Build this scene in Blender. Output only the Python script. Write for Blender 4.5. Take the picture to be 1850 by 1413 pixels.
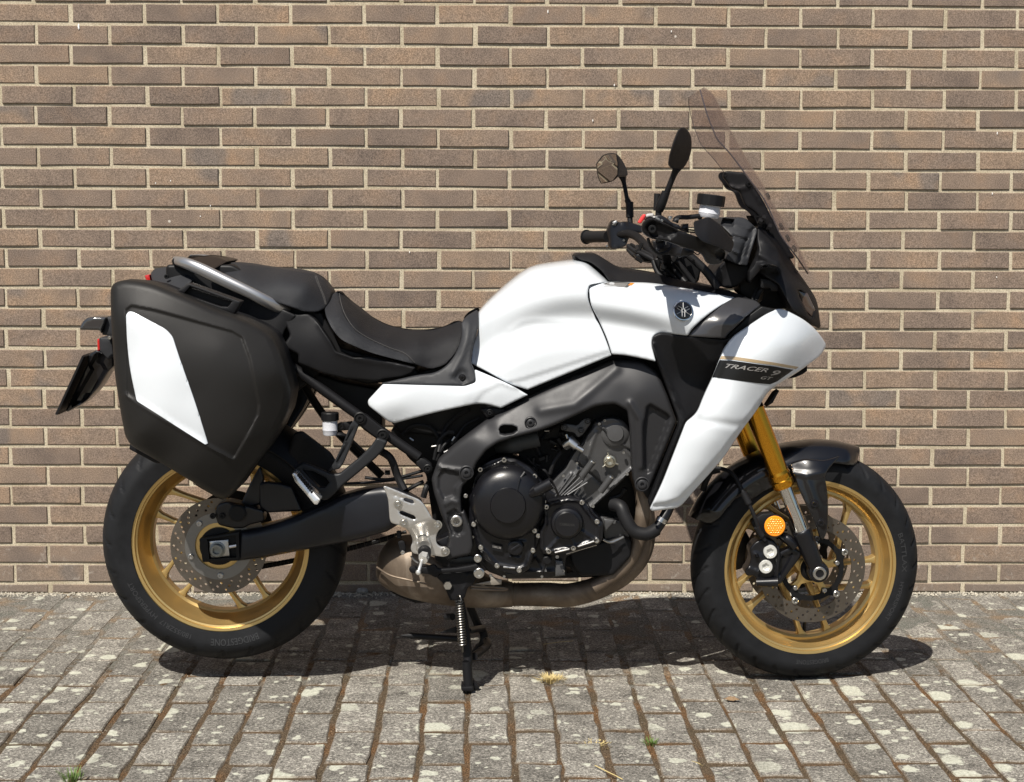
import bpy, bmesh, math, random
import numpy as np
from mathutils import Vector, Matrix, noise
from mathutils.geometry import delaunay_2d_cdt
random.seed(7)
for o in list(bpy.data.objects): bpy.data.objects.remove(o)
S = bpy.context.scene
COL = S.collection
R = math.radians

# ------------------------------------------------------------------ camera, light
FPX, PITCH, YAW, ROLL = 2960.7, R(6.2925), R(1.0081), R(0.2119)
CAM = Vector((-0.0357, -5.0907, 1.2066))
fwd = Vector((math.sin(YAW)*math.cos(PITCH), math.cos(YAW)*math.cos(PITCH), -math.sin(PITCH)))
rt0 = Vector((math.cos(YAW), -math.sin(YAW), 0)); up0 = rt0.cross(fwd)
rt = rt0*math.cos(ROLL)+up0*math.sin(ROLL); up = -rt0*math.sin(ROLL)+up0*math.cos(ROLL)
cd = bpy.data.cameras.new('camera'); cam = bpy.data.objects.new('camera', cd); COL.objects.link(cam)
cam.matrix_world = Matrix(((rt.x, up.x, -fwd.x, CAM.x), (rt.y, up.y, -fwd.y, CAM.y), (rt.z, up.z, -fwd.z, CAM.z), (0, 0, 0, 1)))
cd.sensor_width = 36; cd.lens = FPX/1850*36; cd.clip_end = 300; cd.clip_start = .05
S.camera = cam
SUN = Vector((-.335, -.66, 1)).normalized()          # towards the sun
elev = math.asin(SUN.z); azim = math.atan2(SUN.x, SUN.y)
w = bpy.data.worlds.new('World'); S.world = w; w.use_nodes = True
nt = w.node_tree; bg = nt.nodes['Background']
sky = nt.nodes.new('ShaderNodeTexSky'); sky.sky_type = 'NISHITA'; sky.sun_disc = False
sky.sun_elevation = elev; sky.sun_rotation = azim; sky.air_density = 1.0; sky.dust_density = 1.2; sky.ozone_density = 1.0
nt.links.new(sky.outputs[0], bg.inputs[0]); bg.inputs[1].default_value = 0.058
sl = bpy.data.lights.new('sun', 'SUN'); so = bpy.data.objects.new('sun', sl); COL.objects.link(so)
sl.energy = 5.0; sl.angle = R(.53); sl.color = (1, .945, .86)
so.rotation_euler = SUN.to_track_quat('Z', 'Y').to_euler(); so.location = (-2, -4, 6)
S.view_settings.view_transform = 'Standard'; S.view_settings.look = 'None'
S.view_settings.exposure = 0.50; S.view_settings.gamma = 1; S.view_settings.use_curve_mapping = False
S.render.engine = 'CYCLES'

# ------------------------------------------------------------------ helpers: objects
def tag(o, label=None, cat=None, group=None, kind=None):
    if label: o['label'] = label
    if cat: o['category'] = cat
    if group: o['group'] = group
    if kind: o['kind'] = kind
    return o
def link(o, parent=None):
    COL.objects.link(o)
    if parent is not None: o.parent = parent
    return o
def empty(name, loc=(0, 0, 0), rz=0, parent=None):
    o = bpy.data.objects.new(name, None); o.location = loc; o.rotation_euler = (0, 0, rz); o.empty_display_size = .1
    return link(o, parent)
def meshobj(name, verts, faces, mat, parent=None, smooth=None):
    me = bpy.data.meshes.new(name); me.from_pydata([tuple(v) for v in verts], [], faces)
    me.validate(); 
    bm = bmesh.new(); bm.from_mesh(me); bmesh.ops.recalc_face_normals(bm, faces=bm.faces); bm.to_mesh(me); bm.free()
    if mat is not None: me.materials.append(mat)
    if smooth:
        me.shade_smooth(); me.set_sharp_from_angle(angle=R(smooth))
    o = bpy.data.objects.new(name, me)
    return link(o, parent)

# ------------------------------------------------------------------ helpers: materials
def mat(name, col, rough=.5, metal=0, coat=0, coatr=.05, spec=.5, bump=0, bscale=200, var=0, vscale=8, rvar=0, dust=0):
    m = bpy.data.materials.new(name); m.use_nodes = True
    n = m.node_tree.nodes; l = m.node_tree.links; b = n['Principled BSDF']
    b.inputs['Base Color'].default_value = (*col, 1); b.inputs['Roughness'].default_value = rough
    b.inputs['Metallic'].default_value = metal; b.inputs['Coat Weight'].default_value = coat
    b.inputs['Coat Roughness'].default_value = coatr; b.inputs['Specular IOR Level'].default_value = spec
    tc = n.new('ShaderNodeTexCoord')
    if bump:
        t = n.new('ShaderNodeTexNoise'); t.inputs['Scale'].default_value = bscale; t.inputs['Detail'].default_value = 3
        l.new(tc.outputs['Object'], t.inputs['Vector'])
        bp = n.new('ShaderNodeBump'); bp.inputs['Strength'].default_value = bump; bp.inputs['Distance'].default_value = .001
        l.new(t.outputs['Fac'], bp.inputs['Height']); l.new(bp.outputs[0], b.inputs['Normal'])
    if var or rvar:
        t2 = n.new('ShaderNodeTexNoise'); t2.inputs['Scale'].default_value = vscale; t2.inputs['Detail'].default_value = 6; t2.inputs['Roughness'].default_value = .65
        l.new(tc.outputs['Object'], t2.inputs['Vector'])
        if var:
            mx = n.new('ShaderNodeMix'); mx.data_type = 'RGBA'
            mx.inputs[6].default_value = tuple(c*(1-var) for c in col)+(1,)
            mx.inputs[7].default_value = tuple(min(1, c*(1+var)+dust) for c in col)+(1,)
            rp = n.new('ShaderNodeMapRange'); rp.inputs[1].default_value = .35; rp.inputs[2].default_value = .65
            l.new(t2.outputs['Fac'], rp.inputs[0]); l.new(rp.outputs[0], mx.inputs[0]); l.new(mx.outputs[2], b.inputs['Base Color'])
        if rvar:
            rp = n.new('ShaderNodeMapRange'); rp.inputs[1].default_value = .35; rp.inputs[2].default_value = .65
            rp.inputs[3].default_value = max(.02, rough-rvar); rp.inputs[4].default_value = min(1, rough+rvar)
            l.new(t2.outputs['Fac'], rp.inputs[0]); l.new(rp.outputs[0], b.inputs['Roughness'])
    return m
def nodes(m): return m.node_tree.nodes, m.node_tree.links, m.node_tree.nodes['Principled BSDF']
def add(n, kind, **kw):
    x = n.new(kind)
    for k, v in kw.items():
        if k.startswith('i'): 
            kk = k[1:]; kk = int(kk) if kk.isdigit() else kk
            x.inputs[kk].default_value = v
        else: setattr(x, k, v)
    return x
def ramp(n, stops, interp='LINEAR'):
    r = n.new('ShaderNodeValToRGB'); r.color_ramp.interpolation = interp
    e = r.color_ramp.elements
    while len(e) < len(stops): e.new(.5)
    for q, (p, c) in zip(e, stops):
        q.position = p; q.color = (*c, 1) if len(c) == 3 else c
    return r

# brick
def brick_material():
    m = bpy.data.materials.new('brick'); m.use_nodes = True; n, l, b = nodes(m)
    oi = add(n, 'ShaderNodeObjectInfo'); geo = add(n, 'ShaderNodeNewGeometry')
    # random per brick + blotches through the wall
    r = ramp(n, [(0, (.140, .108, .088)), (.22, (.172, .131, .104)), (.45, (.196, .148, .115)), (.7, (.214, .160, .120)), (.88, (.240, .174, .124)), (1, (.166, .135, .113))])
    n1 = add(n, 'ShaderNodeTexNoise', iScale=5.5, iDetail=2.0); l.new(geo.outputs['Position'], n1.inputs['Vector'])
    ma = add(n, 'ShaderNodeMath', operation='MULTIPLY_ADD'); ma.inputs[1].default_value = .75
    l.new(oi.outputs['Random'], ma.inputs[0])
    mb = add(n, 'ShaderNodeMapRange'); mb.inputs[1].default_value = .3; mb.inputs[2].default_value = .7; mb.inputs[3].default_value = -.12; mb.inputs[4].default_value = .38
    l.new(n1.outputs['Fac'], mb.inputs[0]); l.new(mb.outputs[0], ma.inputs[2]); l.new(ma.outputs[0], r.inputs[0])
    # within a brick: flashed ends and grain
    off = add(n, 'ShaderNodeVectorMath', operation='ADD'); l.new(geo.outputs['Position'], off.inputs[0])
    n2 = add(n, 'ShaderNodeTexNoise', iScale=13.0, iDetail=3.0); l.new(off.outputs[0], n2.inputs['Vector'])
    cb = add(n, 'ShaderNodeCombineXYZ'); ml = add(n, 'ShaderNodeMath', operation='MULTIPLY'); ml.inputs[1].default_value = 37.
    l.new(oi.outputs['Random'], ml.inputs[0]); l.new(ml.outputs[0], cb.inputs[0]); l.new(ml.outputs[0], cb.inputs[1]); l.new(cb.outputs[0], off.inputs[1])
    mx = add(n, 'ShaderNodeMix', data_type='RGBA', blend_type='MULTIPLY'); mx.inputs[0].default_value = 1
    r2 = ramp(n, [(.3, (.84, .845, .865)), (.5, (1, 1, 1)), (.72, (1.13, 1.06, .98))]); l.new(n2.outputs['Fac'], r2.inputs[0])
    l.new(r.outputs[0], mx.inputs[6]); l.new(r2.outputs[0], mx.inputs[7])
    n3 = add(n, 'ShaderNodeTexNoise', iScale=330.0, iDetail=2.0, iRoughness=.7); l.new(geo.outputs['Position'], n3.inputs['Vector'])
    r3 = ramp(n, [(.3, (.50, .50, .50)), (.5, (1, 1, 1)), (.7, (1.6, 1.6, 1.6))]); l.new(n3.outputs['Fac'], r3.inputs[0])
    mx2 = add(n, 'ShaderNodeMix', data_type='RGBA', blend_type='MULTIPLY'); mx2.inputs[0].default_value = 1
    l.new(mx.outputs[2], mx2.inputs[6]); l.new(r3.outputs[0], mx2.inputs[7])
    # rare lime specks
    n4 = add(n, 'ShaderNodeTexVoronoi', iScale=16.0); l.new(geo.outputs['Position'], n4.inputs['Vector'])
    r4 = ramp(n, [(.055, (1, 1, 1)), (.075, (0, 0, 0))]); l.new(n4.outputs['Distance'], r4.inputs[0])
    hs = add(n, 'ShaderNodeMath', operation='GREATER_THAN'); hs.inputs[1].default_value = .93; l.new(n4.outputs['Color'], hs.inputs[0])
    mm = add(n, 'ShaderNodeMath', operation='MULTIPLY'); l.new(r4.outputs[0], mm.inputs[0]); l.new(hs.outputs[0], mm.inputs[1])
    # pale scratches / efflorescence near the ground
    n5 = add(n, 'ShaderNodeTexNoise', iScale=34.0, iDetail=5.0, iDistortion=1.5); l.new(geo.outputs['Position'], n5.inputs['Vector'])
    sp = add(n, 'ShaderNodeSeparateXYZ'); l.new(geo.outputs['Position'], sp.inputs[0])
    low = add(n, 'ShaderNodeMapRange'); low.inputs[1].default_value = .25; low.inputs[2].default_value = .0; l.new(sp.outputs[2], low.inputs[0])
    r5 = ramp(n, [(.6, (0, 0, 0)), (.7, (.55, .55, .55))]); l.new(n5.outputs['Fac'], r5.inputs[0])
    m5 = add(n, 'ShaderNodeMath', operation='MULTIPLY'); l.new(low.outputs[0], m5.inputs[0]); l.new(r5.outputs[0], m5.inputs[1])
    mxx = add(n, 'ShaderNodeMath', operation='MAXIMUM'); l.new(mm.outputs[0], mxx.inputs[0]); l.new(m5.outputs[0], mxx.inputs[1])
    mx3 = add(n, 'ShaderNodeMix', data_type='RGBA'); l.new(mxx.outputs[0], mx3.inputs[0]); l.new(mx2.outputs[2], mx3.inputs[6]); mx3.inputs[7].default_value = (.5, .46, .4, 1)
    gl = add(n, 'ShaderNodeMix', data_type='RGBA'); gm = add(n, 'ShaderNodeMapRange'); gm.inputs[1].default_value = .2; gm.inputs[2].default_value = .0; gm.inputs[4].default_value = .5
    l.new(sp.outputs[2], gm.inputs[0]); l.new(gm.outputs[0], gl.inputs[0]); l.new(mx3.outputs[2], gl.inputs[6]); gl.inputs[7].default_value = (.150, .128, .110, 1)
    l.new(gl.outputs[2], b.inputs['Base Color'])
    bp = add(n, 'ShaderNodeBump', iStrength=.5, iDistance=.0012); l.new(n3.outputs['Fac'], bp.inputs['Height']); l.new(bp.outputs[0], b.inputs['Normal'])
    b.inputs['Roughness'].default_value = .88; b.inputs['Specular IOR Level'].default_value = .25
    return m
def mortar_material():
    m = bpy.data.materials.new('mortar'); m.use_nodes = True; n, l, b = nodes(m)
    geo = add(n, 'ShaderNodeNewGeometry')
    n1 = add(n, 'ShaderNodeTexNoise', iScale=260.0, iDetail=4.0, iRoughness=.7); l.new(geo.outputs['Position'], n1.inputs['Vector'])
    n2 = add(n, 'ShaderNodeTexNoise', iScale=9.0, iDetail=4.0); l.new(geo.outputs['Position'], n2.inputs['Vector'])
    r = ramp(n, [(.3, (.235, .20, .143)), (.5, (.45, .395, .295)), (.7, (.62, .56, .43))]); l.new(n1.outputs['Fac'], r.inputs[0])
    r2 = ramp(n, [(.3, (.8, .78, .74)), (.6, (1.05, 1.05, 1.05))]); l.new(n2.outputs['Fac'], r2.inputs[0])
    mx = add(n, 'ShaderNodeMix', data_type='RGBA', blend_type='MULTIPLY'); mx.inputs[0].default_value = 1
    l.new(r.outputs[0], mx.inputs[6]); l.new(r2.outputs[0], mx.inputs[7]); l.new(mx.outputs[2], b.inputs['Base Color'])
    bp = add(n, 'ShaderNodeBump', iStrength=.7, iDistance=.002); l.new(n1.outputs['Fac'], bp.inputs['Height']); l.new(bp.outputs[0], b.inputs['Normal'])
    b.inputs['Roughness'].default_value = .95; b.inputs['Specular IOR Level'].default_value = .1
    return m
def paver_material():
    m = bpy.data.materials.new('paver'); m.use_nodes = True; n, l, b = nodes(m)
    geo = add(n, 'ShaderNodeNewGeometry'); oi = add(n, 'ShaderNodeObjectInfo')
    P = geo.outputs['Position']
    n1 = add(n, 'ShaderNodeTexNoise', iScale=150.0, iDetail=4.0, iRoughness=.9, iDistortion=.6); l.new(P, n1.inputs['Vector'])
    r = ramp(n, [(.34, (.030, .028, .025)), (.45, (.110, .103, .091)), (.55, (.25, .236, .210)), (.67, (.58, .55, .49))]); l.new(n1.outputs['Fac'], r.inputs[0])
    n0 = add(n, 'ShaderNodeTexNoise', iScale=14.0, iDetail=5.0); l.new(P, n0.inputs['Vector'])
    r0 = ramp(n, [(.3, (.62, .61, .60)), (.5, (1, .99, .97)), (.7, (1.2, 1.2, 1.18))]); l.new(n0.outputs['Fac'], r0.inputs[0])
    mx = add(n, 'ShaderNodeMix', data_type='RGBA', blend_type='MULTIPLY'); mx.inputs[0].default_value = 1
    l.new(r.outputs[0], mx.inputs[6]); l.new(r0.outputs[0], mx.inputs[7])
    mo = add(n, 'ShaderNodeMapRange'); mo.inputs[3].default_value = .78; mo.inputs[4].default_value = 1.18; l.new(oi.outputs['Random'], mo.inputs[0])
    mv = add(n, 'ShaderNodeVectorMath', operation='SCALE'); l.new(mx.outputs[2], mv.inputs[0]); l.new(mo.outputs[0], mv.inputs['Scale'])
    # lichen: round pale colonies of varied size with ragged edges
    wn = add(n, 'ShaderNodeTexNoise', iScale=38.0, iDetail=3.0); l.new(P, wn.inputs['Vector'])
    wv = add(n, 'ShaderNodeVectorMath', operation='SCALE'); wv.inputs['Scale'].default_value = .03
    sb = add(n, 'ShaderNodeVectorMath', operation='SUBTRACT'); sb.inputs[1].default_value = (.5, .5, .5); l.new(wn.outputs['Color'], sb.inputs[0]); l.new(sb.outputs[0], wv.inputs[0])
    ad = add(n, 'ShaderNodeVectorMath', operation='ADD'); l.new(P, ad.inputs[0]); l.new(wv.outputs[0], ad.inputs[1])
    def colony(scale, thr, lo, hi, seed):
        o2 = add(n, 'ShaderNodeVectorMath', operation='ADD'); o2.inputs[1].default_value = (seed, seed*1.7, 0); l.new(ad.outputs[0], o2.inputs[0])
        fl = add(n, 'ShaderNodeVectorMath', operation='MULTIPLY'); fl.inputs[1].default_value = (1, 1, .15); l.new(o2.outputs[0], fl.inputs[0])
        v = add(n, 'ShaderNodeTexVoronoi', iScale=scale); l.new(fl.outputs[0], v.inputs['Vector'])
        sp = add(n, 'ShaderNodeSeparateColor'); l.new(v.outputs['Color'], sp.inputs[0])
        sz = add(n, 'ShaderNodeMapRange'); sz.inputs[1].default_value = thr; sz.inputs[2].default_value = 1.; sz.inputs[3].default_value = lo; sz.inputs[4].default_value = hi; l.new(sp.outputs[0], sz.inputs[0])
        gt = add(n, 'ShaderNodeMath', operation='GREATER_THAN'); gt.inputs[1].default_value = thr; l.new(sp.outputs[0], gt.inputs[0])
        s2 = add(n, 'ShaderNodeMath', operation='MULTIPLY'); l.new(sz.outputs[0], s2.inputs[0]); l.new(gt.outputs[0], s2.inputs[1])
        d = add(n, 'ShaderNodeMath', operation='SUBTRACT'); l.new(s2.outputs[0], d.inputs[0]); l.new(v.outputs['Distance'], d.inputs[1])
        q = add(n, 'ShaderNodeMath', operation='MULTIPLY', use_clamp=True); q.inputs[1].default_value = 16.; l.new(d.outputs[0], q.inputs[0])
        return q.outputs[0]
    a = colony(9.5, .66, .14, .44, 3.1); c = colony(20., .70, .14, .46, 8.3); e = colony(48., .80, .15, .46, 1.9)
    m1 = add(n, 'ShaderNodeMath', operation='MAXIMUM'); l.new(a, m1.inputs[0]); l.new(c, m1.inputs[1])
    m2 = add(n, 'ShaderNodeMath', operation='MAXIMUM'); l.new(m1.outputs[0], m2.inputs[0]); l.new(e, m2.inputs[1])
    # lichen thins out towards the camera
    sp = add(n, 'ShaderNodeSeparateXYZ'); l.new(P, sp.inputs[0])
    n6 = add(n, 'ShaderNodeTexNoise', iScale=60.0, iDetail=6.0, iRoughness=.75); l.new(P, n6.inputs['Vector'])
    r6 = ramp(n, [(.30, (.2, .2, .2)), (.40, (1, 1, 1))]); l.new(n6.outputs['Fac'], r6.inputs[0])
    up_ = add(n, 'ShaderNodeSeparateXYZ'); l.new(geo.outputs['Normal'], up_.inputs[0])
    n7 = add(n, 'ShaderNodeTexNoise', iScale=2.2, iDetail=2.0); l.new(P, n7.inputs['Vector'])
    r7 = ramp(n, [(.38, (.5, .5, .5)), (.5, (1, 1, 1))]); l.new(n7.outputs['Fac'], r7.inputs[0])
    m3 = add(n, 'ShaderNodeMath', operation='MULTIPLY'); l.new(m2.outputs[0], m3.inputs[0]); l.new(r6.outputs[0], m3.inputs[1])
    m4 = add(n, 'ShaderNodeMath', operation='MULTIPLY'); l.new(m3.outputs[0], m4.inputs[0]); l.new(r7.outputs[0], m4.inputs[1])
    lc = ramp(n, [(.32, (.24, .24, .195)), (.45, (.38, .38, .31)), (.62, (.56, .56, .47))]); l.new(n1.outputs['Fac'], lc.inputs[0])
    mx4 = add(n, 'ShaderNodeMix', data_type='RGBA'); l.new(m4.outputs[0], mx4.inputs[0]); l.new(mv.outputs[0], mx4.inputs[6]); l.new(lc.outputs[0], mx4.inputs[7])
    # moss stain low on the sides
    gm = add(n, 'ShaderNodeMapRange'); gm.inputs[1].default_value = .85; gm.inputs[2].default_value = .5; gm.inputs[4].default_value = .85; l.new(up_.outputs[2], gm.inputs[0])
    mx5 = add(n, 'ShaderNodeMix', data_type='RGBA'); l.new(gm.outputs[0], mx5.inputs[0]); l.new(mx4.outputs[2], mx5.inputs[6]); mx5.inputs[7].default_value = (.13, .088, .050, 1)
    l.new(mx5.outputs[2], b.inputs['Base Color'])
    bp = add(n, 'ShaderNodeBump', iStrength=.9, iDistance=.0022); l.new(n1.outputs['Fac'], bp.inputs['Height']); l.new(bp.outputs[0], b.inputs['Normal'])
    b.inputs['Roughness'].default_value = .9; b.inputs['Specular IOR Level'].default_value = .25
    return m
def moss_material():
    m = bpy.data.materials.new('mossy_joint_soil'); m.use_nodes = True; n, l, b = nodes(m)
    geo = add(n, 'ShaderNodeNewGeometry')
    n1 = add(n, 'ShaderNodeTexNoise', iScale=240.0, iDetail=5.0, iRoughness=.8); l.new(geo.outputs['Position'], n1.inputs['Vector'])
    n2 = add(n, 'ShaderNodeTexNoise', iScale=7.0, iDetail=4.0); l.new(geo.outputs['Position'], n2.inputs['Vector'])
    r = ramp(n, [(.33, (.022, .016, .011)), (.5, (.098, .070, .046)), (.68, (.27, .205, .135))]); l.new(n1.outputs['Fac'], r.inputs[0])
    r2 = ramp(n, [(.35, (.9, .95, .95)), (.5, (1, 1, 1)), (.65, (1.28, 1.02, .8))]); l.new(n2.outputs['Fac'], r2.inputs[0])
    mx = add(n, 'ShaderNodeMix', data_type='RGBA', blend_type='MULTIPLY'); mx.inputs[0].default_value = 1
    # towards the wall the joints are packed with grey grit, nearer the street with brown moss; both in patches
    rg = ramp(n, [(.33, (.04, .037, .033)), (.5, (.15, .14, .12)), (.68, (.42, .39, .34))]); l.new(n1.outputs['Fac'], rg.inputs[0])
    sy = add(n, 'ShaderNodeSeparateXYZ'); l.new(geo.outputs['Position'], sy.inputs[0]); n8 = add(n, 'ShaderNodeTexNoise', iScale=16.0, iDetail=4.0, iRoughness=.7); l.new(geo.outputs['Position'], n8.inputs['Vector'])
    my = add(n, 'ShaderNodeMapRange'); my.inputs[1].default_value = -1.5; my.inputs[2].default_value = -.25; my.inputs[3].default_value = -.30; my.inputs[4].default_value = .38; l.new(sy.outputs[1], my.inputs[0])
    ay = add(n, 'ShaderNodeMath', operation='ADD'); l.new(my.outputs[0], ay.inputs[0]); l.new(n8.outputs['Fac'], ay.inputs[1]); ry = ramp(n, [(.45, (0, 0, 0)), (.62, (1, 1, 1))]); l.new(ay.outputs[0], ry.inputs[0])
    mg = add(n, 'ShaderNodeMix', data_type='RGBA'); l.new(ry.outputs[0], mg.inputs[0]); l.new(r.outputs[0], mg.inputs[6]); l.new(rg.outputs[0], mg.inputs[7])
    l.new(mg.outputs[2], mx.inputs[6]); l.new(r2.outputs[0], mx.inputs[7]); l.new(mx.outputs[2], b.inputs['Base Color'])
    bp = add(n, 'ShaderNodeBump', iStrength=1.0, iDistance=.004); l.new(n1.outputs['Fac'], bp.inputs['Height']); l.new(bp.outputs[0], b.inputs['Normal'])
    b.inputs['Roughness'].default_value = 1; b.inputs['Specular IOR Level'].default_value = .05
    return m
M_BRICK, M_MORTAR, M_PAVER, M_MOSS = brick_material(), mortar_material(), paver_material(), moss_material()

# ------------------------------------------------------------------ the wall
BW, WX0, WZ0, WH = .2225, -1.5115, .0356, .06184
def slab(L, D, T, nx, ny, bev, jit, rnd):
    """a brick lying with its show face at z=0 (facing +z), L x D, T deep; rounded uneven rim"""
    per = []
    for i in range(nx): per.append((-L/2+L*i/nx, -D/2))
    for i in range(ny): per.append((L/2, -D/2+D*i/ny))
    for i in range(nx): per.append((L/2-L*i/nx, D/2))
    for i in range(ny): per.append((-L/2, D/2-D*i/ny))
    per = [(x+rnd.uniform(-jit, jit), y+rnd.uniform(-jit, jit)) for x, y in per]
    N = len(per); v = []
    v += [(x, y, -T) for x, y in per]
    v += [(x, y, -bev) for x, y in per]
    f = (1-2*bev/L), (1-2*bev/D)
    v += [(x*f[0], y*f[1], rnd.uniform(-jit, jit)*.25) for x, y in per]
    F = []
    for k in (0, N):
        for i in range(N): F.append((k+i, k+(i+1) % N, k+N+(i+1) % N, k+N+i))
    F.append(tuple(range(2*N, 3*N)))
    return v, F
rnd = random.Random(11)
def brick_meshes(L, D, T, nx, ny, bev, jit, count, name, mt, facing):
    out = []
    for k in range(count):
        v, F = slab(L+rnd.uniform(-.0015, .0015), D+rnd.uniform(-.0012, .0012), T, nx, ny, bev, jit, rnd)
        if facing == 'y': v = [(x, -z, y) for x, y, z in v]
        me = bpy.data.meshes.new(name); me.from_pydata(v, [], F); me.materials.append(mt)
        bm = bmesh.new(); bm.from_mesh(me); bmesh.ops.recalc_face_normals(bm, faces=bm.faces)
        # open back: make sure the show face looks outward
        s = max(bm.faces, key=lambda q: q.calc_area() if len(q.verts) > 5 else 0)
        want = Vector((0, -1, 0)) if facing == 'y' else Vector((0, 0, 1))
        if s.normal.dot(want) < 0: bmesh.ops.reverse_faces(bm, faces=bm.faces)
        bm.to_mesh(me); bm.free(); me.shade_smooth(); me.set_sharp_from_angle(angle=R(38)); out.append(me)
    return out
BM = brick_meshes(.2115, .0514, .012, 3, 2, .0016, .00075, 10, 'brick', M_BRICK, 'y')
FM = brick_meshes(.2108, .0250, .012, 3, 2, .0018, .0011, 5, 'brick', M_BRICK, 'y')
wall = empty('brick_wall', (0, 0, 0)); tag(wall, 'tall brown brick wall with pale mortar joints behind the motorcycle', 'wall')
# mortar bed, slightly uneven, recessed behind the brick faces
gx, gz = 150, 60; X0, X1, Z1 = -5.0, 5.2, 3.4
vv, ff = [], []
for j in range(gz+1):
    for i in range(gx+1):
        x = X0+(X1-X0)*i/gx; z = -.05+(Z1+.05)*j/gz
        vv.append((x, .0045+.0007*noise.noise(Vector((x*9, z*9, 0))), z))
for j in range(gz):
    for i in range(gx):
        a = j*(gx+1)+i; ff.append((a, a+1, a+gx+2, a+gx+1))
n0 = len(vv)
vv += [(X0, .2, -.05), (X1, .2, -.05), (X0, .2, Z1), (X1, .2, Z1)]
ff += [(gz*(gx+1), gz*(gx+1)+gx, n0+3, n0+2), (0, gz*(gx+1), n0+2, n0), (gx, n0+1, n0+3, gz*(gx+1)+gx), (n0, n0+2, n0+3, n0+1)]
mo = meshobj('mortar', vv, ff, M_MORTAR, wall, smooth=40)
def inview(P, pad=0):
    d = P-CAM; z = d.dot(fwd)
    if z <= .1: return None
    x = 925+FPX*d.dot(rt)/z; y = 706.5-FPX*d.dot(up)/z
    return (x, y) if -pad < x < 1850+pad and -pad < y < 1413+pad else None
spots = []
for k in range(0, 54):
    zc = WZ0+(k-.5)*WH if k > 0 else WZ0-.0057-.0125
    for i in range(-15, 30):
        xc = WX0+(i+.5)*BW-(0 if k % 2 else BW/2)
        spots.append((xc+rnd.uniform(-.0022, .0022)+.003*math.sin(k*2.3), zc+rnd.uniform(-.0012, .0012)+.0016*math.sin(xc*1.9+k*.7), k, rnd.uniform(-.0016, .0018), rnd.uniform(-.009, .009), rnd.uniform(-.012, .012)))
def covered(px, py):   # roughly hidden by the motorcycle
    return (230 < px < 520 and 530 < py < 860) or (680 < px < 1420 and 620 < py < 1000) or (880 < px < 1100 and 500 < py < 640) or (1270 < px < 1400 and 420 < py < 620)
scored = []
for s in spots:
    q = inview(Vector((s[0], 0, s[1])), 20)
    if q is None: sc = -1e6
    else:
        edge = 60 < q[0] < 1790 and 20 < q[1] < 1393
        sc = (1000 if edge else 0)-(3000 if covered(*q) else 0)-(0 if s[2] > 0 else 300)-abs(q[0]-925)*.02-abs(q[1]-706)*.05
    scored.append((sc, s))
scored.sort(key=lambda t: -t[0])
for sc, (x, z, k, dy, ry, rx) in scored[:300]:
    o = bpy.data.objects.new('brick', rnd.choice(FM if k == 0 else BM)); o.location = (x, dy, z); o.rotation_euler = (rx, ry, rnd.uniform(-.006, .006)+(math.pi if False else 0))
    link(o, wall)
def joined(name, items, mt, parent, kindstuff=True):
    V, F, base = [], [], 0
    vs, fs = [], []
    for me, Mx in items:
        co = np.empty(len(me.vertices)*3); me.vertices.foreach_get('co', co); co = co.reshape(-1, 3)
        Mn = np.array(Mx); co = co@Mn[:3, :3].T+Mn[:3, 3]
        vs.append(co); fs += [tuple(base+i for i in p.vertices) for p in me.polygons]; base += len(co)
    me2 = bpy.data.meshes.new(name); me2.from_pydata(np.concatenate(vs).tolist(), [], fs); me2.materials.append(mt)
    me2.shade_smooth(); me2.set_sharp_from_angle(angle=R(38))
    o = bpy.data.objects.new(name, me2); link(o, parent); o['kind'] = 'stuff'; return o
from mathutils import Euler
rest = [(rnd.choice(FM if s[2] == 0 else BM), Matrix.Translation((s[0], s[3], s[1]))@Euler((s[5], s[4], 0)).to_matrix().to_4x4()) for sc, s in scored[300:] if sc > -1e6 or (abs(s[0]) < 4.9)]
# joined bricks get a per-brick shade from an attribute instead of the object's random number
jb = joined('brick_field', rest, M_BRICK, wall)
at_ = jb.data.attributes.new('shade', 'FLOAT', 'FACE'); vals = []
for (me, _m) in rest: vals += [rnd.random()]*len(me.polygons)
at_.data.foreach_set('value', vals)
def use_attr(mt):
    n, l, b = nodes(mt); a = add(n, 'ShaderNodeAttribute', attribute_name='shade')
    oi = [x for x in n if x.type == 'OBJECT_INFO'][0]
    s = add(n, 'ShaderNodeMath', operation='ADD'); fr = add(n, 'ShaderNodeMath', operation='FRACT')
    tg = [lk.to_socket for lk in l if lk.from_node == oi]
    l.new(oi.outputs['Random'], s.inputs[0]); l.new(a.outputs['Fac'], s.inputs[1]); l.new(s.outputs[0], fr.inputs[0])
    for t in tg: l.new(fr.outputs[0], t)
use_attr(M_BRICK); use_attr(M_PAVER)

# ------------------------------------------------------------------ the pavement
gnd = empty('pavement'); gnd['kind'] = 'structure'
vv, ff = [], []
N = 170
xs = np.concatenate([[-40, -12], np.linspace(-3.2, 3.4, N), [12, 40]]); ys = np.concatenate([[-40, -10], np.linspace(-3.2, .02, 84), [.3]])
for y in ys:
    for x in xs: vv.append((x, y, -.0042+.0030*max(0, min(1, (y+.95)/.5))+.0028*noise.noise(Vector((x*17, y*17, 3)))+.0018*noise.noise(Vector((x*60, y*60, 1)))))
for j in range(len(ys)-1):
    for i in range(len(xs)-1):
        a = j*len(xs)+i; ff.append((a, a+1, a+len(xs)+1, a+len(xs)))
soil = meshobj('joint_soil', vv, ff, M_MOSS, gnd, smooth=60); soil['kind'] = 'structure'
PW, PL = .10489, .2300
PM = brick_meshes(.2135, .0928, .016, 4, 3, .0030, .0030, 20, 'paver', M_PAVER, 'z')
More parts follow.
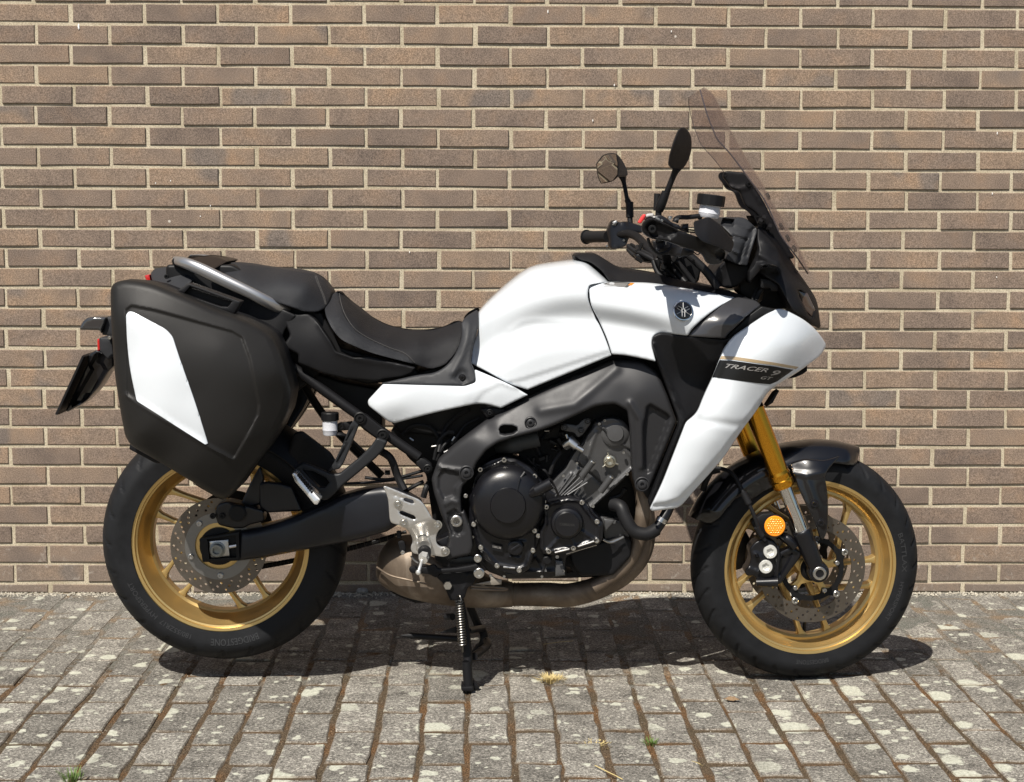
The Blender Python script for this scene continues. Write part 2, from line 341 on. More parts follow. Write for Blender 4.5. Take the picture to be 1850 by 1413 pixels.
def paver_spots():
    for i in range(-40, 48):
        xc = -.0788+(i+.5)*PW
        ph = -1.007 if i % 2 == 0 else -.918
        for j in range(-30, 6):
            y0 = ph+j*PL; yc = y0+PL/2
            if yc > .05: continue
            yield xc+rnd.uniform(-.0034, .0034)+yc*math.tan(R(-.229)), yc+rnd.uniform(-.004, .004), i, j
pv = []
for x, y, i, j in paver_spots():
    q = inview(Vector((x, y, 0)), 60)
    Mx = Matrix.Translation((x, y, rnd.uniform(-.0022, .0012)))@Euler((rnd.uniform(-.012, .012), rnd.uniform(-.014, .014), math.pi/2+rnd.uniform(-.022, .022))).to_matrix().to_4x4()
    d = (Vector((x, y, 0))-CAM).length
    pv.append(((d if q else d+100), Mx))
pv.sort(key=lambda t: t[0])
for d, Mx in pv[:300]:
    o = bpy.data.objects.new('paver', rnd.choice(PM)); o.matrix_world = Mx; link(o, gnd)
rest = [(rnd.choice(PM), Mx) for d, Mx in pv[300:]]
jb = joined('paver_field', rest, M_PAVER, gnd)
at_ = jb.data.attributes.new('shade', 'FLOAT', 'FACE'); vals = []
for (me, _m) in rest: vals += [rnd.random()]*len(me.polygons)
at_.data.foreach_set('value', vals)

DRIP = bpy.data.materials.new('white_drip'); DRIP.use_nodes = True; DRIP.node_tree.nodes['Principled BSDF'].inputs['Base Color'].default_value = (.8, .79, .76, 1)
def wall_pt(px, py, y=-.003):
    d = fwd+rt*((px-925)/FPX)-up*((py-706.5)/FPX); return CAM+d*((y-CAM.y)/d.y)
for px, py, h_ in ((142, 48, 11), (990, 21, 7), (1110, 154, 5), (1071, 218, 5), (380, 372, 4), (281, 331, 3), (308, 327, 3), (362, 391, 3), (1213, 57, 4), (1801, 501, 3), (1802, 241, 6), (1793, 350, 5), (740, 456, 4)):
    c = wall_pt(px, py); s = h_/590/2; V = []; n_ = 8
    for ring_, (f, yy) in enumerate(((1, 0), (.6, -.0012))):
        for k in range(n_): a = 2*math.pi*k/n_; V.append((c.x+math.cos(a)*max(.0016, s*.32)*f*(1+.3*math.sin(3*a+px)), c.y+.0015+yy, c.z+math.sin(a)*s*f))
    F = [(k, (k+1) % n_, n_+(k+1) % n_, n_+k) for k in range(n_)]+[tuple(range(n_, 2*n_))]
    meshobj('mortar_drip', V, F, DRIP, wall)

# ================================================================== THE MOTORCYCLE
BX, BY, PSI = -.7022, -.8982, R(1.1174)
hd = Vector((math.cos(PSI), -math.sin(PSI), 0)); nr = Vector((-math.sin(PSI), -math.cos(PSI), 0)); BP = Vector((BX, BY, 0))
C0 = np.array([(CAM-BP).dot(hd), (CAM-BP).dot(nr), CAM.z])
def dirs(px, py):
    a = (np.asarray(px, float)-925)/FPX; b = -(np.asarray(py, float)-706.5)/FPX
    def comp(v): return np.array([v.dot(hd), v.dot(nr), v.z])
    F_, R_, U_ = comp(fwd), comp(rt), comp(up)
    return F_+a[..., None]*R_+b[..., None]*U_
def at(px, py, u):
    """the point of the motorcycle that lies u metres out from its middle plane and shows at (px, py): x forward, y left, z up"""
    d = dirs(px, py); t = (np.asarray(u, float)-C0[1])/d[..., 1]
    P = C0+t[..., None]*d
    return np.stack([P[..., 0], -P[..., 1], P[..., 2]], -1)
def pt(p): return Vector(at(p[0], p[1], p[2]))
PX = 1/705.
ZM = dict(A=(80, 430, 2.826), B=(560, 430, 2.826), C=(1000, 140, 3.363), D=(1060, 470, 2.944), E=(170, 780, 3.2115), F=(640, 720, 3.083),
          G=(1200, 780, 3.071), H=(500, 700, 4.417), I=(840, 740, 4.417), J=(1050, 330, 6.143), K=(1260, 380, 5.8875), L=(90, 440, 4.417),
          M=(700, 940, 4.414), N=(1300, 860, 5.047), O=(340, 440, 5.433))
def T(k, pts):
    x0, y0, s = ZM[k]
    return [(x0+p[0]/s, y0+p[1]/s)+tuple(p[2:]) for p in pts]
def T1(k, *p): return T(k, [p])[0]
def crom(pts, n=6, closed=False):
    P = [np.array(p, float) for p in pts]; N = len(P); out = []
    rng = range(N) if closed else range(N-1)
    for i in rng:
        g = (lambda k: P[k % N]) if closed else (lambda k: P[min(max(k, 0), N-1)])
        p0, p1, p2, p3 = g(i-1), g(i), g(i+1), g(i+2)
        for k in range(n):
            t = k/n
            out.append(.5*((2*p1)+(-p0+p2)*t+(2*p0-5*p1+4*p2-p3)*t*t+(-p0+3*p1-3*p2+p3)*t**3))
    if not closed: out.append(P[-1])
    return np.array(out)
def round_poly(pts, rad=0, k=1):
    """polygon with corners rounded by rad px; a third value on a point overrides rad"""
    N = len(pts); out = []
    for i in range(N):
        p = np.array(pts[i][:2], float); r = pts[i][2] if len(pts[i]) > 2 else rad
        a = np.array(pts[i-1][:2], float)-p; b = np.array(pts[(i+1) % N][:2], float)-p
        la, lb = np.hypot(*a), np.hypot(*b)
        if r <= .3*k or la < .5*k or lb < .5*k: out.append(p); continue
        d = min(r, la*.48, lb*.48); p1 = p+a/la*d; p2 = p+b/lb*d
        for t in (0, .25, .5, .75, 1): out.append((1-t)**2*p1+2*t*(1-t)*p+t*t*p2)
    res = [out[0]]
    for q in out[1:]:
        if np.hypot(*(q-res[-1])) > .15*k: res.append(q)
    if np.hypot(*(res[0]-res[-1])) < .15*k: res.pop()
    return np.array(res)
def densify(P, step, closed=True):
    out = []; N = len(P)
    for i in range(N if closed else N-1):
        a, b = P[i], P[(i+1) % N]; k = max(1, int(round(np.hypot(*(b-a))/step)))
        for j in range(k): out.append(a+(b-a)*j/k)
    if not closed: out.append(P[-1])
    return np.array(out)
def inside(Q, P):
    x, y = Q[:, 0], Q[:, 1]; r = np.zeros(len(Q), bool); a = P; b = np.roll(P, -1, 0)
    for (x1, y1), (x2, y2) in zip(a, b):
        if y1 == y2: continue
        c = ((y1 > y) != (y2 > y)) & (x < (x2-x1)*(y-y1)/(y2-y1)+x1); r ^= c
    return r
def dist(Q, P, closed=True):
    best = np.full(len(Q), 1e9); N = len(P)
    for i in range(N if closed else N-1):
        a, b = P[i], P[(i+1) % N]; ab = b-a; L = ab@ab
        if L < 1e-12: continue
        t = np.clip(((Q-a)@ab)/L, 0, 1); d = np.hypot(*(Q-a-t[:, None]*ab).T); best = np.minimum(best, d)
    return best
def area(P): x, y = P[:, 0], P[:, 1]; return .5*np.sum(x*np.roll(y, -1)-np.roll(x, -1)*y)
REG = .03
def tps(ctrl):
    c = np.array(ctrl, float)
    if len(c) == 1: return lambda Q: np.full(len(Q), c[0, 2])
    if len(c) == 2:
        d = c[1, :2]-c[0, :2]; L = d@d
        return lambda Q: c[0, 2]+(c[1, 2]-c[0, 2])*np.clip(((Q-c[0, :2])@d)/L, 0, 1)
    X = c[:, :2]/100; n = len(X)
    def K(r): return np.where(r > 1e-9, r*r*np.log(np.maximum(r, 1e-9)), 0)
    A = np.zeros((n+3, n+3)); A[:n, :n] = K(np.hypot(X[:, None, 0]-X[None, :, 0], X[:, None, 1]-X[None, :, 1]))+np.eye(n)*REG
    A[:n, n] = 1; A[:n, n+1:] = X; A[n, :n] = 1; A[n+1:, :n] = X.T
    w_ = np.linalg.lstsq(A, np.concatenate([c[:, 2], np.zeros(3)]), rcond=None)[0]
    def f(Q):
        q = Q/100; return K(np.hypot(q[:, None, 0]-X[None, :, 0], q[:, None, 1]-X[None, :, 1]))@w_[:n]+w_[n]+q@w_[n+1:]
    return f
def smooth01(x): x = np.clip(x, 0, 1); return x*x*(3-2*x)
def surf(ctrl, ridges=(), steps=()):
    f0 = ctrl if callable(ctrl) else tps(ctrl)
    st = [(np.array([q[:2] for q in P], float), du, wd) for P, du, wd in steps]
    rg = [(np.array([q[:2] for q in P], float), du, wd) for P, du, wd in ridges]
    def f(Q):
        u = f0(Q)
        for P, du, wd in rg: u = u+du*np.exp(-(dist(Q, P, False)/wd)**2)
        for P, du, wd in st:
            d = dist(Q, P)*np.where(inside(Q, P), 1, -1); u = u+du*smooth01(d/wd+.5)
        return u
    return f
class MB:
    def __init__(s): s.v = []; s.f = []
    def add(s, v, f):
        b = len(s.v); s.v += [tuple(map(float, q)) for q in v]; s.f += [tuple(b+i for i in q) for q in f]
    def sheet(s, outline, ctrl, th, rnd=0, res=0, holes=(), ridges=(), steps=(), crad=0, raw=False, hrnd=0, back=True, seg=None, extra=()):
        k = 1 if not raw else 1/705.
        P = round_poly(outline, crad, k)
        if area(P) < 0: P = P[::-1]
        sg = seg or (res if res else (max(3, rnd*1.2) if rnd else 14))*k
        P = densify(P, sg)
        HP = []
        for h in holes:
            q = round_poly(h, 0, k); q = densify(q, sg*.8); HP.append(q)
        f = surf(ctrl, ridges, steps)
        pts = [P]+HP; allb = [P]+HP
        def bdist(Q):
            d = dist(Q, P)
            return d
        def radd(poly, r, sgn):
            nx = np.roll(poly, -1, 0)-np.roll(poly, 1, 0); nn = np.stack([-nx[:, 1], nx[:, 0]], 1); nn /= np.maximum(np.hypot(*nn.T), 1e-9)[:, None]
            for fr in ((.1, .35, .68, 1.) if r > 3*k else (.3, 1.)):
                q = poly+sgn*nn*r*fr; q = q[inside(q, P)]
                if len(q): q = q[dist(q, poly) > r*fr*.93]
                for hh in HP:
                    if len(q): q = q[~inside(q, hh)]
                if len(q): pts.append(q)
        if rnd: radd(P, rnd, 1)
        if hrnd:
            for h in HP: radd(h if area(h) > 0 else h[::-1], hrnd, -1)
        if res:
            lo, hi = P.min(0), P.max(0); r_ = res; rows = np.arange(lo[1], hi[1], r_*.87); g = []
            for j, y in enumerate(rows):
                xs_ = np.arange(lo[0]+(r_/2 if j % 2 else 0), hi[0], r_); g.append(np.stack([xs_, np.full(len(xs_), y)], 1))
            g = np.concatenate(g); g = g[inside(g, P)]; g = g[dist(g, P) > max(rnd*1.12, r_*.45)]
            for h in HP: g = g[(~inside(g, h)) & (dist(g, h) > max(hrnd*1.1, r_*.45))]
            pts.append(g)
        for e in extra:   # crease lines as extra points
            q = densify(np.array(e, float)[:, :2], (res or 6)*.7, False); q = q[inside(q, P)]; q = q[dist(q, P) > .8*k]; pts.append(q)
        allp = np.concatenate(pts); edges = []; b = 0
        for q in allb:
            n_ = len(q); edges += [(b+i, b+(i+1) % n_) for i in range(n_)]; b += n_
        V, _, F, *_r = delaunay_2d_cdt([Vector(p) for p in allp.tolist()], edges, [], 0, 1e-5*k)
        V = np.array([tuple(q) for q in V]); F = [tuple(q) for q in F]
        cen = np.array([V[list(q)].mean(0) for q in F]); keep = inside(cen, P)
        for h in HP: keep &= ~inside(cen, h)
        F = [q for q, kk in zip(F, keep) if kk]
        u = f(V)
        if rnd:
            d = dist(V, P); x = np.clip(1-d/rnd, 0, 1); dep = rnd*(1-np.sqrt(np.maximum(0, 1-x*x)))*(1 if raw else PX); u = u-np.minimum(dep, th*.95)
        if hrnd:
            for h in HP: d = dist(V, h); x = np.clip(1-d/hrnd, 0, 1); u = u-np.minimum(hrnd*(1-np.sqrt(np.maximum(0, 1-x*x)))*(1 if raw else PX), th*.9)
        W3 = np.stack([V[:, 0], -u, V[:, 1]], 1) if raw else at(V[:, 0], V[:, 1], u)
        cnt = {}
        for q in F:
            for i in range(3):
                e = (q[i], q[(i+1) % 3]); cnt[tuple(sorted(e))] = cnt.get(tuple(sorted(e)), 0)+1
        bnd = []
        for q in F:
            for i in range(3):
                e = (q[i], q[(i+1) % 3])
                if cnt[tuple(sorted(e))] == 1: bnd.append(e)
        n = len(W3); ub = f(V); base = np.stack([W3[:, 0], -(ub-th), W3[:, 2]], 1)
        fs = list(F); vs = W3.tolist()+base.tolist()
        for a, b_ in bnd: fs.append((b_, a, a+n, b_+n))
        if back: fs += [(q[2]+n, q[1]+n, q[0]+n) for q in F]
        off0 = len(s.v)
        used = sorted({i for q in fs for i in q}); mp = {o: i for i, o in enumerate(used)}
        s.add([vs[i] for i in used], [tuple(mp[i] for i in q) for q in fs])
        if not back: s.rim = getattr(s, 'rim', [])+[(mp[a+n]+off0, mp[b_+n]+off0) for a, b_ in bnd]
        return s
    def tube(s, pts, r, seg=12, n=6, raw=False, flat=1, cap=True, smooth=True):
        P = [Vector(p[:3]) if raw else pt(p) for p in pts]
        rs = r if isinstance(r, (list, tuple)) else [r]*len(P)
        if smooth and len(P) > 2:
            Q = crom([tuple(p)+(q,) for p, q in zip(P, rs)], n)
        else: Q = np.array([tuple(p)+(q,) for p, q in zip(P, rs)])
        P = [Vector(q[:3]) for q in Q]; rr = [q[3] for q in Q]; V = []; Fs = []
        t0 = (P[1]-P[0]).normalized(); nrm = t0.orthogonal().normalized()
        if abs(t0.y) < .9: nrm = (Vector((0, 1, 0))-t0*t0.y).normalized()
        for i, p in enumerate(P):
            t = (P[min(i+1, len(P)-1)]-P[max(i-1, 0)]).normalized(); nrm = (nrm-t*nrm.dot(t)).normalized(); bi = t.cross(nrm)
            for k in range(seg):
                a = 2*math.pi*k/seg; V.append(p+(nrm*math.cos(a)*flat+bi*math.sin(a))*rr[i])
        for i in range(len(P)-1):
            for k in range(seg):
                a = i*seg+k; b = i*seg+(k+1) % seg; Fs.append((a, b, b+seg, a+seg))
        if cap: Fs += [tuple(range(seg))[::-1], tuple(range((len(P)-1)*seg, len(P)*seg))]
        s.add(V, Fs); return s
    def lathe(s, c, prof, seg=28, raw=False, axis=(0, -1, 0), ang=None):
        """revolve (radius, height) round an axis through c; heights grow along axis (default: out to the right of the machine)"""
        c = Vector(c) if raw else pt(c); ax = Vector(axis).normalized()
        e1 = ax.orthogonal().normalized() if abs(ax.y) < .95 else Vector((1, 0, 0)); e1 = (e1-ax*e1.dot(ax)).normalized(); e2 = ax.cross(e1); V = []; Fs = []
        for r, h in prof:
            for k in range(seg):
                a = 2*math.pi*k/seg; V.append(c+ax*h+(e1*math.cos(a)+e2*math.sin(a))*r)
        for i in range(len(prof)-1):
            for k in range(seg):
                a = i*seg+k; b = i*seg+(k+1) % seg; Fs.append((a, b, b+seg, a+seg))
        if prof[0][0] > 1e-5: Fs.append(tuple(range(seg))[::-1])
        if prof[-1][0] > 1e-5: Fs.append(tuple(range((len(prof)-1)*seg, len(prof)*seg)))
        s.add(V, Fs); return s
    def ring(s, c, prof, seg=64, raw=False):
        """closed profile (radius, outward) revolved"""
        c = Vector(c) if raw else pt(c); V = []; Fs = []; n = len(prof)
        for k in range(seg):
            a = 2*math.pi*k/seg
            for r, h in prof: V.append((c.x+r*math.cos(a), c.y-h, c.z+r*math.sin(a)))
        for k in range(seg):
            for i in range(n):
                a = k*n+i; b = k*n+(i+1) % n; c2 = ((k+1) % seg)*n; Fs.append((a, b, c2+(i+1) % n, c2+i))
        s.add(V, Fs); return s
    def box(s, a, b, w, h, raw=False, bev=.15):
        """bar from a to b, w across sideways (y), h across the other way"""
        A, B = (Vector(a), Vector(b)) if raw else (pt(a), pt(b)); t = (B-A).normalized()
        y = Vector((0, 1, 0)); y = (y-t*y.dot(t)).normalized(); z = t.cross(y); V = []
        q = [(-1, -1+bev), (-1+bev, -1), (1-bev, -1), (1, -1+bev), (1, 1-bev), (1-bev, 1), (-1+bev, 1), (-1, 1-bev)]
        for p in (A, B):
            for i, j in q: V.append(p+y*i*w/2+z*j*h/2)
        s.add(V, [(i, (i+1) % 8, (i+1) % 8+8, i+8) for i in range(8)]+[tuple(range(8))[::-1], tuple(range(8, 16))]); return s
    def loft(s, st, seg=28, n=4):
        """stations (px, ytop, ybottom, half width, exponent) seen in the middle plane"""
        Q = crom(st, n); V = []; Fs = []
        for x, y0, y1, hw, e in Q:
            a, b = at(x, y0, 0), at(x, y1, 0); c = (a+b)/2; hv = (a-b)/2
            for k in range(seg):
                t = 2*math.pi*k/seg; co, si = math.cos(t), math.sin(t)
                cy = abs(co)**(2/e)*(1 if co > 0 else -1); sz = abs(si)**(2/e)*(1 if si > 0 else -1)
                V.append((c[0]+hv[0]*sz, cy*hw, c[2]+hv[2]*sz))
        m = len(Q)
        for i in range(m-1):
            for k in range(seg): a = i*seg+k; b = i*seg+(k+1) % seg; Fs.append((a, b, b+seg, a+seg))
        Fs += [tuple(range(seg))[::-1], tuple(range((m-1)*seg, m*seg))]; s.add(V, Fs); return s
    def mirror(s):
        """add the far half and close the body across the middle"""
        n = len(s.v); s.v += [(x, -y, z) for x, y, z in s.v]; s.f += [tuple(n+i for i in q)[::-1] for q in s.f]
        s.f += [(a, b, b+n, a+n) for a, b in getattr(s, 'rim', [])]; return s
    def pair(s, name, mt, parent, angle=60):
        """the piece and its twin on the far side, two separate parts"""
        o = s.build(name, mt, parent, angle); f = MB(); f.v = list(s.v); f.f = list(s.f); f.flip().build(name, mt, parent, angle); return o
    def flip(s): s.v = [(x, -y, z) for x, y, z in s.v]; s.f = [q[::-1] for q in s.f]; return s
    def build(s, name, mt, parent, angle=35): return meshobj(name, s.v, s.f, mt, parent, smooth=angle)
BOLTS = []
def bolt(c, r, mt, parent, name='bolt', h=None, tilt=None, raw=False, washer=False):
    """socket-head bolt whose head points out to the right side"""
    h = h or r*.8; m = MB(); p = []
    if washer: p += [(r*1.45, 0), (r*1.45, r*.18), (r*1.02, r*.2)]
    else: p += [(r, 0)]
    p += [(r, h*.75), (r*.82, h), (r*.5, h), (r*.46, h*.35), (0.00002, h*.3)]
    m.lathe(c, p, 14, raw=raw, axis=tilt or (0, -1, 0))
    return m.build(name, mt, parent, 40)

# ---- materials of the machine
WHITE = mat('pearl_white_paint', (.60, .635, .67), rough=.3, coat=1, coatr=.04, var=.012, vscale=3)
def matte(name, c, r=.5, **k): return mat(name, c, rough=r, spec=k.pop('spec', .24), **k)
BLACKP = matte('black_plastic', (.0065, .0065, .0075), .50, bump=.35, bscale=900, rvar=.07, vscale=9)
GREYP = matte('charcoal_plastic', (.024, .025, .028), .50, bump=.3, bscale=900, rvar=.06, vscale=7)
CASE = matte('pannier_plastic', (.0135, .0128, .0122), .46, bump=.3, bscale=1100, rvar=.05, vscale=5)
GLOSS = mat('gloss_black_paint', (.004, .004, .005), rough=.3, spec=.3, coat=.7, coatr=.02)
RUBBER = matte('tyre_rubber', (.0080, .0085, .0098), .62, bump=.2, bscale=500, var=.22, vscale=22, rvar=.08)
SOFT = matte('black_rubber', (.010, .010, .011), .55, rvar=.08, vscale=30)
SEAT = matte('seat_vinyl', (.0095, .0095, .011), .52, bump=.8, bscale=1500, rvar=.05, vscale=8)
SEATS = matte('seat_side_vinyl', (.018, .019, .022), .46, bump=.9, bscale=1300, rvar=.06, vscale=8)
THREAD = matte('grey_thread', (.11, .105, .10), .8)
GOLDW = mat('gold_wheel_paint', (.64, .45, .18), rough=.35, metal=.85, coat=.2, coatr=.25, rvar=.04, vscale=9)
GOLDF = mat('gold_anodised_tube', (.76, .36, .035), rough=.2, metal=1, rvar=.05, vscale=6)
CHROME = mat('hard_chrome', (.72, .71, .69), rough=.09, metal=1)
STEEL = mat('brushed_steel', (.50, .49, .47), rough=.33, metal=1, rvar=.1, vscale=40)
ZINC = mat('zinc_bolt', (.62, .61, .58), rough=.28, metal=1)
DISC = mat('brake_disc_steel', (.155, .135, .112), rough=.42, metal=.85, rvar=.1, vscale=30)
ALU = mat('satin_aluminium', (.60, .585, .56), rough=.36, metal=.85, bump=.1, bscale=900, rvar=.05, vscale=20)
FRAME = mat('crystal_graphite_frame', (.020, .020, .022), rough=.50, metal=.15, spec=.4, coat=.04, coatr=.4, bump=.12, bscale=1600, rvar=.05, vscale=10)
ENGB = mat('black_engine_cover', (.005, .005, .0065), rough=.34, spec=.35, coat=.18, coatr=.22, bump=.15, bscale=900, rvar=.06, vscale=15)
ENGG = mat('grey_engine_casting', (.085, .085, .087), rough=.45, metal=.5, bump=.35, bscale=700, rvar=.08, vscale=15)
DARK = matte('dark_metal', (.006, .006, .0065), .5)
SWING = mat('satin_black_swingarm', (.006, .0068, .010), rough=.40, spec=.4, coat=.08, coatr=.3, rvar=.05, vscale=6)
FLUID = bpy.data.materials.new('milky_reservoir_plastic'); FLUID.use_nodes = True
_b = FLUID.node_tree.nodes['Principled BSDF']; _b.inputs['Base Color'].default_value = (.55, .56, .60, 1); _b.inputs['Roughness'].default_value = .3
_b.inputs['Subsurface Weight'].default_value = .35; _b.inputs['Subsurface Radius'].default_value = (.01, .01, .01)
ORANGE = mat('amber_reflector', (.95, .30, .01), rough=.12, coat=1); REDL = mat('red_lens', (.45, .015, .015), rough=.15, coat=1)
REDS = mat('red_switch', (.65, .04, .04), rough=.4); LGREY = mat('light_grey_switch', (.42, .41, .40), rough=.45)
LENS = mat('smoked_lens', (.03, .03, .032), rough=.06, coat=1)
STRIPE = mat('bronze_stripe', (.36, .27, .16), rough=.3, coat=1); BAND = mat('black_band_decal', (.007, .007, .007), rough=.38, spec=.3)
LETTER = mat('grey_lettering', (.22, .21, .20), rough=.3, coat=1); WLETTER = mat('white_lettering', (.75, .75, .74), rough=.4)
def exhaust_material():
    m = bpy.data.materials.new('heat_tinted_steel'); m.use_nodes = True; n, l, b = nodes(m); tc = add(n, 'ShaderNodeTexCoord')
    n1 = add(n, 'ShaderNodeTexNoise', iScale=7.0, iDetail=5.0, iRoughness=.6, iDistortion=.7); l.new(tc.outputs['Object'], n1.inputs['Vector'])
    r = ramp(n, [(.3, (.10, .075, .056)), (.48, (.175, .135, .10)), (.62, (.27, .225, .18)), (.75, (.14, .098, .07))]); l.new(n1.outputs['Fac'], r.inputs[0]); l.new(r.outputs[0], b.inputs['Base Color'])
    n2 = add(n, 'ShaderNodeTexNoise', iScale=60.0, iDetail=4.0); l.new(tc.outputs['Object'], n2.inputs['Vector'])
    q = add(n, 'ShaderNodeMapRange'); q.inputs[3].default_value = .42; q.inputs[4].default_value = .72; l.new(n2.outputs['Fac'], q.inputs[0]); l.new(q.outputs[0], b.inputs['Roughness'])
    b.inputs['Metallic'].default_value = .6; return m
EXH = exhaust_material()
def glass_material():
    m = bpy.data.materials.new('smoked_screen'); m.use_nodes = True; n, l, b = nodes(m)
    tr = add(n, 'ShaderNodeBsdfTransparent'); tr.inputs[0].default_value = (.905, .88, .88, 1); gl = add(n, 'ShaderNodeBsdfGlossy'); gl.inputs['Roughness'].default_value = .04; gl.inputs[0].default_value = (.9, .88, .9, 1)
    lw = add(n, 'ShaderNodeLayerWeight'); pw = add(n, 'ShaderNodeMath', operation='POWER'); pw.inputs[1].default_value = 4.; l.new(lw.outputs['Facing'], pw.inputs[0]); fr = add(n, 'ShaderNodeMath', operation='MULTIPLY_ADD'); fr.inputs[1].default_value = .35; fr.inputs[2].default_value = .025; l.new(pw.outputs[0], fr.inputs[0]); mx = add(n, 'ShaderNodeMixShader')
    df = add(n, 'ShaderNodeBsdfDiffuse'); df.inputs[0].default_value = (.30, .27, .28, 1); m2 = add(n, 'ShaderNodeMixShader'); m2.inputs[0].default_value = .035
    l.new(fr.outputs[0], mx.inputs[0]); l.new(tr.outputs[0], mx.inputs[1]); l.new(gl.outputs[0], mx.inputs[2]); l.new(mx.outputs[0], m2.inputs[1]); l.new(df.outputs[0], m2.inputs[2])
    out = [x for x in n if x.type == 'OUTPUT_MATERIAL'][0]; l.new(m2.outputs[0], out.inputs[0]); return m
SCREEN = glass_material(); MIRROR = mat('mirror_glass', (.36, .35, .34), rough=.02, metal=1)

bike = empty('motorcycle', (BX, BY, 0), -PSI)
tag(bike, 'white touring motorcycle with gold wheels and black panniers parked on its centre stand', 'motorcycle')

# ------------------------------------------------------------------ text laid on a surface
def text_tris(body, shear=0):
    c = bpy.data.curves.new('t', 'FONT'); c.body = body; c.size = 1; c.offset = .012; c.shear = shear; c.resolution_u = 3
    o = bpy.data.objects.new('t', c); COL.objects.link(o); dg = bpy.context.evaluated_depsgraph_get(); dg.update()
    me = bpy.data.meshes.new_from_object(o.evaluated_get(dg)); v = np.array([q.co[:2] for q in me.vertices]); f = [tuple(p.vertices) for p in me.polygons]
    bpy.data.objects.remove(o); bpy.data.curves.remove(c); bpy.data.meshes.remove(me)
    v[:, 0] -= v[:, 0].min(); W_ = v[:, 0].max(); return v, f, W_
def text_on(name, body, p0, p1, h, ufun, mt, parent, shear=0, lift=.0012):
    """text from pixel p0 to p1 (baseline), h px high, laid on ufun"""
    v, f, W_ = text_tris(body, shear); p0 = np.array(p0, float); p1 = np.array(p1, float); ex = (p1-p0)/W_; ey = np.array([ex[1], -ex[0]]); ey = ey/np.hypot(*ey)*h/.7
    q = p0+v[:, :1]*ex+v[:, 1:]*ey; W3 = at(q[:, 0], q[:, 1], ufun(q)+lift); m = MB(); m.add(W3, f); return m.build(name, mt, parent, 30)

# ------------------------------------------------------------------ wheels
we_prof = {}
def wheel(loc, rz, Rt, hw, rimw, first, lean1, lean2, tyre_pat, sp_w):
    we = empty('wheel', loc, rz, bike)
    # tyre
    NS, prof = 720, []
    rb = .2265
    for i in range(37):
        a = (i/36*2-1)*math.radians(118)
        y = hw*math.sin(a) if abs(a) < math.pi/2 else hw*math.copysign(1, a)*(1-.28*(1-math.cos(abs(a)-math.pi/2))**.5*.6)
        sec = (Rt-.0-rb)
        if abs(a) < math.pi/2: r = Rt-sec*.62*(1-math.cos(a))
        else: r = Rt-sec*.62-sec*.38*math.sin(abs(a)-math.pi/2)/math.sin(math.radians(28))
        prof.append((r, y, a))
    V, Fs = [], []; n = len(prof)
    for k in range(NS):
        t = 2*math.pi*k/NS
        for j, (r, y, a) in enumerate(prof):
            d = tyre_pat(t, a)
            rr = r-d*math.cos(a) if abs(a) < math.pi/2 else r; yy = y-d*math.sin(a)
            V.append((rr*math.cos(t), yy, rr*math.sin(t)))
    for k in range(NS):
        for j in range(n-1): a = k*n+j; b = ((k+1) % NS)*n+j; Fs.append((a, a+1, b+1, b))
    m = MB(); m.add(V, Fs); ty = m.build('tyre', RUBBER, we, 50)
    # rim
    w_ = rimw; pr = [(.2290, w_), (.2292, w_+.005), (.2262, w_+.0065), (.2190, w_+.0055), (.2178, w_-.001), (.2135, w_-.0025), (.2118, w_-.009), (.2070, w_-.016), (.2020, w_-.032), (.1925, .020), (.186, .016)]
    closed = pr+[(r, -y) for r, y in pr[::-1]]+[(.190, -.014), (.197, -.018), (.214, -w_+.018), (.224, -w_+.002), (.224, w_-.002), (.214, w_-.018), (.197, .018), (.190, .014)]
    m = MB(); m.ring((0, 0, 0), closed[:22]+[(.196, -.016), (.212, -w_+.022), (.2262, -w_+.004), (.2262, w_-.004), (.212, w_-.022), (.196, .016)], 144, raw=True)
    m.build('rim', GOLDW, we, 24)
    m = MB(); m.lathe((0, 0, 0), [(.030, -.07), (.034, -.07), (.036, -.05), (.034, -.02), (.034, .02), (.036, .05), (.034, .068), (.026, .070)], 40, raw=True); m.build('hub', GOLDW, we)
    for s5 in range(5):
        for a0, lean in ((first, lean1), (first+21, lean2)):
            a = R(a0+72*s5); P0 = np.array([math.cos(a), math.sin(a)])*.192; d = a+math.pi+R(lean); dv = np.array([math.cos(d), math.sin(d)])
            L = .192*math.cos(R(lean)); L2 = L-.02; nn = np.array([-dv[1], dv[0]]); w0 = sp_w
            st = [(-.004, w0*1.35), (.006, w0*.9), (.016, w0*.56), (.045, w0*.42), (.1, w0*.48), (L2-.02, w0*.75), (L2, w0*.9)]
            left = [P0+dv*t+nn*q for t, q in st]; right = [P0+dv*t-nn*q for t, q in st[::-1]]
            m = MB(); m.sheet([tuple(p) for p in left+right], [(0, 0, .0125)], .025, rnd=.0035, raw=True, seg=.006)
            m.build('spoke', GOLDW, we, 40)
    we_prof[we.name] = np.array([(r, y) for r, y, a in prof if a >= math.radians(60)][::-1])
    return we, ty
def pat_rear(t, a):
    b = math.degrees(a); d = 0
    if 18 < abs(b) < 78:
        ph = (t/(2*math.pi)*24+(.5 if b < 0 else 0)-(abs(b)-18)/60*.62) % 1
        if ph < .11 and abs(b) < 70: d = .0035
    return d
def pat_front(t, a):
    b = math.degrees(a); d = 0
    if 12 < abs(b) < 72:
        ph = (t/(2*math.pi)*30+(.5 if b < 0 else 0)+(abs(b)-12)/60*.75) % 1
        if ph < .13: d = .0032
    return d
RC = (0, 0, .3595)
rw, rty = wheel(RC, 0, .3150, .090, .073, 139, 22, -3, pat_rear, .0125)
FXc = 1.5; STEER = R(7.27)
fw_, fty = wheel((FXc, 0, .300), STEER, .300, .060, .050, 53, 22, 3, pat_front, .0125)
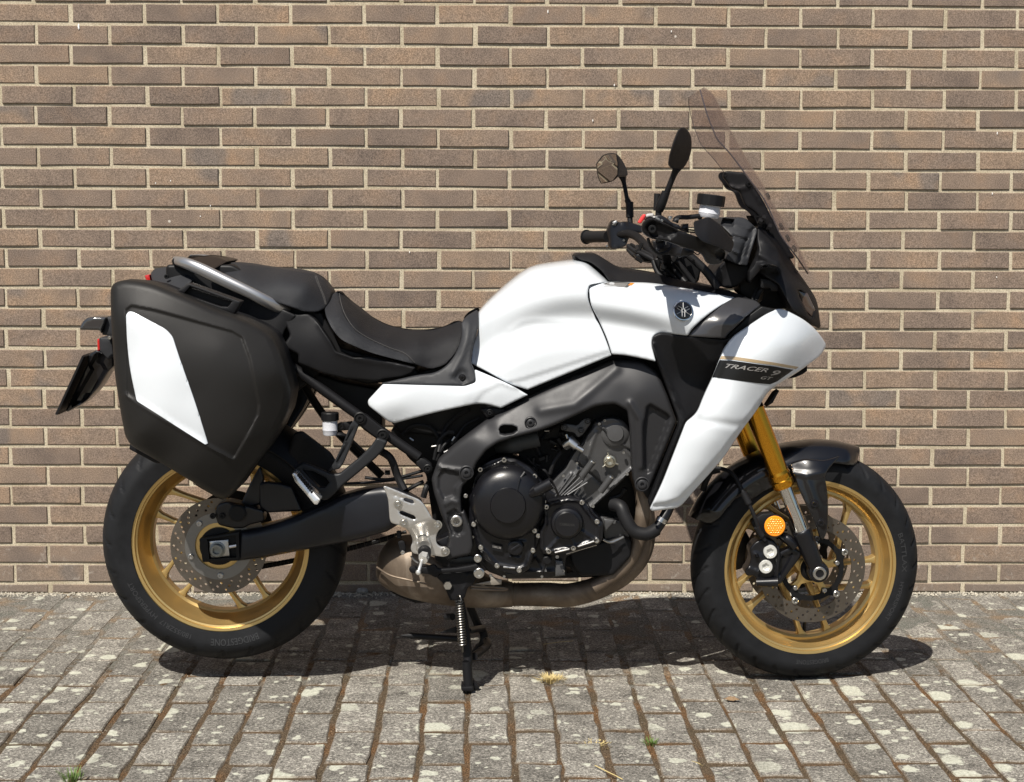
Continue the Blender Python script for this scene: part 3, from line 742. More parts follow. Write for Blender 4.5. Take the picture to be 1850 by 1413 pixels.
tag(rw, 'rear gold wheel with wide tyre'); tag(fw_, 'front gold wheel with twin brake discs')
def tyre_text(body, we, r, u, a0, a1, h, parent):
    """raised lettering round a sidewall, read clockwise from the right side, tops outward; a0 > a1 in degrees"""
    v, f, W_ = text_tris(body); ang = R(a0)+(R(a1)-R(a0))*v[:, 0]/W_; rr = r+v[:, 1]/.7*h
    pf_ = we_prof[we.name]; pf_ = pf_[np.argsort(pf_[:, 0])]; yy = np.interp(rr, pf_[:, 0], pf_[:, 1])+.0011
    top = np.stack([rr*np.cos(ang), -yy, rr*np.sin(ang)], 1); m = MB(); m.add(top, f)
    return m.build('lettering', RUBL, parent, 30)
RUBL = matte('raised_rubber_letter', (.030, .031, .033), .5)
tyre_text('BRIDGESTONE', rw, .2450, .0905, 292, 264, .017, rty); tyre_text('180/55ZR17', rw, .2450, .0905, 252, 232, .012, rty); tyre_text('HYPERSPORT', rw, .2450, .0905, 229, 203, .012, rty)
tyre_text('BRIDGESTONE', fw_, .2420, .0608, 282, 262, .011, fty); tyre_text('BATTLAX', fw_, .2420, .0608, 20, -4, .012, fty); tyre_text('HYPERSPORT', fw_, .2420, .0608, 350, 325, .010, fty)
def disc(we, r0, r1, u, holes_rings, th=.005, lobes=0, name='brake_disc', mt=DISC):
    N = 96; out = [(r1*math.cos(2*math.pi*k/N), r1*math.sin(2*math.pi*k/N)) for k in range(N)]
    inn = []
    for k in range(N):
        a = 2*math.pi*k/N; q = r0-(.008*max(0, math.cos((a-lobes[1])*lobes[0]))**6 if lobes else 0); inn.append((q*math.cos(a), q*math.sin(a)))
    hs = [inn]
    for rr, cnt, ph in holes_rings:
        for k in range(cnt):
            a = 2*math.pi*(k+ph)/cnt; hs.append([(rr*math.cos(a)+.0036*math.cos(b*math.pi/4), rr*math.sin(a)+.0036*math.sin(b*math.pi/4)) for b in range(8)])
    m = MB(); m.sheet(out, [(0, 0, u)], th, raw=True, seg=.012, holes=hs); return m.build(name, mt, we, 30)
# rear disc, carrier, tone ring
disc(rw, .0850, .1225, .1035, [(.1140, 22, 0), (.1050, 22, .33), (.0960, 22, .66)])
m = MB(); N = 60
inn = [(.060*math.cos(2*math.pi*k/N), .060*math.sin(2*math.pi*k/N)) for k in range(N)]; out = [(.0858*math.cos(2*math.pi*k/N), .0858*math.sin(2*math.pi*k/N)) for k in range(N)]
wins = []
for k in range(5):
    a0 = R(20+72*k); w5 = [(.0605+.016*q[1]) for q in ()]
m.sheet(out, [(0, 0, .1045)], .006, raw=True, seg=.01, holes=[inn]); m.build('disc_carrier', mat('disc_carrier_steel', (.22, .215, .205), rough=.4, metal=.85), rw)
m = MB(); m.ring((0, 0, 0), [(.040, .08), (.066, .08), (.066, .098), (.060, .099), (.040, .099)], 60, raw=True); m.build('tone_ring', GOLDW, rw)
m = MB(); m.ring((0, 0, 0), [(.015, .07), (.048, .07), (.048, .106), (.015, .108)], 50, raw=True); m.build('hub_cover', DARK, rw)
for k in range(5):
    a = R(72*k-15); bolt((.075*math.cos(a), -.105, .075*math.sin(a)), .0075, STEEL, rw, raw=True, h=.005)
for k in range(5):   # sprocket side
    pass
m = MB(); m.ring((0, 0, 0), [(.06, -.098), (.108, -.098), (.108, -.104), (.06, -.104)], 60, raw=True); m.build('sprocket', DARK, rw)
# front discs
for sgn in (1, -1):
    u = .068 if sgn > 0 else -.063
    disc(fw_, .1040, .1400, u, [(.1325, 24, 0), (.1225, 24, .33), (.1125, 24, .66)], lobes=(5, R(26)))
    m = MB(); N = 100; out, inn = [], []
    for k in range(N):
        a = 2*math.pi*k/N; q = .0830+.016*max(0, math.cos((a-R(26))*2.5))**10*1 if True else 0
        q = .0830+.0165*max(0, math.cos(5*(a-R(26))))**5
        out.append((q*math.cos(a), q*math.sin(a))); q2 = .0710-.012*max(0, math.cos(5*(a-R(12))))**4; inn.append((q2*math.cos(a), q2*math.sin(a)))
    m.sheet(out, [(0, 0, u+.001*sgn)], .006, raw=True, seg=.005, holes=[inn]); m.build('disc_carrier', DARK, fw_)
    if sgn > 0:
        for k in range(5):
            a = R(26+72*k); m = MB(); m.lathe((.0935*math.cos(a), -u, .0935*math.sin(a)), [(.0088, 0), (.0088, .003), (.0075, .0042), (.0045, .0042), (.0040, .001), (.00002, .001)], 18, raw=True); m.build('rivet', ZINC, fw_)
            a = R(12+72*k); bolt((.0655*math.cos(a), -u-.001, .0655*math.sin(a)), .0062, STEEL, fw_, raw=True, h=.005)
# five-armed gold spider between hub and disc
out = []
for k in range(5):
    a = R(12+72*k)
    for da, r_ in ((-30, .034), (-10, .048), (-9, .0690), (9, .0690), (10, .048)): out.append((r_*math.cos(a+R(da)), r_*math.sin(a+R(da))))
m = MB(); m.sheet(out, [(0, 0, .064)], .014, rnd=.002, raw=True, seg=.006); m.build('disc_spider', GOLDW, fw_)
m = MB(); m.lathe((0, 0, 0), [(.032, .05), (.032, .07), (.024, .078), (.00002, .078)], 30, raw=True); m.build('hub_cover', DARK, fw_)
m = MB(); m.tube([(.004, 0, -.186), (.004, -.0, -.165), (.006, -.006, -.150)], [.004, .0045, .003], 10, raw=True); m.build('valve', SOFT, fw_)

# ------------------------------------------------------------------ rear end: swingarm, chain, hugger
sw = T('E', [(612, 618), (845, 577), (960, 556), (1080, 520), (1190, 480), (1330, 418), (1450, 362), (1560, 332), (1670, 318)])+[(720, 881), (760, 905), (770, 935)]+T('H', [(960, 1100), (880, 1150), (700, 1200), (560, 1232), (300, 1282), (120, 1312)])+T('E', [(1240, 682), (1000, 728), (842, 748), (632, 757)])
m = MB()
m.sheet(T('E', [(838, 578)])+sw[2:-1]+T('E', [(836, 748)]), [(440, 990, .142), (520, 972, .150), (600, 940, .152), (700, 915, .150), (500, 950, .138), (650, 890, .136), (480, 1003, .140), (620, 975, .138)], .045, rnd=14, res=7, crad=3)
swa = m.build('swingarm', SWING, bike, 50)
m = MB(); m.sheet(T('E', [(610, 622), (842, 580), (846, 748), (630, 757)]), [(400, 990, .139)], .04, rnd=2, crad=2, holes=[T('E', [(655, 625), (822, 600), (826, 730), (668, 740)])], steps=())
m.sheet(T('E', [(640, 620), (830, 595), (832, 735), (650, 742)]), [(400, 990, .120)], .02)
m.build('axle_adjuster', DARK, swa)
m = MB(); m.sheet(T('E', [(664, 636), (778, 626), (787, 724), (674, 734)]), [(400, 990, .131)], .008, rnd=1.5); ap = m.build('axle_plate', STEEL, swa)
c = T1('E', 715, 684, .131); m = MB(); m.lathe(c, [(.0205, 0), (.0205, .003), (.0185, .004), (.0165, .004), (.0165, .013), (.0145, .015), (.0095, .015), (.0090, .004), (.00002, .003)], 24); m.build('axle_nut', mat('dull_nut', (.25, .26, .25), rough=.4, metal=.9), swa)
m = MB(); m.tube([T1('E', 785, 668, .132), T1('E', 830, 660, .132)], .0045, 8); m.build('adjuster_bolt', ZINC, swa)
# far leg of the swingarm
m = MB(); m.sheet(sw[:], [(500, 960, -.105)], .045, rnd=8, crad=4); m.build('swingarm_far_leg', SWING, bike)
# chain on the far side
m = MB(); a = np.array(T1('E', 930, 790)); b = np.array((735., 962.)); nlk = 40
for k in range(nlk):
    p = a+(b-a)*k/nlk; q = a+(b-a)*(k+.92)/nlk; sg = 5*math.sin(math.pi*k/nlk)
    m.box((p[0], p[1]+sg, -.128+(.003 if k % 2 else 0)), (q[0], q[1]+sg, -.128+(.003 if k % 2 else 0)), .012, .0135, bev=.5)
m.build('chain', DARK, bike)
# hugger: arched guard over the rear tyre
def arc_band(cx, cz, r, hw, a0, a1, lip, th, ang0=0, n=26, seg=14, crown=.012, ends=True, rfun=None):
    V, Fs = [], []
    for i in range(n+1):
        a = R(a0+(a1-a0)*i/n); e = min(1, 6*min(i, n-i)/n+.55) if ends else 1
        for s_ in (0, 1):
            for k in range(seg+1):
                t = (k/seg*2-1); rr = (rfun(a0+(a1-a0)*i/n) if rfun else r)-lip*abs(t)**3.2-crown*t*t-(th if s_ else 0)
                V.append((rr*math.cos(a), t*(hw-(th*.5 if s_ else 0))*e, rr*math.sin(a)))
    w2 = 2*(seg+1)
    for i in range(n):
        for k in range(seg):
            a = i*w2+k; Fs.append((a, a+1, a+w2+1, a+w2)); b = a+seg+1; Fs.append((b, b+w2, b+w2+1, b+1))
        for k in (0, seg): a = i*w2+k; Fs.append((a, a+w2, a+w2+seg+1, a+seg+1))
    for i in (0, n):
        for k in range(seg): a = i*w2+k; Fs.append((a, a+1, a+seg+2, a+seg+1))
    return V, Fs
V, Fs = arc_band(0, 0, .334, .096, 20, 88, .045, .003)
m = MB(); m.add([(x+RC[0], y, z+RC[2]) for x, y, z in V], Fs); m.build('rear_hugger', BLACKP, bike, 50)
m = MB(); m.sheet(T('H', [(60, 620), (135, 365), (200, 345), (300, 420), (430, 520), (480, 600), (420, 700), (300, 640), (150, 660)]), [(540, 820, .085), (600, 850, .10)], .01, rnd=3, crad=6, res=8); m.build('rear_hugger_wing', BLACKP, bike)
m = MB(); m.sheet(T('E', [(960, 300), (1000, 290), (1080, 300), (1150, 320), (1190, 420), (1210, 460), (1000, 470), (960, 440)]), [(500, 890, .12)], .02, rnd=4, crad=6, res=8)
m.sheet(T('E', [(905, 300), (960, 200), (985, 260), (970, 420), (900, 440), (850, 420)]), [(460, 880, .11)], .02, rnd=4, crad=5); m.build('lower_mount_arm', SWING, bike)
# rear brake caliper
m = MB(); m.sheet(T('E', [(715, 420), (770, 400), (870, 420), (985, 455), (990, 520), (900, 540), (870, 560), (800, 560), (720, 540), (700, 480)]), [(430, 920, .135)], .05, rnd=5, crad=6, steps=[(T('E', [(790, 420), (870, 430), (875, 500), (790, 505)]), .008, 4)], res=5)
cal = m.build('brake_caliper', ENGB, bike)
for q in ((745, 487), (690, 488)): bolt(T1('E', *q, .135), .0075, DARK, cal)
m = MB(); m.lathe(T1('E', 833, 470, .138), [(.022, 0), (.022, .006), (.018, .009), (.00002, .009)], 24); m.build('piston_cap', DARK, cal)

# ------------------------------------------------------------------ subframe, tail
tail = MB(); tail.tube([(505, 640, .125), (560, 687, .135), (660, 759, .14), (757, 826, .14)], .0125, 14); sub = tail.build('subframe_rail', BLACKP, bike)
m = MB(); m.tube([(505, 640, -.125), (560, 687, -.135), (660, 759, -.14), (757, 826, -.14)], .0125, 12); m.tube([(545, 690, -.10), (600, 770, -.12), (690, 860, -.13)], .011, 10); m.build('subframe_rail', BLACKP, bike)
m = MB(); m.sheet(T('H', [(1150, 560), (1190, 575), (1235, 610), (1245, 650), (1230, 685), (1195, 692), (1165, 670), (1115, 620), (1110, 590)]), [(765, 840, .150)], .02, rnd=3, crad=3); m.build('rail_end', BLACKP, sub)
m = MB(); m.sheet(T('H', [(640, 215), (700, 205), (880, 345), (890, 400), (850, 425), (800, 410), (640, 290), (618, 250)]), [(670, 770, .158)], .018, rnd=3.5, crad=6); m.build('rail_bracket', BLACKP, sub)
for q, r_ in (((665, 245), .0125), ((845, 380), .0125), ((1205, 648), .009)):
    m = MB(); c = T1('H', *q, .160 if r_ > .01 else .152); m.lathe(c, [(r_*1.25, -.004), (r_*1.25, .002), (r_, .0035), (r_*.85, .001), (r_*.7, .001), (r_*.68, .005), (r_*.35, .005), (r_*.3, .001), (.00002, .001)], 22); m.build('bolt', DARK, sub)
# pillion footrest hanger
BR = matte('hanger_alloy', (.018, .019, .021), .42, rvar=.05)
m = MB()
m.sheet(T('H', [(612, 262), (655, 300), (590, 470), (530, 610), (500, 650), (405, 672), (455, 600), (520, 470), (585, 300)]), [(620, 820, .172)], .02, rnd=2.5, crad=3, res=6, steps=[(T('H', [(612, 310), (630, 320), (560, 480), (540, 460)]), -.005, 2.5), (T('H', [(520, 500), (555, 480), (505, 615), (480, 600)]), -.005, 2.5)])
m.sheet(T('H', [(800, 398), (885, 430), (850, 500), (790, 565), (640, 690), (530, 780), (450, 860), (395, 905), (340, 890), (250, 800), (190, 690), (130, 672), (140, 640), (210, 600), (290, 630), (430, 688), (500, 690), (560, 640), (660, 560), (750, 470)]), [(620, 820, .176)], .022, rnd=4, crad=5, res=6, holes=[T('H', [(205, 655), (290, 668), (395, 722), (420, 760), (385, 800), (340, 800), (260, 720)])], hrnd=2)
han = m.build('footrest_hanger', BR, bike)
m = MB(); m.sheet(T('H', [(118, 690), (135, 678), (160, 690), (230, 770), (300, 840), (350, 895), (325, 938), (300, 935), (230, 850), (150, 760)]), [(530, 860, .235), (575, 905, .26)], .05, rnd=2.5, crad=2)
m.build('footrest', mat('bright_alloy', (.74, .74, .73), rough=.25, metal=.8), han)
m = MB()
for k in range(9): a = T1('H', 172+k*13.5, 702+k*16.5, .250); m.lathe(a, [(.0030, -.02), (.0030, .0035), (.00002, .0035)], 8)
m.build('footrest_grip_teeth', SOFT, han)
# fluid reservoir
def reservoir(cx, top, cap_h, bot, r_cap, r_b, u, tilt=0):
    ax = Vector((math.sin(tilt), 0, math.cos(tilt))); P = pt((cx, bot, u)); Lb = (bot-top-cap_h)*PX; Lc = cap_h*PX
    m = MB(); m.lathe(P, [(r_b*.55, 0), (r_b*.86, .001), (r_b*.96, .005), (r_b, Lb*.35), (r_b*1.03, Lb*.37), (r_b, Lb*.42), (r_b*1.0, Lb)], 28, raw=True, axis=ax); bd = m.build('fluid_reservoir', FLUID, bike)
    m = MB(); N = 48; c = P+ax*Lb; V = []; e1 = Vector((0, 1, 0)); e2 = ax.cross(e1)
    pr = [(r_cap*.96, 0), (r_cap, .001), (r_cap, Lc-.002), (r_cap*.94, Lc), (.0001, Lc)]
    for r_, h in pr:
        for k in range(N): rr = r_*(1-(.03 if k % 4 < 1 else 0)); V.append(c+ax*h+(e1*math.cos(2*math.pi*k/N)+e2*math.sin(2*math.pi*k/N))*rr)
    m.add(V, [(i*N+k, i*N+(k+1) % N, (i+1)*N+(k+1) % N, (i+1)*N+k) for i in range(4) for k in range(N)]+[tuple(range(N))[::-1]]); m.build('cap', BLACKP, bd, 30); return bd
reservoir(596.5, 746, 14, 787, 15.5*PX, 13.2*PX, .13, 0)
m = MB(); m.tube([(608, 785, .13), (618, 786, .13), (630, 792, .12), (660, 820, .08)], .0055, 10); m.sheet(T('H', [(490, 285), (600, 270), (600, 340), (520, 345), (490, 330)]), [(620, 770, .12)], .01, rnd=1.5); rb = m.build('reservoir_bracket', BLACKP, bike)
bolt(T1('H', 516, 310, .12), .0075, ENGB, rb, washer=True)

# tail unit
m = MB(); m.sheet(T('L', [(803, 240), (835, 200), (985, 180), (1060, 205), (1110, 260), (1140, 300), (1040, 390), (900, 350), (820, 310)]), [(285, 495, .06), (310, 500, .10), (330, 510, .13), (300, 485, .05)], .05, rnd=7, res=6, crad=4, back=False).mirror(); tc = m.build('tail_cowl', GREYP, bike)
bolt(T1('L', 933, 263, .118), .006, DARK, tc)
m = MB(); m.sheet(T('L', [(755, 255), (795, 246), (806, 305), (772, 302)]), [(266, 500, .045)], .09, rnd=2, crad=2); m.build('tail_light', REDL, bike)
m = MB(); m.sheet(T('A', [(720, 100), (790, 96), (835, 88), (890, 98), (940, 118), (900, 140), (865, 160), (760, 118)])+[(345, 475)], [(340, 470, .05), (390, 470, .07), (380, 480, .10)], .07, rnd=5, res=6, crad=5, back=False).mirror(); m.build('rear_carrier', matte('brown_black_plastic', (.016, .012, .010), .35), bike)
# grab rails
for sg in (1, -1):
    m = MB(); pts = T('A', [(668, 116, .100), (720, 128, .135), (800, 160, .155), (920, 218, .165), (1050, 280, .170), (1130, 322, .165), (1200, 355, .145), (1240, 372, .125)]); pts = [(x, y, u*sg) for x, y, u in pts]
    if sg < 0: pts = [tuple(p) for p in pts]; P3 = [Vector((pt((x, y, -u)).x, pt((x, y, -u)).y*-1, pt((x, y, -u)).z)) for x, y, u in pts]; m.tube(P3, [.010, .014, .0155, .0155, .0145, .015, .015, .012], 18, raw=True, flat=.8)
    else: m.tube(pts, [.011, .014, .0155, .0155, .0145, .015, .015, .012], 18, flat=.8)
    m.build('grab_rail', mat('dark_silver_paint', (.42, .42, .425), rough=.32, metal=.8, coat=.5), bike)
m = MB(); m.sheet(T('A', [(650, 112), (665, 99), (725, 101), (765, 117), (755, 150), (700, 165), (655, 136)]), [(320, 475, .115)], .03, rnd=5, crad=6, res=5); m.pair('grab_rail_end', BLACKP, bike)
# dark inner fender and seat frame behind the pannier
m = MB(); m.sheet([(300, 478), (420, 478), (560, 560), (600, 600), (620, 640), (560, 690), (520, 720), (480, 790), (420, 800), (300, 560)], [(450, 600, .10)], .20, rnd=6, crad=8); m.build('inner_fender', DARK, bike)
m = MB(); m.sheet(T('A', [(850, 225), (900, 215), (1150, 330), (1290, 395), (1230, 470), (1210, 525), (1000, 430), (870, 330)]), [(450, 560, .13), (500, 590, .155)], .04, rnd=4, res=7, crad=5); m.pair('under_seat_panel', BLACKP, bike)
m = MB(); o_ = T('O', [(920, 710), (1010, 682), (1180, 690), (1250, 740), (1290, 800), (1400, 960), (1450, 1060), (1630, 1120)])+T('B', [(300, 600), (540, 662), (525, 690), (470, 712), (330, 730), (180, 720), (60, 690), (-60, 640)])+T('O', [(1080, 1090), (930, 1010), (1000, 900)])
m.sheet(o_, [(520, 600, .160), (560, 575, .150), (590, 610, .165), (640, 655, .160), (560, 640, .165), (740, 668, .150), (650, 685, .150)], .03, rnd=4, res=6, crad=4, ridges=[(T('O', [(1290, 790), (1400, 960), (1460, 1060), (1640, 1125)])+T('B', [(540, 664)]), .004, 5)]); m.pair('tail_side_panel', BLACKP, bike)
m = MB(); m.sheet([(545, 665), (620, 690), (700, 705), (690, 740), (690, 800), (655, 775), (610, 720), (560, 690)], [(600, 700, .06)], .12, rnd=5, crad=6); m.build('rear_mudguard_body', DARK, bike)
# number plate carrier
m = MB(); m.sheet(T('L', [(312, 880), (372, 850), (400, 858), (505, 900), (508, 985), (470, 1020), (390, 1150), (340, 1205), (270, 1275), (140, 1345), (125, 1335), (300, 960)]), [(150, 680, .035)], .07, rnd=3, crad=6, res=8, steps=[(T('L', [(330, 930), (400, 880), (440, 1000), (300, 1240), (180, 1300), (330, 1000)]), -.02, 4)]); pc = m.build('plate_carrier', GLOSS, bike)
m = MB(); a_, b_ = pt(T1('L', 322, 880, 0)), pt(T1('L', 110, 1338, 0)); m.box(a_, b_, .14, .0075, raw=True, bev=.3); m.build('number_plate', BLACKP, pc)
m = MB(); m.sheet(T('L', [(395, 750), (492, 750), (510, 900), (470, 930), (400, 858)]), [(195, 630, .04)], .08, rnd=3, crad=3); m.build('plate_mount', GREYP, pc)
m = MB(); m.sheet(T('L', [(378, 762), (396, 758), (400, 850), (380, 855)]), [(178, 620, .03)], .06, rnd=1.5, crad=1); m.build('reflector', REDL, pc)
bolt(T1('L', 478, 752, .045), .0045, ZINC, pc)
def indicator(u, th):
    m = MB(); m.sheet(T('L', [(240, 668), (262, 622), (298, 592), (345, 583), (455, 585), (440, 640), (418, 690), (410, 722), (395, 692), (240, 690)]), [(160, 580, u), (185, 585, u)], th, rnd=5, crad=3, res=4); return m
m = indicator(.165, .06); ind = m.build('indicator', LENS, bike); m = MB(); m.sheet(T('L', [(455, 585), (520, 590), (520, 740), (415, 728), (440, 640)]), [(195, 590, .15)], .20, rnd=3, crad=3); m.build('indicator_stalk', GREYP, ind)
m = indicator(-.105, .06); m.build('indicator', LENS, bike)

# ------------------------------------------------------------------ panniers
PO = T('A', [(338, 262, 10), (352, 232, 8), (400, 214, 12), (480, 219, 12), (560, 235, 20), (700, 290, 20), (890, 370, 20), (1000, 405, 20), (1110, 455, 14), (1165, 495, 14), (1205, 575, 16), (1245, 705, 16), (1264, 785, 16), (1246, 885, 14), (1200, 980, 14), (1130, 1090, 14), (1050, 1190, 14), (980, 1292, 12), (925, 1337, 8), (870, 1318, 10), (780, 1260, 10), (590, 1145, 10), (442, 1060, 8), (412, 1010, 12), (395, 920, 20), (360, 700, 20), (340, 400, 20)])
REC = T('A', [(418, 366), (445, 346), (560, 368), (960, 478), (1010, 508), (1050, 620), (1096, 850), (1090, 905), (1030, 1020), (965, 1128), (840, 1064), (465, 838), (424, 803)])
WIN = T('A', [(417, 392, 4), (432, 374, 4), (452, 376, 4), (622, 466, 8), (656, 504, 6), (690, 610, 30), (772, 840, 30), (837, 1050, 2), (822, 1056, 2), (472, 834, 4), (440, 690, 30), (424, 560, 30)])
PC = T('A', [(345, 240, .385), (480, 225, .395), (900, 380, .400), (1130, 480, .380), (1255, 790, .365), (1130, 1080, .370), (930, 1325, .375), (600, 1140, .395), (420, 1000, .395), (345, 600, .400), (450, 400, .425), (700, 500, .438), (900, 560, .435), (1030, 620, .425), (500, 700, .440), (750, 800, .450), (1000, 860, .432), (900, 1000, .440), (600, 960, .445), (480, 1000, .430), (750, 1150, .430), (900, 1200, .410), (1050, 1020, .415), (1170, 700, .405)])
psurf = dict(steps=[(REC, -.0052, 4.2)], ridges=[(T('A', [(418, 800), (640, 940), (840, 1064), (966, 1130)]), .0042, 4), (T('A', [(900, 376), (1000, 412), (1110, 462), (1140, 490), (1180, 580), (1222, 710), (1238, 790), (1220, 880), (1175, 970), (1110, 1080)]), -.0022, 2.0)])
pcase = empty('pannier', (0, 0, 0), 0, bike); tag(pcase, 'black pannier with a white panel')
m = MB(); m.sheet(PO, PC, .085, rnd=13, res=2.6, **psurf); lid = m.build('lid', CASE, pcase, 50)
cx_, cy_ = 255, 690
m = MB(); PI_ = [((x-360)*.985+364, (y-690)*.985+690) for x, y, *_ in PO]; m.sheet(PI_, [(p[0], p[1], p[2]-.078) for p in PC], .13, rnd=8, res=12, crad=6); m.build('shell', BLACKP, pcase)
pf = surf(PC, **{k: v for k, v in psurf.items()})
m = MB(); m.sheet(WIN, lambda Q: pf(Q)+.0035, .004, rnd=1.6, res=7); m.build('panel_insert', WHITE, pcase)
m = MB(); m.sheet(T('A', [(440, 1045), (600, 1130), (588, 1152), (560, 1146), (433, 1078)]), [(280, 820, .33)], .08, rnd=2, crad=2); m.build('foot', BLACKP, pcase); m = MB(); m.sheet(T('A', [(770, 1235), (900, 1310), (915, 1338), (890, 1330), (772, 1262)]), [(370, 890, .33)], .08, rnd=2, crad=2); m.build('foot', BLACKP, pcase)
m = MB(); m.sheet(T('A', [(675, 272), (738, 230), (1006, 325), (968, 388), (900, 372)]), [(400, 540, .345), (430, 560, .345)], .045, rnd=2.5, crad=2, holes=[T('A', [(712, 285), (745, 248), (958, 326), (936, 352), (900, 350)])], hrnd=1.5); m.build('handle', BLACKP, pcase)
m = MB(); m.sheet(T('A', [(715, 282), (745, 255), (955, 328), (930, 352)]), [(400, 540, .325)], .02); m.build('handle_recess', DARK, pcase)
fp = empty('pannier', (0, 0, 0), 0, bike)
m = MB(); m.sheet(PO, PC, .085, rnd=19, res=14).flip(); m.build('lid', CASE, fp, 60)
m = MB(); m.sheet(PI_, [(p[0], p[1], p[2]-.078) for p in PC], .13, rnd=8, crad=6).flip(); m.build('shell', BLACKP, fp)

# ------------------------------------------------------------------ seats
REG = .12
m = MB(); PS = T('A', [(862, 150, 8), (905, 128, 8), (955, 125, 8), (1170, 152, 30), (1380, 180, 20), (1425, 205, 10), (1472, 278, 8), (1442, 352, 8), (1400, 380, 10), (1335, 380, 12), (1200, 335, 20), (1000, 262, 20), (880, 190, 8)])
psc = T('A', [(862, 150, .03), (905, 128, .02), (955, 125, .0), (1170, 152, .0), (1380, 180, .0), (1440, 215, .02), (1472, 278, .03), (1000, 165, .13), (1200, 195, .135), (1350, 225, .135), (920, 160, .11), (1000, 260, .150), (1200, 330, .150), (1340, 372, .14), (1410, 340, .12), (1150, 250, .150), (1320, 280, .148), (1425, 300, .10)])
m.sheet(PS, psc, .03, rnd=3, res=5, back=False); m.mirror(); ps_ = m.build('pillion_seat', SEATS, bike, 60)
pso = surf(psc)
def stitch(poly, uf, name, parent, step=1.9, r=.0007):
    q = densify(crom(poly, 6), step, False); m = MB()
    for i in range(0, len(q)-1, 1):
        a, b = q[i], q[i]+(q[i+1]-q[i])*.62
        ua, ub = uf(np.array([a]))[0]+.0008, uf(np.array([b]))[0]+.0008; m.tube([(a[0], a[1], ua), (b[0], b[1], ub)], r, 4, smooth=False)
    return m.build(name, THREAD, parent)
for dx in (0, 9): stitch(T('O', [(1245+dx*1.6, 318), (1265+dx*1.6, 380), (1300+dx*1.4, 460), (1330+dx*1.3, 540), (1345+dx, 600)]), pso, 'stitching', ps_)
RS = T('B', [(74, 352, 8), (100, 300, 6), (138, 271, 6), (162, 276, 8), (205, 330, 20), (300, 402, 30), (400, 450, 30), (500, 470, 30), (600, 471, 30), (685, 455, 20), (740, 425, 8), (772, 425, 6), (782, 470, 8), (772, 540, 14), (740, 600, 14), (690, 650, 10), (620, 672, 10), (530, 645, 10), (400, 612, 10), (300, 585, 20), (155, 522, 20), (104, 455, 16), (78, 390, 10)])
rsc = T('B', [(90, 320, .05), (140, 271, .02), (205, 330, .0), (300, 402, .0), (400, 450, .0), (500, 470, .0), (600, 471, .0), (685, 455, .0), (760, 425, .02), (170, 350, .13), (250, 420, .135), (400, 500, .125), (550, 520, .115), (700, 500, .095), (770, 470, .06), (90, 400, .155), (150, 500, .165), (300, 570, .160), (450, 610, .145), (600, 660, .120), (720, 600, .10), (130, 400, .150), (300, 500, .150), (480, 570, .135), (620, 590, .118)])
CUT = T('B', [(143, 276), (150, 330), (175, 400), (225, 470), (300, 520), (400, 565), (480, 595), (530, 644)])
m = MB(); m.sheet(RS, rsc, .03, rnd=3, res=4.5, back=False, ridges=[(CUT, -.0025, 2.2)]); m.mirror(); rs_ = m.build('rider_seat', SEAT, bike, 60)
# the lighter side skin of the seat is its own material slot
rs_.data.materials.append(SEATS); cutp = np.array(CUT+T('B', [(400, 700), (50, 600), (20, 300)]))
loc = np.array([v.co[:] for v in rs_.data.vertices]); back = {}
Cx = C0
def to_px(L):
    d = np.stack([L[:, 0]-C0[0], -L[:, 1]-C0[1], L[:, 2]-C0[2]], 1); M_ = np.stack([[v.dot(hd), v.dot(nr), v.z] for v in (rt, up, fwd)]); q = d@M_.T
    return np.stack([925+FPX*q[:, 0]/q[:, 2], 706.5-FPX*q[:, 1]/q[:, 2]], 1)
for p in rs_.data.polygons:
    c = loc[list(p.vertices)].mean(0); c[1] = -abs(c[1])
    if inside(to_px(c[None]), cutp)[0]: p.material_index = 1
rso = surf(rsc)
stitch(T('B', [(150, 276), (158, 330), (183, 398), (232, 466), (305, 514), (404, 559), (486, 590), (536, 638)]), rso, 'stitching', rs_)
m = MB(); m.sheet(T('B', [(-20, 370), (60, 380), (110, 470), (160, 560), (540, 665), (560, 720), (300, 745), (100, 700), (0, 500)]), [(600, 640, .11)], .22, rnd=4, crad=5); m.build('seat_base', DARK, bike)

# ------------------------------------------------------------------ tank and bodywork
REG = .06
TK = T('B', [(860, 376, 3), (900, 330, 20), (1000, 236, 20), (1090, 166, 16), (1150, 139, 12), (1230, 124, 20), (1340, 111, 14), (1400, 114, 10), (1450, 148, 12), (1525, 222, 3), (1424, 240, 6), (1416, 300, 20), (1440, 370, 20), (1482, 450, 20), (1512, 520, 20), (1540, 600, 2), (1112, 775, 2), (1020, 745, 6), (822, 640, 4), (832, 560, 20), (864, 450, 20)])
tkc = T('B', [(870, 372, .055), (1000, 236, .035), (1090, 166, .02), (1150, 139, .02), (1340, 111, .02), (1450, 148, .05), (1520, 220, .10), (1100, 200, .085), (1250, 165, .09), (1380, 165, .095), (960, 320, .105), (1050, 270, .135), (1200, 225, .155), (1350, 220, .155), (1430, 240, .150),
    (960, 380, .135), (1080, 320, .172), (1220, 290, .188), (1350, 290, .190), (1000, 420, .150), (1120, 380, .172), (1250, 360, .180), (1380, 370, .182), (1100, 430, .160), (1230, 420, .158), (1370, 430, .164), (1050, 520, .166), (1200, 500, .163), (1400, 500, .172), (900, 480, .130), (880, 600, .150), (1000, 650, .172), (1150, 640, .176), (1350, 590, .182), (1500, 560, .186), (1090, 730, .182), (1110, 770, .170), (1300, 680, .180), (1300, 700, .172), (1520, 600, .178)])
def cv(xs_, ys_):
    q = crom(list(zip(xs_, ys_)), 8); return lambda x: np.interp(x, q[:, 0], q[:, 1])
def toB(Q, k): x0, y0, s = ZM[k]; return (Q[:, 0]-x0)*s, (Q[:, 1]-y0)*s
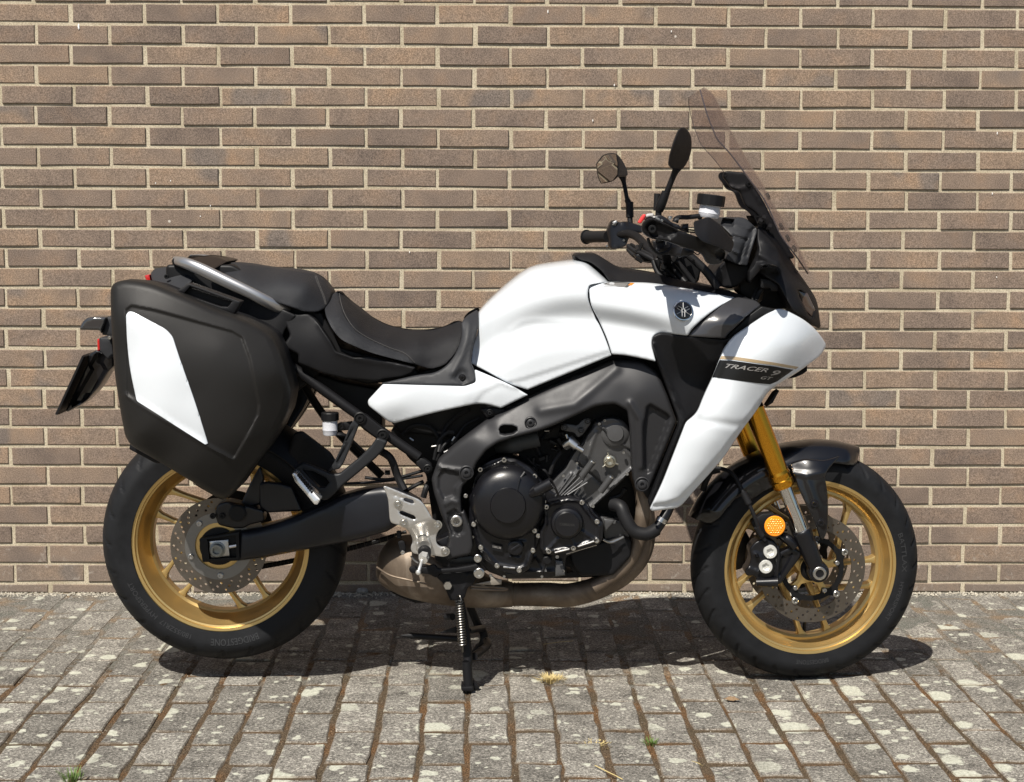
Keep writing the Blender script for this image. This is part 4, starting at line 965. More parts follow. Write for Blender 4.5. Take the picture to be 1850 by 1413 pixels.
t_top = cv([850, 900, 1000, 1090, 1150, 1230, 1340, 1400, 1450, 1540], [390, 330, 236, 166, 139, 124, 111, 114, 148, 236])
t_rdg = cv([850, 960, 1100, 1250, 1400, 1560], [480, 410, 345, 306, 296, 306]); t_ur = cv([850, 950, 1100, 1300, 1560], [.105, .140, .172, .188, .190]); t_ut = cv([850, 1000, 1150, 1400, 1540], [.055, .02, .0, .02, .11])
t_a = cv([850, 1000, 1150, 1300, 1560], [.0, .007, .014, .019, .021]); t_b = cv([850, 1000, 1250, 1560], [.045, .032, .016, .018])
def tank_u(Q):
    x, y = toB(Q, 'B'); rd, ur, ut = t_rdg(x), t_ur(x), t_ut(x); t = np.clip((rd-y)/np.maximum(rd-t_top(x), 20), 0, 1); d = np.maximum(y-rd, 0)
    return ut+(ur-ut)*np.sqrt(np.maximum(0, 1-t**2.2))-t_a(x)*smooth01(d/125)+t_b(x)*smooth01((d-70)/230)
tkc = tank_u
m = MB(); m.sheet(TK, tkc, .02, rnd=3, res=5, ridges=[(T('B', [(1020, 470), (1080, 428), (1150, 415), (1300, 425), (1400, 440), (1450, 480), (1490, 540)]), .0016, 4)], steps=[(T('B', [(1075, 724), (1540, 575), (1560, 640), (1110, 800), (1000, 740)]), -.004, 4)], back=False); m.mirror(); tank = m.build('fuel_tank', WHITE, bike, 60)
m = MB(); m.lathe((1000, 478, 0), [(.05, -.02), (.05, .0), (.045, .004), (.02, .005), (.00002, .005)], 30, axis=(-.1, 0, 1)); m.build('filler_cap', ALU, tank)
FC = T('B', [(1424, 240, 4), (1530, 222, 4), (1600, 226, 6)])+T('D', [(330, 118, 20), (560, 152, 20), (795, 196, 2), (700, 250, 20), (620, 310, 20), (560, 366, 14), (538, 402, 3), (440, 392, 10), (392, 386, 10), (352, 404, 10), (344, 450, 12), (368, 540, 3), (280, 520, 20), (200, 505, 12), (134, 502, 3), (110, 420, 20), (60, 310, 20), (20, 240, 20)])
fcc = T('D', [(10, 150, .155), (330, 120, .130), (560, 155, .125), (790, 197, .13), (100, 190, .180), (300, 190, .185), (500, 240, .190), (650, 250, .170), (60, 260, .195), (200, 280, .208), (350, 300, .222), (480, 330, .222), (540, 390, .205), (100, 360, .188), (200, 370, .180), (280, 400, .190), (330, 460, .200), (130, 450, .182), (140, 500, .186), (260, 480, .182), (365, 535, .192)])
c_top = cv([-10, 80, 330, 560, 800], [140, 116, 116, 150, 198]); c_rdg = cv([-10, 100, 250, 400, 550, 800], [222, 238, 262, 296, 336, 400]); c_ur = cv([-10, 150, 350, 550, 800], [.194, .206, .220, .218, .19])
c_ut = cv([-10, 300, 600, 800], [.145, .135, .125, .125]); c_a = cv([-10, 150, 350, 550, 800], [.019, .022, .021, .010, .0]); c_b = cv([-10, 200, 400, 800], [.016, .010, .016, .01])
def cover_u(Q):
    x, y = toB(Q, 'D'); rd, ur, ut = c_rdg(x), c_ur(x), c_ut(x); t = np.clip((rd-y)/np.maximum(rd-c_top(x), 20), 0, 1); d = np.maximum(y-rd, 0)
    return ut+(ur-ut)*np.sqrt(np.maximum(0, 1-t**2.0))-c_a(x)*smooth01(d/105)+c_b(x)*smooth01((d-80)/170)
fcc = cover_u
m = MB(); m.sheet(FC, fcc, .012, rnd=3, res=4.5, ridges=(), back=False); m.pair('tank_side_cover', WHITE, bike, 60)
fcs = surf(fcc)
# black trim along the tank top, knee trim, seat-front trim
m = MB(); m.sheet(T('J', [(-78, 812, 6), (-55, 795, 8), (0, 788, 10), (165, 788, 16), (250, 840, 20), (430, 955, 24), (600, 985, 20), (820, 1012, 20), (1110, 1090, 10), (1500, 1170, 10), (1760, 1238, 10), (1960, 1330, 6), (1800, 1300, 6), (1720, 1278, 10), (1300, 1192, 10), (900, 1152, 10), (330, 1088, 8), (310, 1092, 6), (240, 985, 14), (100, 880, 14), (0, 862, 8)]),
    T('J', [(0, 790, .06), (165, 790, .07), (430, 960, .09), (820, 1015, .10), (1500, 1172, .12), (1900, 1310, .13), (0, 860, .085), (200, 960, .125), (320, 1080, .145), (700, 1100, .15), (1300, 1185, .15), (250, 900, .10)]), .02, rnd=3, res=5, ridges=[(T('J', [(240, 985), (330, 1010), (400, 1060)]), -.003, 3)], back=False); m.mirror(); m.build('tank_trim', BLACKP, bike, 60)
m = MB(); m.sheet([(1035, 462), (1090, 470), (1130, 492), (1220, 508), (1330, 540), (1330, 600), (1100, 600), (1050, 520)], [(1200, 500, .05)], .10, rnd=3); m.build('tank_top_panel', DARK, bike)
SC = T('B', [(853, 367, 3), (866, 400, 10), (861, 452, 20), (831, 555, 20), (820, 635, 10), (838, 672, 6), (852, 712, 5), (842, 736, 6), (790, 754, 6), (600, 752, 20), (366, 742, 3), (540, 702, 12), (640, 690, 14), (700, 652, 14), (750, 585, 16), (777, 500, 16), (772, 432, 4), (800, 398, 10)])
scc = T('B', [(855, 370, .06), (800, 400, .10), (780, 470, .125), (860, 450, .12), (760, 600, .150), (820, 600, .155), (700, 670, .165), (790, 740, .175), (845, 720, .172), (540, 710, .165), (370, 742, .165), (600, 745, .172), (730, 700, .172)])
m = MB(); m.sheet(SC, scc, .012, rnd=3, res=5, steps=[(T('B', [(728, 712), (770, 670), (795, 680), (805, 730), (780, 745)]), -.006, 4)], ridges=[(T('B', [(812, 430), (800, 520), (775, 600), (730, 690)]), .005, 5)], back=False); st_ = m.pair('seat_front_trim', GREYP, bike, 60)
bolt(T1('B', 778, 715, .166), .0068, ENGB, st_, washer=True)
SV = T('B', [(372, 746, 3), (560, 752, 10), (790, 757, 6), (848, 738, 6), (840, 672, 3), (900, 696, 20), (1020, 748, 20), (1113, 802, 2), (975, 869, 2), (900, 848, 16), (850, 846, 16), (640, 890, 40), (430, 946, 5), (400, 937, 4), (340, 890, 16), (298, 856, 5), (294, 830, 5)])
svc = T('B', [(372, 746, .165), (790, 757, .178), (840, 680, .170), (1110, 800, .182), (975, 866, .180), (850, 845, .176), (430, 944, .160), (298, 840, .150), (340, 860, .175), (450, 850, .185), (650, 820, .188), (800, 800, .190), (950, 790, .188)])
m = MB(); m.sheet(SV, svc, .012, rnd=3, res=5, steps=[(T('B', [(880, 790), (975, 745), (1130, 800), (1000, 890), (840, 850)]), -.003, 4)], ridges=(), back=False); m.pair('side_cover', WHITE, bike, 60)

REG = .03
m = MB(); m.sheet([(700, 690), (860, 640), (1000, 560), (1200, 520), (1340, 560), (1330, 640), (1260, 680), (1230, 760), (1100, 790), (900, 800), (720, 780), (690, 740)], [(1000, 700, .085)], .14, rnd=4, crad=8); m.build('under_tank_filler', DARK, bike)  # black filler sheet added behind the gap between tank and frame
# black side duct and fairing
DK = T('D', [(344, 440, 6), (352, 405, 8), (392, 387, 10), (540, 405, 8), (740, 424, 8), (775, 400, 6), (800, 395, 4), (740, 500, 10), (700, 600, 10), (590, 810, 6), (530, 860, 4), (524, 885, 4), (470, 1010, 10), (400, 1190, 10), (345, 1335, 3), (326, 1290, 6), (400, 1100, 20), (490, 880, 12), (486, 840, 10), (430, 690, 20), (372, 540, 12)])
m = MB(); m.sheet(DK, T('D', [(350, 420, .215), (540, 420, .205), (760, 430, .200), (500, 600, .178), (620, 600, .172), (540, 780, .190), (400, 560, .205), (480, 800, .212), (500, 870, .215), (420, 1080, .205), (340, 1310, .195), (680, 560, .18)]), .03, rnd=3, res=6, ridges=[(T('D', [(355, 450), (395, 560), (450, 690), (500, 820), (512, 850)]), .007, 3.2)], back=False); m.pair('side_duct', BLACKP, bike, 60)
FR = T('D', [(1016, 258, 4), (1052, 262, 8), (1150, 312, 20), (1212, 362, 16), (1252, 412, 12), (1276, 452, 5), (1256, 492, 8), (1230, 520, 10), (1135, 588, 10), (1022, 660, 10), (960, 704, 14), (905, 800, 30), (820, 910, 30), (730, 1050, 30), (640, 1152, 20), (560, 1240, 14), (508, 1302, 8), (478, 1320, 6), (345, 1336, 3), (336, 1322, 3), (400, 1190, 20), (470, 1010, 20), (528, 862, 6), (586, 815, 12), (622, 722, 14), (680, 600, 16), (722, 480, 16), (775, 408, 12), (860, 350, 14), (950, 290, 10)])
frc = T('D', [(1016, 260, .175), (1150, 312, .150), (1250, 412, .105), (1275, 450, .085), (1230, 518, .110), (950, 295, .200), (860, 355, .215), (770, 420, .222), (1080, 350, .185), (1180, 420, .150), (980, 400, .228), (1100, 450, .200), (850, 480, .242), (1000, 560, .228), (1120, 580, .170), (720, 500, .228), (800, 620, .246), (960, 650, .220), (690, 620, .232), (620, 740, .232), (760, 760, .250), (880, 780, .220), (540, 850, .226), (640, 830, .246), (800, 860, .236), (540, 900, .240), (680, 960, .246), (780, 960, .222), (470, 1020, .232), (600, 1080, .240), (690, 1090, .220), (410, 1180, .226), (500, 1200, .234), (590, 1200, .220), (345, 1330, .215), (440, 1290, .226), (520, 1290, .212)])
fr_kw = dict(ridges=[(T('D', [(545, 868), (600, 858), (680, 862), (800, 880), (850, 868)]), -.0035, 7), (T('D', [(1010, 262), (870, 352), (790, 405), (740, 480), (700, 600), (640, 730), (600, 812)]), .003, 5)], steps=[(T('D', [(345, 1300), (420, 1290), (490, 1270), (560, 1200), (640, 1110), (720, 1020), (830, 870), (960, 700), (1040, 640), (1200, 560), (1200, 700), (700, 1300), (500, 1400), (330, 1400)]), -.007, 6)])
m = MB(); m.sheet(FR, frc, .012, rnd=3.5, res=4, back=False, **fr_kw); fairing = m.pair('side_fairing', WHITE, bike, 60)
frs = surf(frc, **fr_kw)
m = MB(); m.sheet(T('D', [(716, 510), (780, 512), (1000, 545), (1128, 568), (1112, 580), (1000, 560), (780, 530), (708, 526)]), lambda Q: frs(Q)+.0009, .001, res=5, back=False); m.build('stripe', STRIPE, fairing, 60)
m = MB(); m.sheet(T('D', [(707, 531), (780, 535), (1000, 566), (1100, 584), (1012, 646), (975, 661), (900, 654), (668, 622)]), lambda Q: frs(Q)+.0009, .001, res=5, back=False); m.build('name_band', BAND, fairing, 60)
text_on('lettering', 'TRACER', T1('D', 736, 572), T1('D', 966, 598), 22/2.944, lambda Q: frs(Q)+.0008, LETTER, fairing, shear=.5)
text_on('lettering', '9', T1('D', 978, 612), T1('D', 1030, 619), 30/2.944, lambda Q: frs(Q)+.0008, LETTER, fairing, shear=.5)
text_on('lettering', 'GT', T1('D', 925, 632), T1('D', 990, 639), 16/2.944, lambda Q: frs(Q)+.0008, LETTER, fairing, shear=.5)
# black front trims between tank cover and fairing
m = MB(); m.sheet(T('D', [(538, 406, 3), (562, 368, 12), (640, 302, 16), (762, 208, 10), (800, 196, 6), (900, 214, 10), (928, 240, 4), (850, 300, 12), (760, 385, 8), (735, 418, 3)]), T('D', [(540, 400, .205), (640, 305, .200), (790, 205, .145), (920, 235, .15), (735, 415, .205), (700, 330, .215), (820, 270, .20)]), .02, rnd=3, res=5, back=False); m.pair('front_side_trim', mat('satin_charcoal_trim', (.035, .035, .038), rough=.28, coat=.4), bike, 60)
m = MB(); m.sheet(T('D', [(735, 420), (760, 388), (850, 304), (930, 246), (1000, 262), (880, 345), (780, 402), (745, 440)]), [(1350, 590, .185)], .05, rnd=2, crad=3); m.pair('air_intake_lip', DARK, bike)
# badge with three crossed tuning forks
bc = T1('D', 512, 270); bu = float(fcs(np.array([bc]))[0])+.001
bn = np.cross(at(bc[0]+12, bc[1], float(fcs(np.array([[bc[0]+12, bc[1]]]))[0]))-at(bc[0]-12, bc[1], float(fcs(np.array([[bc[0]-12, bc[1]]]))[0])), at(bc[0], bc[1]-12, float(fcs(np.array([[bc[0], bc[1]-12]]))[0]))-at(bc[0], bc[1]+12, float(fcs(np.array([[bc[0], bc[1]+12]]))[0])))
bn = Vector(bn).normalized(); bn = bn if bn.y < 0 else -bn
P0 = pt((bc[0], bc[1], bu)); rB = 18*PX
m = MB(); m.lathe(P0, [(rB*.92, -.003), (rB, .001), (rB*.97, .003), (rB*.88, .0035), (rB*.86, .0015), (.00002, .0018)], 48, raw=True, axis=bn); bdg = m.build('badge', mat('badge_rim', (.7, .7, .68), rough=.15, metal=1), fairing)
m = MB(); m.lathe(P0, [(rB*.85, .0017), (rB*.80, .0026), (.00002, .0028)], 40, raw=True, axis=bn); m.build('badge_face', GLOSS, bdg)
ex = Vector((1, 0, 0)); ex = (ex-bn*ex.dot(bn)).normalized(); ez = ex.cross(bn) if ex.cross(bn).z > 0 else -ex.cross(bn)
m = MB()
def bp_(a, r_, s_=0):
    d = ex*math.cos(a)+ez*math.sin(a); e = ex*-math.sin(a)+ez*math.cos(a); return P0+bn*.0032+d*r_+e*s_
for k in range(3):
    a = math.pi/2+k*2*math.pi/3
    for seg_ in (((rB*.78, 0), (rB*.30, 0)), ((rB*.30, 0), (rB*.16, rB*.13)), ((rB*.30, 0), (rB*.16, -rB*.13)), ((rB*.16, rB*.13), (-rB*.62, rB*.13)), ((rB*.16, -rB*.13), (-rB*.62, -rB*.13))):
        m.tube([bp_(a, *seg_[0]), bp_(a, *seg_[1])], rB*.040, 5, raw=True, smooth=False)
m.build('emblem', mat('emblem_silver', (.5, .5, .49), rough=.4, metal=1), bdg)
# warning label on the tank cover
lab = T('J', [(235, 1125), (330, 1100), (580, 1112), (510, 1165)]); m = MB(); m.sheet(lab, lambda Q: fcs(Q)+.0009, .0006, res=5, back=False); wl = m.build('warning_label', matte('label_grey', (.07, .07, .068), .35), tank)
for k in range(4):
    m = MB(); y = 1116+k*11; m.sheet(T('J', [(290-k*14, y), (520-k*10, y+6), (518-k*10, y+9), (288-k*14, y+3)]), lambda Q: fcs(Q)+.0015, .0003, back=False); m.build('label_line', LGREY, wl)
m = MB(); m.sheet(T('J', [(545, 1112), (592, 1114), (560, 1140), (520, 1138)]), lambda Q: fcs(Q)+.0015, .0003, back=False); m.build('label_mark', ORANGE, wl)
m = MB()
for k in range(3): m.tube([T1('J', 600+k*32, 1132, .150), T1('J', 622+k*30, 1124, .150)], .0011, 4)
m.build('label_symbol', LETTER, wl)

# ------------------------------------------------------------------ main frame
FO = T('B', [(655, 1132), (760, 1040), (900, 930), (1000, 880), (1110, 815), (1300, 730), (1545, 628), (1600, 622), (1700, 630)])+T('D', [(330, 560), (378, 600), (430, 720), (480, 860), (440, 960), (345, 1190), (330, 1215), (300, 1222), (268, 1212), (250, 1180), (240, 1100), (232, 900), (215, 800), (150, 765), (90, 770)])+T('B', [(1450, 862), (1380, 895), (1250, 955), (1170, 985), (1030, 1022), (960, 1045), (900, 1085), (850, 1150), (818, 1230), (780, 1265), (770, 1320), (775, 1400)])+T('F', [(610, 620), (655, 740), (662, 830), (645, 872), (560, 890), (520, 905), (500, 870), (525, 800), (525, 740), (480, 640), (445, 530), (430, 450)])
FCt = [(p[0], p[1], .170) for p in T('B', [(700, 1120), (900, 960), (1110, 850), (1400, 740), (1600, 660)])]+[(p[0], p[1], .186) for p in T('B', [(800, 1080), (1000, 950), (1200, 860), (1400, 800), (1560, 740)])]+T('D', [(200, 700, .190), (280, 700, .195), (280, 900, .192), (420, 850, .188), (300, 1100, .180), (290, 1200, .178)])+T('F', [(540, 450, .176), (600, 700, .176), (480, 500, .170), (600, 850, .172)])+T('B', [(850, 1020, .19), (960, 960, .192)])
slot = T('F', [(806, 172), (815, 155), (835, 148), (880, 150), (905, 160), (908, 178), (885, 198), (840, 205), (815, 198)])
fkw = {}
m = MB(); m.sheet(FO, FCt, .05, rnd=6, res=3.2, crad=5, holes=[slot], hrnd=2,
    steps=[(T('D', [(322, 785), (340, 770), (425, 820), (440, 835), (420, 900), (335, 1120), (320, 1130), (308, 1110), (305, 900)]), -.016, 7),
           (T('F', [(495, 395), (585, 420), (600, 460), (560, 500), (560, 540), (500, 560), (470, 500), (470, 440)]), -.008, 6),
           (T('F', [(520, 640), (560, 615), (600, 650), (612, 740), (590, 765), (545, 755), (525, 700)]), -.010, 4)],
    ridges=[(T('B', [(655, 1132), (760, 1040), (900, 930), (1110, 815), (1545, 628)]), -.003, 6), (T('F', [(455, 360), (480, 385), (600, 400)]), .005, 4), (T('B', [(1180, 880), (1350, 850), (1420, 790), (1560, 670)]), .005, 9), (T('D', [(230, 760), (285, 850), (290, 1100)]), .006, 5), (T('F', [(510, 590), (540, 572), (570, 580)]), .004, 4)])
frame = m.build('frame', FRAME, bike, 50)
m = MB(); m.sheet(FO, [(p[0], p[1], p[2]*-1+.05) for p in FCt[:8]]+[(900, 960, -.12)], .04, rnd=4, crad=5, seg=10); m.build('frame_far_side', FRAME, bike)
fs0 = surf(FCt)
def on(q, f=None): return float((f or fs0)(np.array([q[:2]], float))[0])
def ringbolt(q, r_, u, par, mt=DARK, inner=DARK):
    c = q+(u,) if len(q) == 2 else q
    m = MB(); m.lathe(c, [(r_*1.0, -.006), (r_*1.0, .004), (r_*.88, .005), (r_*.80, .0015), (r_*.62, .0015), (r_*.60, .006), (r_*.5, .007), (r_*.27, .007), (r_*.25, .002), (.00002, .002)], 26); return m.build('bolt', mt, par)
ringbolt(T1('F', 625, 412), 39/3.083*PX, on(T1('F', 625, 412))+.0005, frame, FRAME); ringbolt(T1('F', 982, 135), 33/3.083*PX, on(T1('F', 982, 135))+.0005, frame, FRAME); ringbolt(T1('F', 1603, 476), 40/3.083*PX, on(T1('F', 1603, 476))+.0005, frame, FRAME)
ringbolt(T1('F', 755, 80), 20/3.083*PX, .165, frame, BLACKP)
m = MB(); c = T1('F', 570, 682, on(T1('F', 570, 682))-.004); m.lathe(c, [(.0145, 0), (.0145, .004), (.0125, .0055), (.0085, .0055), (.0080, .0), (.00002, 0)], 26); m.build('pivot_nut', STEEL, frame)
m = MB(); m.sheet(T('F', [(700, 60), (760, 50), (850, 62), (800, 100), (740, 110)]), [(880, 745, .158)], .02, rnd=3, crad=3); m.build('frame_lug', BLACKP, frame)
m = MB(); m.sheet(T('D', [(360, 600), (420, 700), (470, 860), (495, 880), (345, 1290), (325, 1270), (300, 1230), (340, 1200), (440, 950), (475, 860), (400, 640)]), [(1200, 800, .15)], .3, rnd=3); m.build('radiator_shroud', DARK, bike)

# ------------------------------------------------------------------ engine
m = MB(); hol = [T('F', [(875, 320), (890, 308), (915, 310), (925, 330), (915, 350)]), T('F', [(1100, 280), (1120, 262), (1135, 275), (1125, 300)]), T('F', [(1130, 240), (1150, 235), (1165, 275), (1155, 290)]), T('F', [(475, 180), (505, 178), (500, 198), (480, 200)]), T('F', [(1180, 935), (1200, 940), (1220, 965), (1185, 975)])]
hol = [[((x-c[0])*1.0+c[0], (y-c[1])*1.0+c[1]) for x, y in h] for h in hol for c in [np.mean(h, 0)]]
CORE = T('F', [(330, 60), (600, 40), (900, 60), (1200, 90), (1500, 100), (1640, 150), (1640, 480), (1540, 700), (1500, 930), (1440, 990), (1200, 1000), (850, 1005), (740, 960), (640, 900), (460, 880), (440, 700), (400, 420), (300, 330), (200, 180)])
m.sheet(CORE, [(900, 900, .055)], .10, holes=hol, rnd=2, crad=6); m.build('engine_core', DARK, bike)
# crankcase
m = MB(); m.sheet(T('F', [(600, 860), (650, 620), (690, 430), (750, 350), (830, 318), (930, 350), (1010, 420), (1100, 520), (1280, 560), (1390, 690), (1380, 800), (1180, 880), (1176, 985), (1100, 1000), (850, 1002), (745, 965), (690, 890)]), [(900, 900, .135), (840, 960, .13), (1000, 950, .135)], .07, rnd=4, res=5, crad=6, ridges=[(T('F', [(750, 900), (850, 975), (1170, 960)]), .006, 4), (T('F', [(1000, 880), (1040, 960)]), .005, 3)]); eng = m.build('engine_crankcase', ENGB, bike)
CCV = T('F', [(672, 420), (705, 375), (760, 345), (833, 322), (900, 335), (980, 385), (1022, 430), (1040, 500), (1066, 560), (1062, 640), (1030, 720), (1040, 770), (1010, 850), (975, 950), (915, 985), (790, 955), (720, 890), (680, 820), (665, 760), (640, 690), (638, 560)])
m = MB(); m.sheet(CCV, [(900, 900, .165), (910, 1000, .160)], .04, rnd=2.2, res=2.6, crad=4, ridges=[(T('F', [(700, 400), (835, 345), (900, 355), (1000, 430), (1040, 520), (1045, 620), (1000, 735), (995, 845), (960, 930), (918, 950), (795, 928), (705, 828), (665, 705), (655, 560), (672, 450), (700, 400)]), .005, 3.2), (T('F', [(870, 790), (860, 880), (930, 890), (950, 800), (870, 790)]), .004, 3), (T('F', [(770, 760), (850, 790), (1000, 740)]), .003, 3), (T('F', [(985, 760), (960, 940)]), .003, 3)])
cc = m.build('clutch_cover', ENGB, eng, 40)
m = MB(); rc = 203/3.083*PX; m.lathe(T1('F', 857, 576, .160), [(rc, 0), (rc, .010), (rc*.985, .018), (rc*.95, .026), (rc*.88, .034), (rc*.78, .0405), (rc*.64, .046), (rc*.52, .0485), (rc*.475, .0495), (rc*.465, .0540), (rc*.45, .056), (rc*.38, .0565), (.00002, .057)], 72); dome = m.build('clutch_dome', ENGB, cc, 30)
m = MB(); m.tube([T1('F', 925, 440, .205), T1('F', 880, 600, .2145), T1('F', 800, 740, .190)], .0016, 6); m.tube([T1('F', 880, 505, .203), T1('F', 950, 410, .192)], .004, 8); m.build('dome_rib', ENGB, dome)
for q in ((835, 342), (702, 395), (1005, 433), (665, 700), (705, 828), (795, 930), (918, 955), (995, 845), (1005, 735), (1025, 762)): bolt(T1('F', *q, .166), 11.5/3.083*PX*1.25, ZINC, cc, washer=False)
bolt(T1('F', 621, 542, .178), .0055, STEEL, frame)
m = MB(); c = T1('F', 897, 828, .165); m.lathe(c, [(.0195, 0), (.0195, .006), (.0165, .008), (.0165, .012), (.013, .013), (.00002, .011)], 30); oc = m.build('oil_filler_cap', ENGB, cc)
m = MB(); m.box(T1('F', 875, 845, .1775), T1('F', 922, 815, .1775), .004, .006); m.build('cap_grip', ENGB, oc)
m = MB(); m.sheet(T('F', [(764, 808), (828, 822), (824, 856), (762, 842)]), [(897, 990, .169)], .0006); st = m.build('oil_sticker', DARK, cc)
flat = lambda v: (lambda Q: np.full(len(Q), v))
text_on('lettering', 'YAMALUBE', T1('F', 768, 830), T1('F', 818, 838), 12/3.083, flat(.169), LETTER, st)
# ignition cover with the maker's name
SCV = T('F', [(1052, 610), (1085, 575), (1190, 548), (1262, 556), (1298, 592), (1320, 640), (1350, 672), (1388, 690), (1385, 780), (1370, 808), (1330, 822), (1225, 850), (1100, 872), (1055, 866), (1035, 840), (1030, 740), (1055, 700)])
m = MB(); m.sheet(SCV, [(1000, 950, .172)], .04, rnd=2.2, res=2.4, crad=4, ridges=[(T('F', [(1062, 620), (1090, 588), (1190, 565), (1255, 572), (1290, 620), (1340, 690), (1365, 710), (1360, 780), (1220, 830), (1090, 852), (1052, 840), (1046, 745), (1070, 700), (1062, 620)]), .0045, 2.6), (T('F', [(1085, 840), (1150, 770)]), .005, 3), (T('F', [(1340, 790), (1260, 735)]), .005, 3), (T('F', [(1225, 820), (1200, 770)]), .003, 3)]); scv = m.build('ignition_cover', ENGB, eng, 40)
m = MB(); r2 = 90/3.083*PX; m.lathe(T1('F', 1184, 690, .171), [(r2, 0), (r2*.98, .010), (r2*.9, .017), (r2*.80, .019), (r2*.76, .0195), (r2*.74, .026), (r2*.70, .0275), (.00002, .0275)], 48); m.build('cover_dome', ENGB, scv, 30)
text_on('lettering', 'YAMAHA', T1('F', 1140, 708), T1('F', 1228, 714), 17/3.083, flat(.1986), mat('raised_letter', (.05, .05, .05), rough=.35, metal=.5), scv)
for q in ((1070, 603), (1268, 578), (1352, 685), (1350, 790), (1220, 832), (1083, 850)): bolt(T1('F', *q, .173), .0066, ZINC, scv)
m = MB()
for a_, b_ in (((1118, 858), (1198, 838)), ((1245, 825), (1335, 795)), ((830, 938), (895, 944))): m.tube([T1('F', *a_, .180), T1('F', *b_, .180)], .0028, 8)
m.build('edge_highlight', STEEL, eng)  # bright steel strips stand in for white highlights along the cover edges
# pipe stub on the clutch cover
m = MB(); m.tube([T1('F', 960, 548, .195), T1('F', 1020, 512, .205)], [.007, .0145], 14, smooth=False); m.tube([T1('F', 1015, 515, .205), T1('F', 1100, 470, .212)], [.0148, .0142], 18, smooth=False); m.tube([T1('F', 1096, 452, .21), T1('F', 1120, 500, .20), T1('F', 1140, 545, .19)], .003, 8); m.build('breather_stub', ENGB, cc)
# cylinder block and head
BLK = T('F', [(1085, 556), (1100, 470), (1180, 390), (1215, 320), (1310, 190), (1345, 125), (1375, 130), (1400, 112), (1450, 110), (1500, 135), (1532, 190), (1548, 260), (1548, 400), (1470, 480), (1310, 625), (1270, 560), (1190, 548)])
GASK = T('F', [(1355, 140), (1395, 175), (1410, 215), (1440, 245), (1475, 240), (1500, 270), (1545, 320)])
m = MB(); m.sheet(BLK, [(1050, 880, .125), (1110, 800, .135), (1080, 900, .12)], .22, rnd=2.5, res=2.6, crad=4, steps=[(T('F', [(1345, 150), (1400, 170), (1420, 240), (1475, 255), (1550, 330), (1560, 400), (1440, 520), (1240, 350), (1300, 200)]), .006, 4), (T('F', [(1362, 122), (1450, 100), (1560, 180), (1560, 300), (1500, 265), (1475, 235), (1440, 240), (1410, 210)]), .010, 4)],
    ridges=[(GASK, .008, 2.6), (T('F', [(1345, 190), (1300, 330)]), .004, 3.5), (T('F', [(1100, 560), (1210, 420)]), .007, 3), (T('F', [(1130, 562), (1255, 395)]), .006, 3.4), (T('F', [(1235, 355), (1330, 430), (1400, 500)]), -.004, 2), (T('F', [(1310, 615), (1545, 395)]), .008, 4), (T('F', [(1200, 560), (1290, 440)]), -.003, 2)]); blk = m.build('cylinder_block', ENGG, eng, 40)
m = MB(); m.lathe(T1('F', 1452, 190, .140), [(.036, 0), (.035, .006), (.030, .010), (.022, .012), (.020, .016), (.00002, .017)], 40); m.build('cam_cover', ENGG, blk)
for (a_, b_) in (((1328, 352), (1268, 432)), ((1432, 438), (1372, 518))):
    m = MB(); m.tube([T1('F', *a_, .160), T1('F', *b_, .150)], .0085, 14, smooth=False); cy = m.build('coil_boss', ENGG, blk)
    m = MB(); A, B = pt(T1('F', *a_, .160)), pt(T1('F', *b_, .150)); d = (A-B).normalized(); m.lathe(A, [(.0075, 0), (.007, .003), (.004, .004), (.00002, .004)], 12, raw=True, axis=d); m.build('bolt', ZINC, cy)
m = MB(); m.lathe(T1('F', 1423, 350, .145), [(.0165, 0), (.0150, .003), (.0115, .004), (.0110, .008), (.009, .010), (.0040, .010), (.00002, .008)], 26); 
for a in (20, 140, 260): m.tube([pt(T1('F', 1423+30*math.cos(R(a)), 350+30*math.sin(R(a)), .147)), pt(T1('F', 1423+50*math.cos(R(a)), 350+50*math.sin(R(a)), .146))], .0025, 6, raw=True)
m.build('head_plug', mat('warm_zinc', (.5, .47, .38), rough=.35, metal=1), blk)
# three-bolt bracket and sensor
m = MB(); m.sheet(T('F', [(1150, 155), (1165, 138), (1195, 142), (1240, 150), (1275, 115), (1300, 105), (1322, 118), (1315, 145), (1295, 170), (1275, 200), (1245, 220), (1225, 190), (1175, 182), (1152, 175)]), [(1040, 770, .150)], .012, rnd=2.5, crad=4); br3 = m.build('head_bracket', ENGG, eng)
for q in ((1172, 160), (1300, 125), (1263, 176)): ringbolt(T1('F', *q), .0075, .151, br3, ENGG)
m = MB(); m.tube([T1('F', 1175, 262, .14), T1('F', 1210, 240, .15), T1('F', 1240, 270, .155)], [.013, .016, .012], 16, smooth=False); m.tube([T1('F', 1225, 262, .158), T1('F', 1275, 290, .160)], .007, 10); m.tube([T1('F', 1190, 225, .15), T1('F', 1180, 200, .15)], .003, 6); m.build('temperature_sender', ZINC, eng)
m = MB(); m.tube([T1('F', 800, 275, .10), T1('F', 870, 262, .125), T1('F', 905, 250, .125)], [.014, .020, .021], 18); m.tube([T1('F', 900, 251, .125), T1('F', 925, 245, .125)], .0222, 18); m.tube([T1('F', 925, 245, .125), T1('F', 1028, 222, .125)], .0205, 18); m.build('starter_motor', matte('dark_grey_sleeve', (.05, .052, .052), .5), eng)
